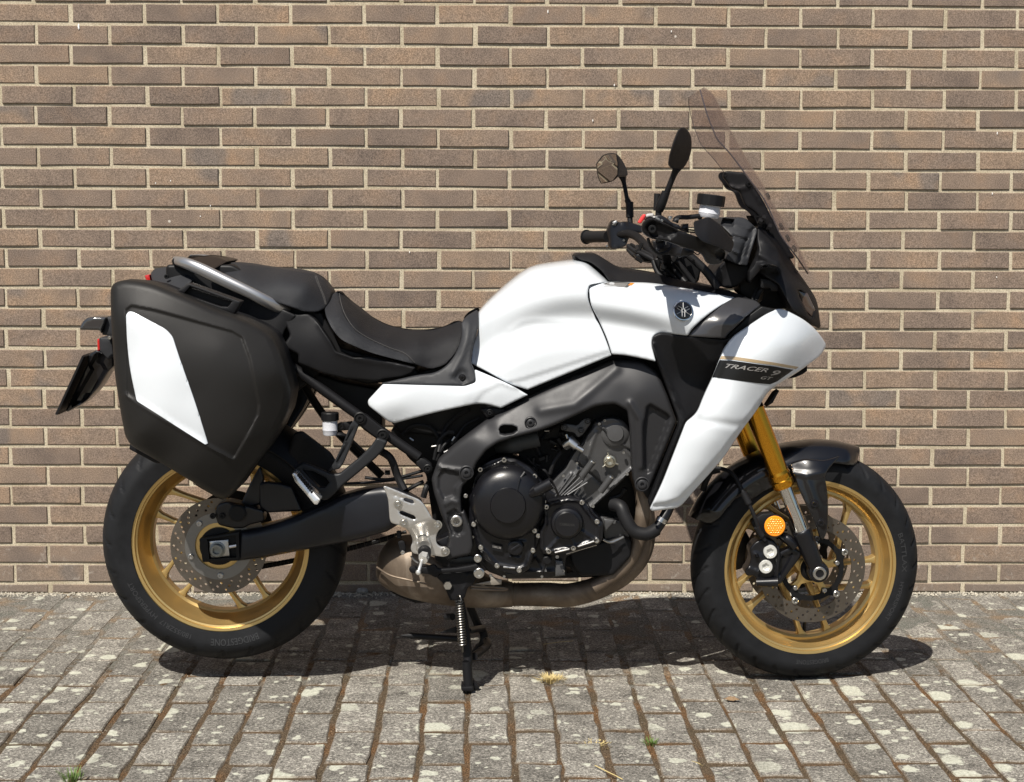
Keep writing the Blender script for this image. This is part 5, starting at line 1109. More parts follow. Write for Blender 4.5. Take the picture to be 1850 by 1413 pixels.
# hoses, cables and connectors in the dark space behind the frame
rr_ = random.Random(5); k_ = 0
HOSES = [([(445, 340), (470, 240), (520, 190), (560, 190)], .0045), ([(460, 345), (500, 260), (560, 215)], .0035), ([(120, 280), (200, 330), (240, 430), (280, 510)], .010), ([(280, 520), (330, 490), (385, 462)], .0050), ([(385, 550), (400, 500), (415, 470)], .0075), ([(60, 440), (200, 450), (390, 400)], .0040), ([(-60, 475), (150, 462), (380, 430)], .0035), ([(270, 200), (330, 150), (420, 160), (470, 220)], .0050), ([(640, 60), (560, 110), (500, 180), (470, 300)], .0050), ([(960, 330), (1010, 380), (1060, 400), (1090, 450)], .0035), ([(1040, 230), (1080, 180), (1150, 150)], .0045), ([(1150, 300), (1110, 360), (1090, 420)], .005), ([(950, 400), (1040, 395), (1075, 420)], .0022), ([(1420, 560), (1480, 540), (1510, 500)], .006), ([(1000, 250), (1040, 320), (1080, 330)], .007), ([(700, 110), (620, 150), (560, 230)], .0035)]
for P_, r_ in HOSES:
    m = MB(); m.tube([T1('F', x, y, .10+.03*rr_.random()) for x, y in P_], r_, 8); m.build('hose', SOFT, bike)
for k in range(26):
    x, y = rr_.choice([(rr_.uniform(290, 560), rr_.uniform(130, 330)), (rr_.uniform(940, 1100), rr_.uniform(330, 440)), (rr_.uniform(1060, 1200), rr_.uniform(150, 300)), (rr_.uniform(180, 420), rr_.uniform(330, 440)), (rr_.uniform(380, 520), rr_.uniform(620, 880))])
    w_, h_ = rr_.uniform(.008, .02), rr_.uniform(.006, .014); a = rr_.uniform(0, 3.1); p = pt(T1('F', x, y, rr_.uniform(.075, .115)))
    m = MB(); m.box(p-Vector((math.cos(a), 0, math.sin(a)))*w_/2, p+Vector((math.cos(a), 0, math.sin(a)))*w_/2, .02, h_, raw=True, bev=.4); m.build('connector', rr_.choice([DARK, SOFT, BLACKP, ENGB]), bike)
for q in ((545, 235), (430, 268), (1060, 180), (1140, 120), (330, 235), (500, 300)):
    p = pt(T1('F', *q, .125)); a = rr_.uniform(0, 3); m = MB(); m.tube([p, p+Vector((math.cos(a), 0, math.sin(a)))*.012], .0025, 8, raw=True); m.build('clip', STEEL, bike)
# radiator hose
m = MB(); m.tube([T1('F', 1440, 590, .13), T1('F', 1485, 605, .15), T1('F', 1510, 665, .16), T1('F', 1555, 735, .165), T1('F', 1625, 755, .165), T1('F', 1685, 728, .155)], .0165, 18); h1 = m.build('radiator_hose', SOFT, bike, 60)
m = MB(); m.tube([T1('F', 1675, 740, .155), T1('F', 1730, 655, .145), T1('F', 1755, 600, .135)], .0135, 16); m.build('hose_end', ENGB, h1)
m = MB(); A, B = pt(T1('F', 1705, 690, .15)), pt(T1('F', 1718, 668, .148)); m.tube([A, B], .0145, 18, raw=True); m.build('hose_clamp', STEEL, h1)
m = MB(); m.sheet(T('F', [(1190, 830), (1380, 800), (1500, 762), (1545, 790), (1540, 880), (1440, 985), (1262, 990), (1210, 920)]), [(1080, 1000, .115)], .12, rnd=5, res=8, crad=5, ridges=[(T('F', [(1420, 800), (1500, 830)]), .004, 3)]); m.build('oil_cooler_cover', BLACKP, bike)
m = MB(); m.sheet(T('F', [(1310, 640), (1400, 660), (1520, 690), (1530, 770), (1400, 800), (1380, 720)]), [(1090, 950, .10)], .1, rnd=3, res=8); m.sheet(T('F', [(1390, 668), (1455, 678), (1400, 740)]), [(1100, 940, .13)], .02, rnd=2); m.build('oil_cooler', ENGG, bike)
m = MB(); m.tube([T1('F', 1385, 785, .15), T1('F', 1430, 800, .14), T1('F', 1500, 770, .13)], .003, 6); m.tube([T1('F', 1180, 865, .165), T1('F', 1270, 838, .16), T1('F', 1350, 815, .16)], .002, 6); m.build('clutch_cable', STEEL, eng)
m = MB(); m.lathe(T1('F', 1075, 895, .15), [(.012, 0), (.012, .014), (.009, .016), (.00002, .016)], 8); m.tube([T1('F', 1070, 920, .16), T1('F', 1045, 985, .15)], .0018, 6); m.build('drain_plug', DARK, eng)
for q, r_ in (((688, 890), .0085), ((695, 972), .0115)): 
    m = MB(); m.lathe(T1('F', *q, .165), [(r_*1.15, 0), (r_*1.15, .003), (r_, .004), (r_*.95, .012), (r_*.5, .012), (r_*.45, .008), (.00002, .008)], 22); m.build('bolt', ZINC, eng)

for q, r_, u in (((1365, 140), .0040, .150), ((1395, 122), .0035, .150), ((1500, 300), .0040, .150), ((1240, 360), .0040, .140), ((1165, 430), .0038, .140), ((1520, 420), .0042, .145), ((1330, 600), .0042, .145), ((1130, 880), .005, .150), ((760, 985), .004, .150), ((835, 990), .004, .150), ((1045, 990), .004, .148), ((1165, 960), .004, .145), ((1060, 575), .0045, .170), ((660, 770), .004, .150)): bolt(T1('F', *q, u), r_, STEEL, eng, h=.005)
for k in range(5):   # cooling ribs on the barrel
    m = MB(); m.tube([T1('F', 1120+k*17, 545-k*2, .150), T1('F', 1215+k*21, 415+k*13, .150)], .0020, 6); m.build('barrel_rib', ENGG, blk)
m = MB(); m.sheet(T('F', [(1120, 900), (1160, 905), (1175, 985), (1120, 990)]), [(1010, 1030, .15)], .02, rnd=2); m.build('oil_filter_boss', ENGG, eng)
# ------------------------------------------------------------------ exhaust
m = MB(); m.loft([(681, 1015, 1040, .03, 2.2), (688, 996, 1052, .055, 2.3), (706, 975, 1064, .08, 2.5), (735, 968, 1074, .10, 2.8), (780, 975, 1083, .11, 3), (830, 1000, 1090, .105, 2.8), (880, 1040, 1095, .07, 2.4), (925, 1052, 1096, .035, 2)], 40, 5); muf = m.build('exhaust_silencer', EXH, bike, 60)
m = MB(); m.tube([T1('F', 126, 940, .075), T1('F', 200, 985, .1085), T1('F', 300, 1010, .1195), T1('F', 400, 1032, .1205)], .0028, 8); m.build('weld_seam', EXH, muf); m = MB(); m.tube([T1('F', 650, 1045, .118), T1('F', 830, 1055, .10), T1('F', 828, 1066, .10), T1('F', 650, 1060, .118)], .0035, 8); m.build('weld_seam', EXH, muf)
m = MB(); m.tube([T1('F', 640, 1095, -.0), (925, 1074, .0), (985, 1074, .02), (1030, 1075, .04), (1085, 1060, .05), (1130, 1035, .05), (1158, 1002, .05), (1168, 960, .05), (1165, 915, .06), (1160, 880, .07)], [.030, .030, .031, .0305, .029, .027, .0255, .024, .0225, .021], 24, 6); m.build('exhaust_pipe', EXH, bike, 60)
for dx in (-5, 0, 6):
    m = MB(); c = pt((930+dx, 1074, 0)); m.lathe(c, [(.030, -.0015), (.0325, -.001), (.0325, .001), (.030, .0015)], 40, raw=True, axis=(1, 0, 0)); m.build('pipe_joint', EXH, muf)
for yo, uo in ((-8, -.03), (-3, .0), (2, .085)):
    m = MB(); m.tube([(1070+yo, 1062, uo), (1120+yo, 1030, uo), (1146+yo, 990, uo), (1158+yo, 940, uo), (1158+yo, 890, uo), (1140+yo, 840, uo)], .019, 16); m.build('header_pipe', EXH, bike, 60)
m = MB(); m.sheet(T('F', [(660, 1035), (760, 1015), (758, 990), (770, 988), (790, 1005), (822, 1008), (820, 1035), (780, 1040)]), [(870, 1050, .125)], .004, rnd=1); m.build('silencer_bracket', mat('dull_bracket_steel', (.30, .27, .23), rough=.55, metal=.6), muf)
m = MB(); m.sheet(T('F', [(200, 1075), (330, 1110), (430, 1135), (340, 1140), (300, 1125), (240, 1100)]), [(730, 1080, .06)], .1, rnd=3); m.build('silencer_outlet', DARK, muf)

# ------------------------------------------------------------------ rider footrest, pedal, stand
HP = T('H', [(848, 792, 3), (868, 786, 3), (1140, 895, 10), (1178, 935, 12), (1245, 1052, 14), (1282, 1068, 8), (1312, 1088, 8), (1318, 1120, 8), (1290, 1145, 10), (1270, 1190, 14), (1275, 1245, 14), (1305, 1272, 12), (1350, 1270, 10), (1378, 1298, 8), (1374, 1338, 8), (1335, 1354, 8), (1240, 1340, 14), (1180, 1345, 12), (1080, 1322, 8), (1066, 1280, 8), (1088, 1215, 20), (1052, 1145, 20), (1008, 1108, 12), (912, 1082, 8), (900, 1050, 8), (888, 880, 20)])
def plate_u(Q):
    x, y = toB(Q, 'H'); s_ = y+.30*(x-1100); return .205-.028*smooth01((s_-1075)/150)
m = MB(); m.sheet(HP, plate_u, .006, rnd=1.6, res=4, holes=[T('H', [(1015, 886), (1030, 880), (1085, 898), (1095, 912), (1090, 926), (1070, 925), (1025, 910), (1012, 900)]), T('H', [(985, 988), (1000, 984), (1095, 1022), (1110, 1040), (1105, 1054), (1085, 1054), (990, 1016), (978, 1000)])], hrnd=1,
    ridges=[(T('H', [(925, 855), (1010, 885)]), -.0022, 1.6), (T('H', [(965, 975), (1000, 995)]), -.0022, 1.6)], steps=[(T('H', [(1120, 1090), (1210, 1010), (1260, 1050), (1190, 1130), (1120, 1220), (1085, 1215), (1060, 1140)]), .0, 5)]); hp = m.build('heel_plate', ALU, bike, 30)
for q in ((968, 930), (1014, 1080), (1284, 1096), (1345, 1310)): bolt(T1('H', *q, float(plate_u(np.array(T('H', [q]))[:, :2])[0])), .0078, ZINC, hp, washer=True)
m = MB(); m.tube([T1('M', 285, 160, .18), T1('M', 295, 215, .235)], [.013, .0165], 18, smooth=False); m.sheet(T('M', [(225, 175), (330, 140), (355, 210), (310, 215), (250, 250), (230, 240)]), [(762, 985, .20)], .02, rnd=2, crad=3); pg = m.build('footrest', mat('footrest_alloy', (.68, .66, .62), rough=.3, metal=.9), hp)
m = MB()
for k in range(10):
    a = R(-20-k*16); c1, c2 = pt(T1('M', 288, 185, .20)), pt(T1('M', 298, 240, .26)); off = Vector((math.cos(a)*.015, 0, math.sin(a)*.006)); m.tube([c1+off, c2+off], .0022, 6, raw=True)
m.build('footrest_teeth', ALU, pg)
m = MB(); m.tube([T1('M', 296, 250, .255), T1('M', 298, 272, .285)], [.0165, .0150], 18, smooth=False); m.build('footrest_rubber', SOFT, pg)
m = MB(); m.tube([T1('M', 292, 285, .29), T1('M', 285, 318, .31)], [.0135, .0110], 6, smooth=False); m.tube([T1('M', 275, 320, .31), T1('M', 262, 365, .325), T1('M', 250, 405, .335)], .0038, 8); m.lathe(pt(T1('M', 246, 416, .335)), [(.002, -.006), (.006, -.004), (.0068, 0), (.005, .004), (.00002, .006)], 12, raw=True); m.build('footrest_feeler', mat('pale_alloy', (.75, .74, .70), rough=.3, metal=.7), pg)
# pedal return, master cylinder pushrod
m = MB(); m.tube([T1('M', 90, 85, .17), T1('M', 95, 140, .17)], .006, 10); m.sheet(T('M', [(82, 175), (110, 160), (135, 170), (145, 210), (145, 265), (110, 275), (100, 250)]), [(725, 985, .175)], .012, rnd=1.5, crad=2); mc = m.build('master_cylinder_rod', BLACKP, bike)
bolt(T1('M', 122, 257, .176), .0055, ZINC, mc)
m = MB(); m.tube([T1('M', 185, 285, .19), T1('M', 220, 325, .19), T1('M', 245, 340, .19)], .0022, 8); m.build('pedal_spring', STEEL, bike)
m = MB(); m.sheet(T('M', [(168, 385), (195, 365), (300, 372), (375, 352), (405, 390), (560, 378), (690, 355), (720, 345), (745, 370), (690, 405), (410, 425), (390, 460), (330, 430), (185, 420)]), [(780, 1025, .17)], .014, rnd=2.2, res=7, crad=3); m.build('brake_pedal', BLACKP, bike)
m = MB(); m.sheet(T('M', [(375, 440), (420, 420), (690, 405), (715, 440), (690, 500), (640, 540), (615, 620), (560, 640), (500, 640), (440, 500)]), [(820, 1060, .145)], .012, rnd=2, res=7, crad=3, ridges=[(T('M', [(640, 430), (600, 600)]), .004, 2.5)]); sb = m.build('stand_bracket', BLACKP, bike)
m = MB(); c = T1('M', 482, 517, .146); m.lathe(c, [(.0125, 0), (.0125, .006), (.0105, .0085), (.00002, .0085)], 6); m.build('stand_bolt', ZINC, sb)
m = MB(); m.sheet(T('F', [(440, 800), (530, 760), (560, 880), (650, 872), (720, 880), (740, 960), (520, 960), (450, 900)]), [(820, 1010, .12)], .06, rnd=3, crad=4); m.build('crankcase_rear_lug', ENGB, bike)
for q in ((612, 862), (565, 880)): ringbolt(T1('F', *q), .006, .135, bike)
stand = empty('centre_stand', (0, 0, 0), 0, bike)
FT = Vector((at(847, 1241, .14)[0], at(847, 1241, .14)[1], 0))
def zfix(p, z): q = pt(p); return Vector((q.x, q.y, z))
ftn = pt((848, 1238, .15)); 
m = MB(); m.tube([T1('M', 560, 560, .125), T1('M', 605, 800, .13), T1('M', 640, 1100, .14)]+[(843, 1200, .15)], [.0095, .0125, .0125, .0125], 14); m.tube([(843, 1196, .150), (846.5, 1240, .155)], .0125, 14); m.build('leg', BLACKP, stand)
m = MB(); m.sheet(T('M', [(585, 1318), (600, 1330), (680, 1325), (690, 1345), (680, 1366), (600, 1366), (588, 1350)]), [(845, 1243, .175)], .05, rnd=1.5, crad=2); m.build('foot', BLACKP, stand)
m = MB(); m.sheet(T('M', [(672, 1300), (672, 1255), (735, 1330), (725, 1350), (690, 1350)]), [(860, 1240, .15)], .012, rnd=1); m.build('foot_gusset', BLACKP, stand)
m = MB(); m.tube([T1('M', 640, 640, -.10), T1('M', 720, 830, -.12), T1('M', 765, 900, -.13), T1('M', 765, 970, -.13), T1('M', 740, 1010, -.14)], .011, 12); m.tube([T1('M', 740, 1005, -.14), T1('M', 700, 1060, -.145)], .012, 12); m.build('leg', BLACKP, stand)
m = MB(); m.tube([T1('M', 790, 960, -.05), T1('M', 795, 1000, .0), T1('M', 690, 1085, .12)], .010, 12); m.tube([T1('M', 640, 880, .12), T1('M', 760, 860, -.12)], .009, 12); m.build('cross_tube', BLACKP, stand)
m = MB(); m.sheet(T('M', [(420, 893), (545, 845), (560, 860), (560, 900), (420, 900)]), [(810, 1140, .05)], .01, rnd=1); m.build('gusset', BLACKP, stand)
m = MB(); m.tube([T1('M', 560, 945, -.02), T1('M', 190, 920, -.04)], .0085, 12); m.tube([T1('M', 195, 920, -.04), T1('M', 108, 918, -.04)], [.0095, .002], 12, smooth=False); m.build('side_stand', BLACKP, bike)
m = MB(); m.tube([T1('M', 470, 770, .09), T1('M', 520, 770, .11)], .009, 12); m.build('stand_stop', SOFT, stand)
m = MB(); P_ = []; n_ = 17
A, B = pt(T1('M', 572, 640, .165)), pt(T1('M', 597, 990, .165)); ax = (B-A).normalized(); e1 = ax.orthogonal().normalized(); e2 = ax.cross(e1)
for k in range(n_*10+1): t = k/(n_*10); a = 2*math.pi*k/10; P_.append(A+(B-A)*t+(e1*math.cos(a)+e2*math.sin(a))*.0098)
m.tube(P_, .0021, 6, raw=True, smooth=False); m.tube([T1('M', 555, 610, .150), T1('M', 575, 600, .165), T1('M', 590, 640, .17)], .0022, 6); m.tube([T1('M', 597, 990, .165), T1('M', 600, 1050, .155)], .0026, 6); m.build('spring', mat('spring_steel', (.16, .155, .145), rough=.35, metal=1), stand)

# ------------------------------------------------------------------ front end
fk = empty('fork', (0, 0, 0), 0, bike)
def fpt(x, y, u): return (x, y, u)
for sg, off in ((1, (0, 0)), (-1, (-30, 0))):
    if sg > 0: line = lambda t: (1352+(1477-1352)*t, 714+(1032-714)*t, .113)
    else:
        e = Vector((math.sin(STEER)*0, 1, 0)); A = pt((1352, 714, .113)); B = pt((1477, 1032, .113)); sh = Vector((-math.sin(STEER)*.215, .215*math.cos(STEER), 0))
    def P(t):
        A = pt((1352, 714, .113)); B = pt((1477, 1032, .113)); q = A+(B-A)*t
        return q if sg > 0 else q+Vector((-math.sin(STEER)*.222, .222*math.cos(STEER), 0))
    m = MB(); m.tube([P(-.15), P(.44)], [.0265, .0250], 28, raw=True, smooth=False); gt = m.build('fork_tube', GOLDF, fk, 40)
    m = MB(); m.tube([P(.43), P(.445), P(.45), P(.475), P(.48), P(.505), P(.51), P(.52)], [.0255, .0275, .0262, .0262, .0285, .0285, .0275, .0255], 28, raw=True, smooth=False); m.build('fork_collar', GOLDF, gt, 40)
    m = MB(); m.tube([P(.50), P(.80)], .0180, 24, raw=True, smooth=False); m.build('fork_stanchion', CHROME, gt, 40)
    m = MB(); m.tube([P(.765), P(.78), P(.84), P(.90), P(.97), P(1.0)], [.0225, .0245, .0235, .0225, .0205, .0200], 22, raw=True); ff_ = m.build('fork_foot', ENGB, gt, 40)
    if sg > 0:
        m = MB(); c = (1479, 1034, .120); m.lathe(c, [(.0265, -.045), (.0265, .0), (.0245, .006), (.0200, .008), (.0195, .012)], 30); m.build('axle_clamp', ENGB, gt)
        m = MB(); m.lathe(c, [(.0170, .008), (.0170, .0145), (.0155, .016), (.0105, .016), (.0100, .004), (.00002, .004)], 24); m.build('axle_end', STEEL, gt)
        bolt(T1('N', 985, 890, .12), .0045, ZINC, gt)
        m = MB(); m.tube([P(.765), P(.79)], .0215, 24, raw=True, smooth=False); m.build('dust_seal', STEEL, gt)
# lower triple clamp and column seen above the fairing
m = MB(); m.box((1330, 700, 0), (1372, 690, 0), .22, .05, bev=.3); m.build('lower_clamp', DARK, bike)
# front mudguard
FC3 = Vector((FXc, 0, .300))
def rfun(a): return .3195+.014*max(0, (a-110)/45)**1.3+.012*max(0, (95-a)/27)**1.0
V, Fs = arc_band(0, 0, .33, .078, 66, 157, .040, .003, n=46, seg=18, crown=.006, ends=True, rfun=rfun)
Rz = Matrix.Rotation(STEER, 3, 'Z'); m = MB(); m.add([tuple(Rz@Vector((x, y, z))+FC3) for x, y, z in V], Fs); mg = m.build('mudguard', GLOSS, bike, 60)
m = MB(); m.sheet(T('G', [(690, 178, 8), (780, 150, 8), (890, 160, 10), (975, 135, 4), (905, 215, 10), (890, 250, 8), (908, 340, 20), (910, 540, 10), (885, 600, 8), (862, 590, 8), (835, 500, 20), (760, 350, 20), (715, 240, 14)]), T('G', [(700, 180, .095), (960, 140, .085), (890, 230, .118), (800, 200, .115), (760, 320, .122), (850, 420, .130), (900, 400, .118), (880, 580, .128)]), .006, rnd=2.5, res=5, ridges=[(T('G', [(705, 230), (800, 240), (885, 225)]), .005, 4), (T('G', [(790, 260), (840, 400), (870, 560)]), .004, 5)]); m.build('mudguard_stay', GLOSS, mg, 60)
m = MB(); m.sheet(T('G', [(265, 455, 3), (300, 390, 10), (360, 315, 10), (440, 250, 10), (540, 200, 8), (600, 180, 6), (620, 300, 6), (560, 330, 6), (470, 390, 8), (400, 440, 8), (330, 460, 6)]), [(1310, 880, .080), (1370, 850, .085)], .003, rnd=2, res=8); m.build('mudguard_skirt', GLOSS, mg, 60)
for q in ((833, 402), (867, 505)): bolt(T1('G', *q, .130), .0088, ENGB, mg, washer=True)
bolt(T1('G', 848, 592, .128), .0065, ENGB, mg)
# caliper, bracket, hose, reflector
m = MB(); m.sheet(T('G', [(640, 668), (700, 640), (765, 668), (752, 700), (642, 848), (600, 838), (610, 760)]), [(1420, 1020, .108)], .03, rnd=3, crad=4, res=5, steps=[(T('G', [(655, 690), (720, 672), (645, 800), (625, 790)]), -.007, 3)]); cb = m.build('caliper_bracket', ENGB, bike)
m = MB(); m.sheet(T('G', [(470, 650), (500, 615), (545, 590), (600, 600), (640, 640), (648, 700), (632, 800), (640, 850), (560, 850), (512, 825), (500, 800), (455, 800), (445, 770), (470, 740), (480, 700)]), [(1380, 1010, .118), (1360, 1030, .112)], .055, rnd=4, crad=5, res=4.5, ridges=[(T('G', [(620, 640), (610, 830)]), -.006, 3), (T('G', [(500, 680), (540, 700), (520, 790)]), .006, 4), (T('G', [(470, 760), (520, 780)]), .005, 3)]); fcal = m.build('brake_caliper', ENGB, bike, 50)
m = MB(); m.tube([T1('G', 510, 838, .115), T1('G', 630, 835, .120)], [.010, .012], 14); m.build('caliper_foot', ENGB, fcal)
for q, r_ in (((588, 666), 37), ((563, 749), 37)):
    rr = r_/3.071*PX; c = T1('G', *q, .122); m = MB(); N_ = 48; P3 = pt(c); V = []
    pr = [(rr, -.004), (rr, .003), (rr*.93, .0045), (rr*.62, .0045), (rr*.45, -.001), (.0001, -.001)]
    for i, (r1, h) in enumerate(pr):
        for k in range(N_):
            a = 2*math.pi*k/N_; s = 1-(.16*(.5+.5*math.cos(6*a)) if i in (3, 4) else 0); V.append(P3+Vector((r1*s*math.cos(a), -h, r1*s*math.sin(a))))
    m.add(V, [(i*N_+k, i*N_+(k+1) % N_, (i+1)*N_+(k+1) % N_, (i+1)*N_+k) for i in range(5) for k in range(N_)]); m.build('caliper_bolt', mat('bright_zinc', (.80, .80, .76), rough=.3, metal=.55), fcal, 40)
for q in ((565, 611), (513, 687)): ringbolt(T1('G', *q), .0055, .123, fcal, ENGB)
m = MB()
for k in range(5): m.box(T1('G', 480+k*9, 640+k*26, .10), T1('G', 505+k*9, 632+k*26, .10), .03, .004)
m.build('brake_pads', mat('pad_backing', (.16, .12, .10), rough=.6, metal=.4), fcal)
m = MB(); m.sheet(T('G', [(375, 680), (400, 640), (420, 570), (450, 545), (480, 600), (470, 700), (430, 760), (390, 770)]), [(1330, 1000, -.05)], .06, rnd=4, crad=4, res=7); m.build('brake_caliper', ENGB, bike)
m = MB(); m.tube([(1283, 845, .07), T1('G', 330, 208, .09), T1('G', 385, 240, .11), T1('G', 435, 330, .13), T1('G', 470, 400, .135), T1('G', 505, 480, .135), T1('G', 530, 560, .13), T1('G', 560, 605, .128)], .0052, 10); hz = m.build('brake_hose', SOFT, bike, 60)
m = MB(); m.tube([T1('G', 438, 335, .131), T1('G', 470, 400, .1355)], .0085, 12); m.build('hose_grommet', SOFT, hz); m = MB(); m.tube([T1('G', 512, 530, .134), T1('G', 530, 560, .131), T1('G', 545, 580, .130)], .0075, 12); m.build('hose_grommet', SOFT, hz)
m = MB(); m.lathe(T1('G', 613, 524, .130), [(.0275, -.014), (.0280, -.008), (.0280, .0), (.0265, .0005)], 40); rf = m.build('reflector_housing', BLACKP, bike)
m = MB(); c = pt(T1('G', 613, 523, .130)); m.lathe(c, [(.0262, -.002), (.0262, .003), (.0245, .0045), (.012, .0055), (.00002, .006)], 40, raw=True); m.build('reflector', ORANGE, rf)
m = MB()
for i in range(-3, 4):
    for j in range(-3, 4):
        x, z = i*.0062+(j % 2)*.0031, j*.0055
        if x*x+z*z < .021**2: m.lathe(c+Vector((x, -.0050, z)), [(.0028, 0), (.0015, .0012), (.00002, .0016)], 6, raw=True)
m.build('reflector_facets', ORANGE, rf)
m = MB(); m.tube([T1('G', 640, 570, .10), T1('G', 690, 600, .11), T1('G', 725, 640, .11)], [.010, .013, .012], 12); m.build('reflector_arm', ENGB, bike)
m = MB(); m.sheet(T('G', [(480, 500), (540, 455), (600, 450), (650, 490), (640, 560), (560, 570), (500, 540)]), [(1390, 950, .09)], .03, rnd=3, crad=4); m.build('reflector_mount', BLACKP, bike)
m = MB(); m.tube([(1286, 848, .06), (1275, 870, .05), (1270, 885, .04)], .008, 10); m.tube([(1275, 835, .05), (1283, 850, .06), (1300, 848, .06)], .009, 10); m.build('hose_guide', SOFT, bike)

# ------------------------------------------------------------------ handlebar and controls
hb = empty('handlebar', (0, 0, 0), 0, bike)
m = MB(); m.tube([T1('J', 330, 600, -.34), T1('J', 480, 570, -.27), T1('J', 560, 575, -.24), T1('J', 640, 620, -.20), T1('J', 740, 730, -.13), T1('J', 830, 820, -.08), (1202, 478, 0.0), (1205, 470, .08), (1200, 450, .14), (1188, 422, .24), (1180, 414, .38)], .0112, 14); m.build('bar_tube', BLACKP, hb, 60)
m = MB(); m.tube([T1('J', 52, 603, -.425), T1('J', 62, 603, -.422)], .0205, 22, smooth=False); m.tube([T1('J', 62, 603, -.422), T1('J', 110, 602, -.405)], .0170, 20, smooth=False); m.tube([T1('J', 105, 602, -.405), T1('J', 300, 598, -.335)], .0160, 20, smooth=False); m.build('grip', SOFT, hb)
m = MB(); m.tube([(1177, 413, .405), (1186, 418, .30)], .0160, 18); m.build('grip', SOFT, hb)
m = MB(); m.sheet(T('J', [(290, 510), (330, 425), (380, 412), (420, 440), (520, 430), (640, 470), (690, 480), (680, 560), (560, 560), (520, 640), (500, 700), (420, 735), (330, 740), (300, 700), (310, 640), (285, 560)]), T('J', [(350, 500, -.30), (600, 520, -.25), (400, 700, -.28)]), .05, rnd=3, crad=4, res=8, ridges=[(T('J', [(340, 440), (350, 720)]), .006, 4), (T('J', [(480, 440), (490, 700)]), -.005, 5)]); m.build('switch_housing', ENGB, hb)
m = MB(); m.sheet(T('J', [(345, 470), (360, 430), (390, 418), (408, 440), (380, 475)]), T('J', [(370, 450, -.288)]), .01, rnd=1.5); m.build('switch_button', STEEL, hb)
for q in ((475, 640), (285, 705)): bolt(T1('J', *q, -.27), .0035, STEEL, hb)
m = MB(); m.sheet(T('J', [(630, 440), (665, 385), (690, 350), (722, 355), (700, 400), (665, 455), (640, 452)]), T('J', [(680, 400, .30)]), .02, rnd=2, crad=2); m.build('kill_switch', REDS, hb)
m = MB(); m.sheet(T('J', [(716, 365), (740, 345), (805, 340), (806, 385), (722, 388)]), T('J', [(760, 360, .30)]), .03, rnd=2, crad=2); m.build('switch_pod', LGREY, hb)
m = MB(); m.sheet(T('J', [(690, 420), (740, 375), (880, 355), (960, 400), (1000, 440), (1090, 470), (1120, 520), (1050, 520), (900, 440), (800, 400)]), T('J', [(900, 420, .33)]), .05, rnd=3, res=6, crad=4, ridges=[(T('J', [(830, 400), (870, 430)]), .004, 2.5)]); m.build('switch_housing', ENGB, hb)
for q in ((860, 408), (895, 420), (985, 402), (840, 395)): bolt(T1('J', *q, .338), .0032, STEEL, hb)
m = MB(); m.lathe(T1('J', 985, 400, .30), [(.006, -.0), (.006, .004), (.004, .006), (.00002, .006)], 12, axis=(0, 0, 1)); m.build('adjuster_screw', ZINC, hb)
# clutter under the bar: master cylinder, cables
m = MB(); m.sheet(T('J', [(790, 640), (960, 650), (1130, 720), (1260, 740), (1250, 800), (1100, 830), (950, 800), (860, 790), (800, 720)]), T('J', [(1000, 740, .20)]), .05, rnd=3, res=8, crad=5, ridges=[(T('J', [(850, 760), (1000, 700)]), .006, 4), (T('J', [(1000, 700), (960, 800)]), .006, 4), (T('J', [(1130, 720), (1100, 810)]), .006, 4)]); m.build('master_cylinder', ENGB, hb)
m = MB(); m.sheet(T('J', [(1130, 460), (1190, 455), (1195, 560), (1130, 540), (1090, 520)]), T('J', [(1150, 500, .26)]), .04, rnd=3); m.build('lever_perch', ENGB, hb)
CAB = [([(520, 700), (600, 760), (700, 800), (830, 880), (900, 1010)], -.15, -.03, .006), ([(560, 690), (640, 740), (760, 800), (880, 900), (960, 1050)], -.18, 0, .005), ([(520, 740), (600, 820), (700, 860), (800, 870)], -.2, -.1, .006), ([(740, 620), (780, 720), (860, 790), (960, 760), (1010, 690)], .25, .2, .004), ([(860, 800), (930, 900), (1000, 1000), (1080, 1090)], .0, .03, .008), ([(930, 820), (1010, 920), (1100, 1040), (1160, 1110)], .02, .05, .008), ([(1000, 830), (1080, 900), (1180, 1020), (1250, 1110)], .05, .05, .007), ([(1180, 790), (1280, 880), (1400, 1000), (1520, 1170)], .12, .13, .0105), ([(1040, 410), (1090, 385), (1180, 385), (1310, 370)], .30, .27, .0058), ([(1040, 440), (1050, 420), (1080, 420)], .30, .30, .007), ([(1150, 520), (1260, 530)], .24, .2, .002), ([(1150, 545), (1260, 552)], .24, .2, .002), ([(800, 870), (850, 1000), (920, 1060)], -.05, -.02, .007), ([(1240, 760), (1290, 800), (1330, 770)], .2, .18, .0015), ([(620, 700), (680, 760), (730, 830)], -.19, -.14, .004), ([(540, 720), (580, 780), (660, 830), (720, 850)], -.21, -.15, .004)]
for P_, u0, u1, r_ in CAB:
    n_ = len(P_); m = MB(); m.tube([T1('J', x, y, u0+(u1-u0)*i/(n_-1)) for i, (x, y) in enumerate(P_)], r_, 8); m.build('cable', SOFT, hb, 60)
for k in range(22):
    x, y = rr_.choice([(rr_.uniform(520, 800), rr_.uniform(690, 860)), (rr_.uniform(850, 1230), rr_.uniform(720, 860)), (rr_.uniform(880, 1250), rr_.uniform(860, 1080))]); 
    if x < 900 and y > 860: continue
    p = pt(T1('J', x, y, rr_.uniform(-.05, .1))); a = rr_.uniform(0, 3.1); L_ = rr_.uniform(.008, .022)
    m = MB(); m.box(p-Vector((math.cos(a), 0, math.sin(a)))*L_/2, p+Vector((math.cos(a), 0, math.sin(a)))*L_/2, .02, rr_.uniform(.006, .014), raw=True, bev=.4); m.build('connector', rr_.choice([DARK, ENGB, SOFT]), hb)
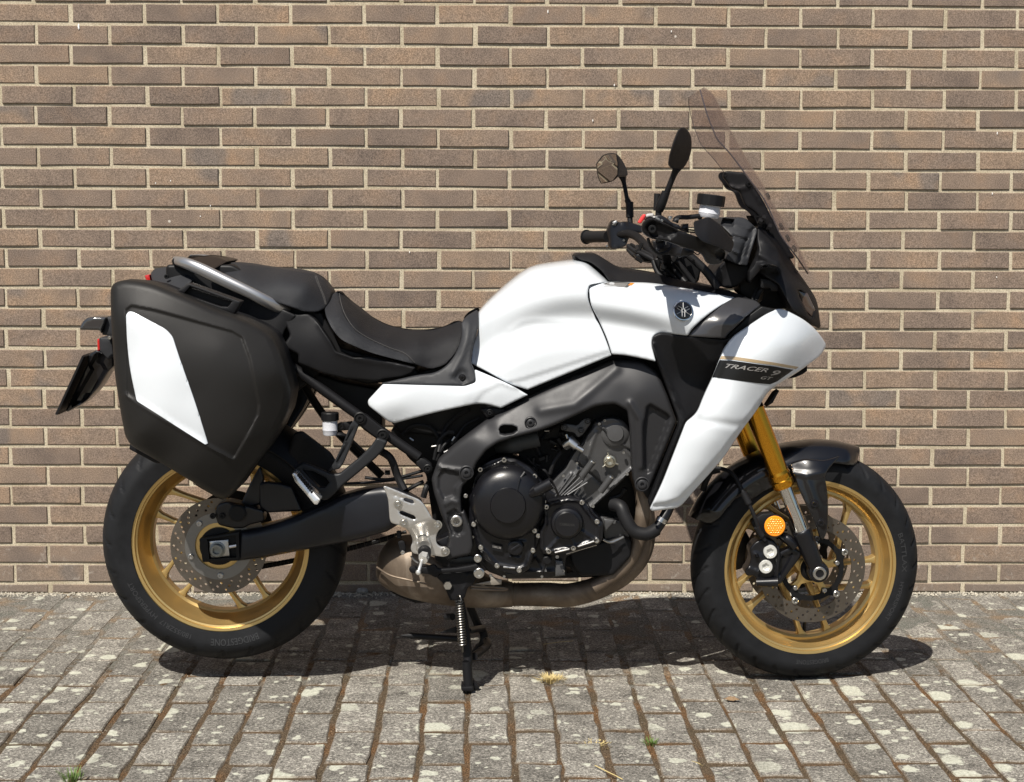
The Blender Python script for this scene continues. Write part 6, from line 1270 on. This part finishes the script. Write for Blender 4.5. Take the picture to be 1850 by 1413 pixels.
m = MB(); m.sheet(T('J', [(800, 840), (1000, 810), (1240, 820), (1330, 960), (1300, 1110), (1100, 1100), (930, 1070), (860, 960)]), [(1230, 500, -.02)], .08, rnd=4, crad=6, holes=[T('J', [(1285, 1055), (1305, 1060), (1298, 1095)])]); m.build('steering_head', DARK, bike)
m = MB(); m.sheet(T('J', [(580, 800), (640, 790), (740, 760), (830, 840), (780, 880), (640, 870)]), T('J', [(700, 830, -.10)]), .04, rnd=3, crad=3); m.build('bar_clamp', ENGB, hb)
reservoir(1280, 355, 18, 394, 23.5*PX, 17.8*PX, .26, R(7))
m = MB(); m.tube([(1268, 394, .26), (1262, 392, .26)], .006, 8); m.build('reservoir_stem', BLACKP, hb)
# hand guard
m = MB(); m.sheet(T('J', [(672, 500, 6), (690, 440, 8), (740, 400, 10), (800, 392, 10), (870, 418, 20), (1060, 520, 20), (1400, 640, 20), (1570, 725, 8), (1605, 770, 8), (1592, 850, 10), (1535, 905, 10), (1440, 912, 8), (1392, 885, 8), (1350, 790, 14), (1150, 722, 20), (930, 645, 20), (800, 632, 14), (720, 590, 10), (680, 545, 8)]),
    T('J', [(700, 480, .425), (800, 420, .43), (780, 600, .42), (1060, 540, .425), (1100, 680, .42), (1400, 660, .39), (1350, 770, .39), (1560, 760, .35), (1450, 890, .34)]), .03, rnd=3, res=4,
    steps=[(T('J', [(715, 500), (750, 445), (800, 430), (900, 465), (1080, 550), (980, 630), (830, 600), (750, 580)]), -.010, 3.5), (T('J', [(1470, 790), (1530, 745), (1590, 780), (1580, 840), (1540, 850)]), -.012, 3)], ridges=[(T('J', [(1060, 560), (960, 625)]), .004, 3), (T('J', [(1360, 720), (1470, 820), (1560, 850)]), .006, 3)]); hg = m.build('hand_guard', BLACKP, hb, 50)
m = MB(); c = T1('J', 790, 515, .425); m.lathe(c, [(.0095, -.008), (.0095, .001), (.0080, .003), (.0045, .003), (.0040, -.001), (.00002, -.001)], 18); m.build('bolt', DARK, hg)
m = MB(); m.sheet(T('J', [(1248, 432, 4), (1418, 378, 4), (1550, 470, 6), (1705, 665, 8), (1655, 790, 10), (1590, 745, 5), (1480, 700, 8), (1325, 645, 8), (1258, 560, 6)]), T('J', [(1250, 435, .40), (1418, 380, .36), (1360, 520, .41), (1480, 620, .40), (1550, 480, .36), (1690, 680, .33), (1600, 740, .37)]), .006, rnd=2, res=5, ridges=[(T('J', [(1418, 378), (1400, 560), (1420, 660)]), .004, 8)]); m.build('wind_shield_flap', BLACKP, hg, 50)
# mirrors
mr = empty('mirror', (0, 0, 0), 0, bike); tag(mr, 'left mirror whose glass shows the brick wall')
hs_ = T('C', [(262, 522, 2), (300, 470, 4), (345, 457, 6), (385, 462, 8), (420, 505, 8), (448, 560, 6), (452, 590, 5), (440, 602, 4), (395, 600, 4), (362, 632, 6), (292, 646, 3), (272, 600, 4)])
m = MB(); m.sheet(hs_, lambda Q: -.339+(Q[:, 0]-1096)*.0040+(Q[:, 1]-305)*.0014, .05, rnd=4, res=4); m.build('mirror_housing', BLACKP, mr, 50)
# glass: a flat tilted pane
gq = T('C', [(264, 528), (303, 478), (343, 463), (380, 468), (388, 520), (388, 588), (360, 626), (292, 641), (274, 600)]); gu = lambda Q: -.333+(Q[:, 0]-1096)*.0040+(Q[:, 1]-305)*.0014
m = MB(); m.sheet(gq, gu, .003, rnd=0); m.build('mirror_glass', MIRROR, mr)
m = MB(); m.tube([T1('C', 418, 598, -.335), T1('C', 428, 640, -.335), T1('C', 448, 745, -.32)], [.0115, .0062, .0058], 12); m.tube([T1('C', 446, 740, -.32), T1('C', 455, 760, -.32)], [.0075, .0085], 12); m.tube([T1('C', 462, 757, -.32), T1('C', 464, 850, -.315)], .0105, 16, smooth=False); m.tube([T1('C', 464, 850, -.315), T1('C', 466, 900, -.31), T1('C', 460, 945, -.31)], .0075, 12); m.build('mirror_stem', BLACKP, mr)
mr2 = empty('mirror', (0, 0, 0), 0, bike)
m = MB(); m.sheet(T('C', [(785, 300, 4), (812, 315, 8), (835, 350, 8), (842, 415, 10), (830, 480, 10), (800, 540, 8), (765, 568, 6), (735, 560, 4), (700, 532, 4), (708, 470, 8), (735, 380, 10), (760, 318, 8)]), T('C', [(785, 300, .345), (840, 400, .30), (700, 530, .385), (770, 430, .365), (800, 540, .31)]), .03, rnd=3, res=3); m.build('mirror_housing', BLACKP, mr2, 60)
m = MB(); m.tube([T1('C', 752, 548, .335), T1('C', 732, 590, .33), T1('C', 688, 700, .32)], [.0110, .0072, .0070], 12); m.tube([T1('C', 684, 695, .32), T1('C', 655, 770, .315), T1('C', 640, 808, .31)], [.0098, .0115, .0105], 14); m.tube([T1('C', 640, 805, .31), T1('C', 636, 850, .31)], .0075, 12); m.build('mirror_stem', BLACKP, mr2)
m = MB(); m.tube([T1('C', 630, 705, .28), T1('C', 628, 810, .28)], [.0075, .0085], 12); m.build('stem_boot', SOFT, mr2)

# ------------------------------------------------------------------ front cowl, dash, screen
m = MB(); m.sheet(T('K', [(240, 150), (265, 72), (395, 90), (440, 70), (520, 90), (575, 140), (632, 195), (635, 240), (560, 480), (530, 590), (430, 575), (300, 520), (340, 400), (380, 290)]), T('K', [(260, 90, .10), (450, 80, .09), (600, 220, .10), (450, 300, .13), (500, 560, .12)]), .26, rnd=2.5, res=3, crad=3, ridges=[(T('K', [(400, 150), (560, 200)]), .004, 3), (T('K', [(390, 280), (520, 320), (580, 200)]), -.006, 3.5), (T('K', [(520, 320), (440, 560)]), -.007, 3.5), (T('K', [(600, 200), (520, 480)]), -.006, 4), (T('K', [(380, 430), (440, 460)]), .005, 3)], steps=[(T('K', [(270, 90), (390, 105), (370, 170), (255, 150)]), -.02, 3)]); ds = m.build('instrument_panel', GREYP, bike, 24)
m = MB(); m.sheet(T('K', [(165, 690), (230, 590), (300, 530), (560, 600), (560, 700), (440, 800), (350, 835), (255, 815)]), T('K', [(300, 700, .08)]), .2, rnd=4, res=7, crad=5, ridges=[(T('K', [(290, 560), (210, 740)]), .006, 4)]); m.build('dash_bracket', BLACKP, bike)
m = MB(); m.sheet(T('K', [(440, 560), (640, 560), (900, 700), (960, 900), (980, 1040), (850, 1050), (700, 1030), (640, 1010), (560, 960), (450, 880)]), T('K', [(600, 800, .05)]), .12, rnd=3, crad=4, holes=[T('K', [(600, 900), (640, 870), (700, 880), (690, 960), (640, 1000)])]); m.build('headlight_back', DARK, bike)
COWL = T('K', [(640, 150, 8), (760, 240, 14), (905, 345, 14), (990, 520, 20), (1060, 640, 14), (1190, 820, 16), (1275, 960, 16), (1312, 1235, 5), (1290, 1258, 4), (1200, 1190, 10), (1090, 1100, 10), (1010, 1060, 16), (950, 960, 20), (880, 830, 20), (860, 790, 10), (700, 700, 10), (640, 640, 8), (560, 800, 8), (545, 640, 8), (640, 480, 10), (655, 420, 10), (635, 320, 8)])
m = MB(); m.sheet(COWL, T('K', [(650, 160, .08), (900, 350, .06), (1060, 640, .05), (1200, 840, .045), (1290, 1000, .04), (1310, 1240, .06), (760, 400, .12), (880, 600, .13), (1000, 800, .145), (1150, 1000, .130), (1080, 1090, .150), (950, 900, .155), (660, 600, .13), (570, 750, .12), (1240, 1150, .10)]), .02, rnd=4, res=5, holes=[T('K', [(1070, 850), (1100, 848), (1160, 890), (1210, 970), (1238, 1050), (1225, 1140), (1180, 1110), (1130, 1010), (1085, 920)])], hrnd=4, ridges=[(T('K', [(700, 330), (850, 420), (870, 560)]), .006, 4), (T('K', [(650, 470), (860, 560)]), .006, 5)], back=False); m.mirror(); m.build('front_cowl', BLACKP, bike, 60)
m = MB(); m.sheet(T('K', [(1055, 835), (1170, 880), (1250, 1050), (1235, 1150), (1130, 1050)]), T('K', [(1150, 1000, .085)]), .02, rnd=2); m.build('headlight_lens', mat('position_lamp_lens', (.05, .035, .028), rough=.12, coat=1), bike)
m = MB(); m.sheet(T('K', [(664, 620), (690, 582), (780, 570), (860, 600), (902, 640), (893, 690), (820, 690), (720, 675), (675, 650)]), T('K', [(780, 630, .185), (890, 660, .17), (670, 620, .165)]), .07, rnd=7, res=3.5, crad=6, ridges=[(T('K', [(680, 620), (760, 600), (860, 640)]), .004, 2.5), (T('K', [(700, 650), (800, 668), (890, 670)]), .004, 2)]); m.build('indicator', LENS, bike, 60)
m = MB(); m.sheet(T('K', [(620, 540), (700, 530), (760, 570), (680, 600), (660, 650), (600, 720), (550, 760), (550, 650), (600, 590)]), T('K', [(640, 620, .16)]), .03, rnd=3, crad=3, res=7); m.sheet(T('K', [(665, 720), (780, 740), (870, 800), (860, 860), (780, 860), (775, 830), (670, 830)]), T('K', [(750, 800, .14)]), .04, rnd=3, crad=3); m.build('indicator_mount', BLACKP, bike)
m = MB(); m.tube([T1('K', 640, 830, .10), T1('K', 610, 900, .11), T1('K', 590, 960, .12)], .005, 8); m.tube([T1('K', 690, 840, .11), T1('K', 650, 890, .11), T1('K', 615, 965, .12)], .006, 8); m.build('cable', SOFT, bike)
bolt(T1('K', 700, 1060, .18), .004, ALU, bike)
m = MB(); m.sheet([(1440, 668), (1458, 660), (1458, 670), (1450, 676), (1436, 682), (1424, 684)], [(1445, 672, .06)], .12, rnd=1.5); m.sheet([(1385, 735), (1400, 712), (1408, 706), (1396, 728)], [(1395, 720, .15)], .05); m.pair('headlight_lower', DARK, bike)
# screen and its adjuster frame
NE = T('C', [(890, 75), (905, 130), (935, 230), (970, 320), (1000, 382), (1080, 472), (1190, 620), (1290, 760), (1380, 960), (1470, 1080), (1545, 1192)])
UM = T('C', [(905, 68), (965, 115), (1010, 200), (1060, 310), (1110, 400), (1175, 520), (1245, 630), (1330, 790), (1440, 960), (1500, 1080), (1548, 1192)])
hwS = [.13, .155, .165, .17, .172, .172, .168, .16, .15, .12, .07]
rowsS = []
for (ex_, ey_), (mx_, my_), hw in zip(NE, UM, hwS):
    e = at(ex_, ey_, hw); c = at(mx_, my_, 0); rowsS.append((e, c, hw))
A_ = crom([list(e)+list(c)+[hw] for e, c, hw in rowsS], 5); V, Fs = [], []; NS_ = 24
for q in A_:
    e, c, hw = q[:3], q[3:6], q[6]
    for k in range(NS_+1):
        t = k/NS_*2-1; s = abs(t)**2.0; V.append((c[0]+(e[0]-c[0])*s, -hw*t*-1 if False else hw*t, c[2]+(e[2]-c[2])*s))
nr_ = len(A_); 
for i in range(nr_-1):
    for k in range(NS_): a = i*(NS_+1)+k; Fs.append((a, a+1, a+NS_+2, a+NS_+1))
def thicken(V, Fs, t):
    me = bpy.data.meshes.new('x'); me.from_pydata(V, [], Fs); bm = bmesh.new(); bm.from_mesh(me); bm.normal_update(); nn = [v.normal.copy() for v in bm.verts]; bd = [(e.verts[0].index, e.verts[1].index) for e in bm.edges if e.is_boundary]; bm.free(); bpy.data.meshes.remove(me)
    n = len(V); V2 = [Vector(v)-k*t for v, k in zip(V, nn)]; return list(V)+V2, Fs+[tuple(n+i for i in f)[::-1] for f in Fs]+[(a, b, b+n, a+n) for a, b in bd]
V2, F2 = thicken(V, Fs, .0028); m = MB(); m.add(V2, F2); sc = m.build('windscreen', SCREEN, bike, 60)
for sg in (1, -1):
    m = MB(); m.tube([(q[0], -q[6]*sg, q[2]) for q in A_[::2]], .0018 if sg > 0 else .0009, 6, raw=True); m.build('screen_edge', mat('screen_edge_tint', (.06, .05, .052), rough=.2), sc)
m = MB(); m.sheet(T('C', [(1030, 590, 4), (1038, 572, 4), (1060, 568, 4), (1165, 578, 6), (1200, 640, 10), (1260, 720, 20), (1390, 980, 20), (1465, 1090, 5), (1455, 1102, 4), (1420, 1100, 5), (1375, 1060, 10), (1290, 930, 20), (1235, 822, 10), (1165, 782, 8), (1130, 690, 10), (1085, 680, 8), (1050, 630, 8), (1032, 608, 4)]), T('C', [(1040, 590, .055), (1180, 620, .06), (1150, 740, .06), (1300, 860, .07), (1440, 1090, .07)]), .018, rnd=3, res=5, ridges=[(T('C', [(1060, 660), (1130, 680), (1200, 660), (1260, 760)]), .004, 3)]); sf = m.pair('screen_bracket', BLACKP, bike)
bolt(T1('C', 1187, 650, .062), .0068, DARK, sf, washer=True)
m = MB(); m.lathe(T1('C', 1043, 590, .055), [(.0055, 0), (.0050, .002), (.0035, .002), (.003, -.004), (.00002, -.004)], 14); m.build('bracket_plug', SOFT, sf)
m = MB(); m.sheet(T('C', [(1215, 840), (1280, 840), (1330, 960), (1400, 1060), (1480, 1190), (1440, 1140), (1340, 1050), (1260, 940)]), T('C', [(1330, 1000, .07)]), .14, rnd=2); m.pair('screen_slide', DARK, bike)
for q in ((1245, 870), (1300, 905), (1265, 850)): 
    m = MB(); m.tube([T1('C', *q, .09), T1('C', q[0]+20, q[1]+8, .09)], .009, 8); m.build('slide_block', SOFT, sf)
for q in ((1304, 722), (1385, 905), (1425, 975), (1465, 1040)): 
    m = MB(); m.tube([T1('C', q[0]-8, q[1]-14, .045), T1('C', q[0], q[1], .05), T1('C', q[0]+5, q[1]+14, .045)], .0045, 8); m.build('screen_grommet', SOFT, sc)

# ------------------------------------------------------------------ small things on the paving
GR = mat('green_grass', (.10, .17, .03), rough=.6); DG = mat('dry_grass', (.48, .38, .17), rough=.8); LEAF = mat('brown_dry_leaf', (.20, .13, .07), rough=.8); PEB = mat('grey_stone', (.25, .24, .22), rough=.85, bump=.6, bscale=120, var=.3, vscale=40)
def ground(px, py, z=0.0):
    d = fwd+rt*((px-925)/FPX)-up*((py-706.5)/FPX); t = (z-CAM.z)/d.z; return CAM+d*t
def tuft(name, px, py, n, h, spread, mt, label, cat, lean=.8):
    g = ground(px, py); V, F = [], []; q = random.Random(int(px))
    for k in range(n):
        a = q.uniform(0, 6.28); r = q.uniform(0, spread); b = Vector((math.cos(a)*r, math.sin(a)*r, -.004)); d = Vector((math.cos(a)*lean*q.random(), math.sin(a)*lean*q.random(), 1)).normalized(); H_ = h*q.uniform(.4, 1); w = q.uniform(.0007, .0014); s = Vector((-math.sin(a), math.cos(a), 0)); i = len(V)
        V += [b-s*w, b+s*w, b+d*H_*.6+s*w*.8, b+d*H_*.6-s*w*.8, b+d*H_*.9+Vector((d.x, d.y, -.1))*H_*.3]; F += [(i, i+1, i+2, i+3), (i+3, i+2, i+4)]
    me = bpy.data.meshes.new(name); me.from_pydata([tuple(v) for v in V], [], F); me.materials.append(mt); o = bpy.data.objects.new(name, me); o.location = g; link(o); tag(o, label, cat); return o
tuft('grass_tuft', 132, 1408, 80, .040, .022, GR, 'green grass tuft in a paving joint at the lower left', 'grass')
tuft('grass_tuft', 1176, 1343, 45, .026, .016, GR, 'green weed sprouting between pavers below the engine', 'weed', 1.2)
tuft('dry_grass_tuft', 997, 1228, 300, .022, .036, DG, 'straw coloured dry grass clump right of the stand foot', 'dry grass', 2.2)
tuft('dry_grass_tuft', 1072, 1345, 120, .013, .038, DG, 'thin dry grass wisps near the lower middle pavers', 'dry grass', 2.5)
g = ground(655, 1072); o = bpy.data.objects.new('stone', MB().lathe((0, 0, 0), [(.004, 0), (.017, .002), (.020, .009), (.014, .017), (.00002, .019)], 12, raw=True, axis=(0, 0, 1)).build('stone', PEB, None, 60).data); bpy.data.objects.remove(bpy.data.objects['stone']); o.name = 'stone'; o.location = g; link(o); tag(o, 'small round grey stone at the foot of the wall', 'stone')
def leaf(px, py, L, rz, label):
    V, F = [], []; n = 8
    for i in range(n+1):
        t = i/n; w = L*.24*math.sin(math.pi*t)**.7*(1+.35*math.cos(i*2.6)); x = (t-.5)*L; V += [(x, -w, .002+.006*abs(t-.5)), (x, 0, .0035-.002*math.sin(math.pi*t)), (x, w, .006*math.sin(math.pi*t)+.002)]
    for i in range(n): a = i*3; F += [(a, a+1, a+4, a+3), (a+1, a+2, a+5, a+4)]
    V2, F2 = thicken(V, F, .0005); me = bpy.data.meshes.new('leaf'); me.from_pydata([tuple(v) for v in V2], [], F2); me.materials.append(LEAF); o = bpy.data.objects.new('dry_leaf', me); o.location = ground(px, py, .002); o.rotation_euler = (0, 0, rz); link(o); tag(o, label, 'leaf')
leaf(1322, 1266, .040, -.2, 'curled brown dry leaf lying below the front wheel')
def twig(pts, r, label):
    m = MB(); m.tube([ground(x, y, z) for x, y, z in pts], r, 6, raw=True); o = m.build('twig', DG, None, 60); tag(o, label, 'twig'); return o
twig([(1075, 1383, .004), (1095, 1393, .007), (1125, 1408, .004)], .0012, 'pale dry stalk lying at the bottom edge of the paving')
twig([(982, 1164, .004), (1010, 1160, .005), (1035, 1158, .003)], .0008, 'thin straw lying in the shade behind the stand')
twig([(1250, 1375, .003), (1262, 1379, .012), (1270, 1384, .003)], .0008, 'tiny curled stalk in a joint under the front tyre')

# moss growing up out of the joints: nobody could count it
V, F = [], []; q = random.Random(3)
def clump(x, y, r, h):
    i = len(V); k = 5; rot = q.uniform(0, 6)
    V.append((x, y, h))
    for j in range(k): a = rot+2*math.pi*j/k; V.append((x+math.cos(a)*r*q.uniform(.6, 1.3), y+math.sin(a)*r*q.uniform(.6, 1.3), -.006))
    for j in range(k): F.append((i, i+1+j, i+1+(j+1) % k))
for k in range(36000):
    i = q.randrange(-20, 24); y = -q.uniform(.0, 2.05)
    x = -.0788+i*PW+y*math.tan(R(-.229))
    den = .5+.5*noise.noise(Vector((x*5, y*5, 9)))+.25*noise.noise(Vector((x*23, y*23, 2)))
    if q.random() > .35+den: continue
    clump(x+q.gauss(0, .0052), y, q.uniform(.0018, .0042), -.0035+.0042*max(0, den-.2)*q.random()+.001)
for k in range(16000):
    i = q.randrange(-20, 24); xc = -.0788+(i+.5)*PW; ph = -1.007 if i % 2 == 0 else -.918; j = q.randrange(-5, 5); y = ph+j*PL
    if y > 0: continue
    x = xc+q.uniform(-.05, .05)+y*math.tan(R(-.229)); den = .5+.5*noise.noise(Vector((x*5, y*5, 9)))
    if q.random() > .3+den: continue
    clump(x, y+q.gauss(0, .0055), q.uniform(.0015, .0034), -.004+.004*max(0, den-.3)*q.random())
me = bpy.data.meshes.new('moss'); me.from_pydata(V, [], F); me.materials.append(M_MOSS); o = bpy.data.objects.new('moss', me); link(o); tag(o, 'rusty brown moss growing in the joints between the pavers', 'moss', kind='stuff')

V, F = [], []; q = random.Random(8)
def crumb(x, y, z, r):
    i = len(V); a0 = q.uniform(0, 6)
    for j in range(4): a = a0+j*math.pi/2; V.append((x+math.cos(a)*r*q.uniform(.7, 1.3), y+math.sin(a)*r*q.uniform(.7, 1.3), z-.001))
    V.append((x+q.uniform(-.3, .3)*r, y, z+r*q.uniform(.5, 1.1)))
    for j in range(4): F.append((i+j, i+(j+1) % 4, i+4))
for k in range(5200): crumb(q.uniform(-2.2, 2.4), -abs(q.gauss(0, .022))+.002, q.uniform(-.001, .004), q.uniform(.0012, .0042)*(1.6 if q.random() < .08 else 1))
for k in range(2600):
    x, y = q.uniform(-1.8, 1.9), -q.uniform(0, 1.9); crumb(x, y, .0, q.uniform(.0006, .0016))
me = bpy.data.meshes.new('grit'); me.from_pydata(V, [], F); me.materials.append(mat('pale_grit', (.36, .33, .27), rough=.95, var=.45, vscale=90)); o = bpy.data.objects.new('grit', me); link(o); tag(o, 'pale mortar crumbs and grit lying along the foot of the wall', 'grit', kind='stuff')
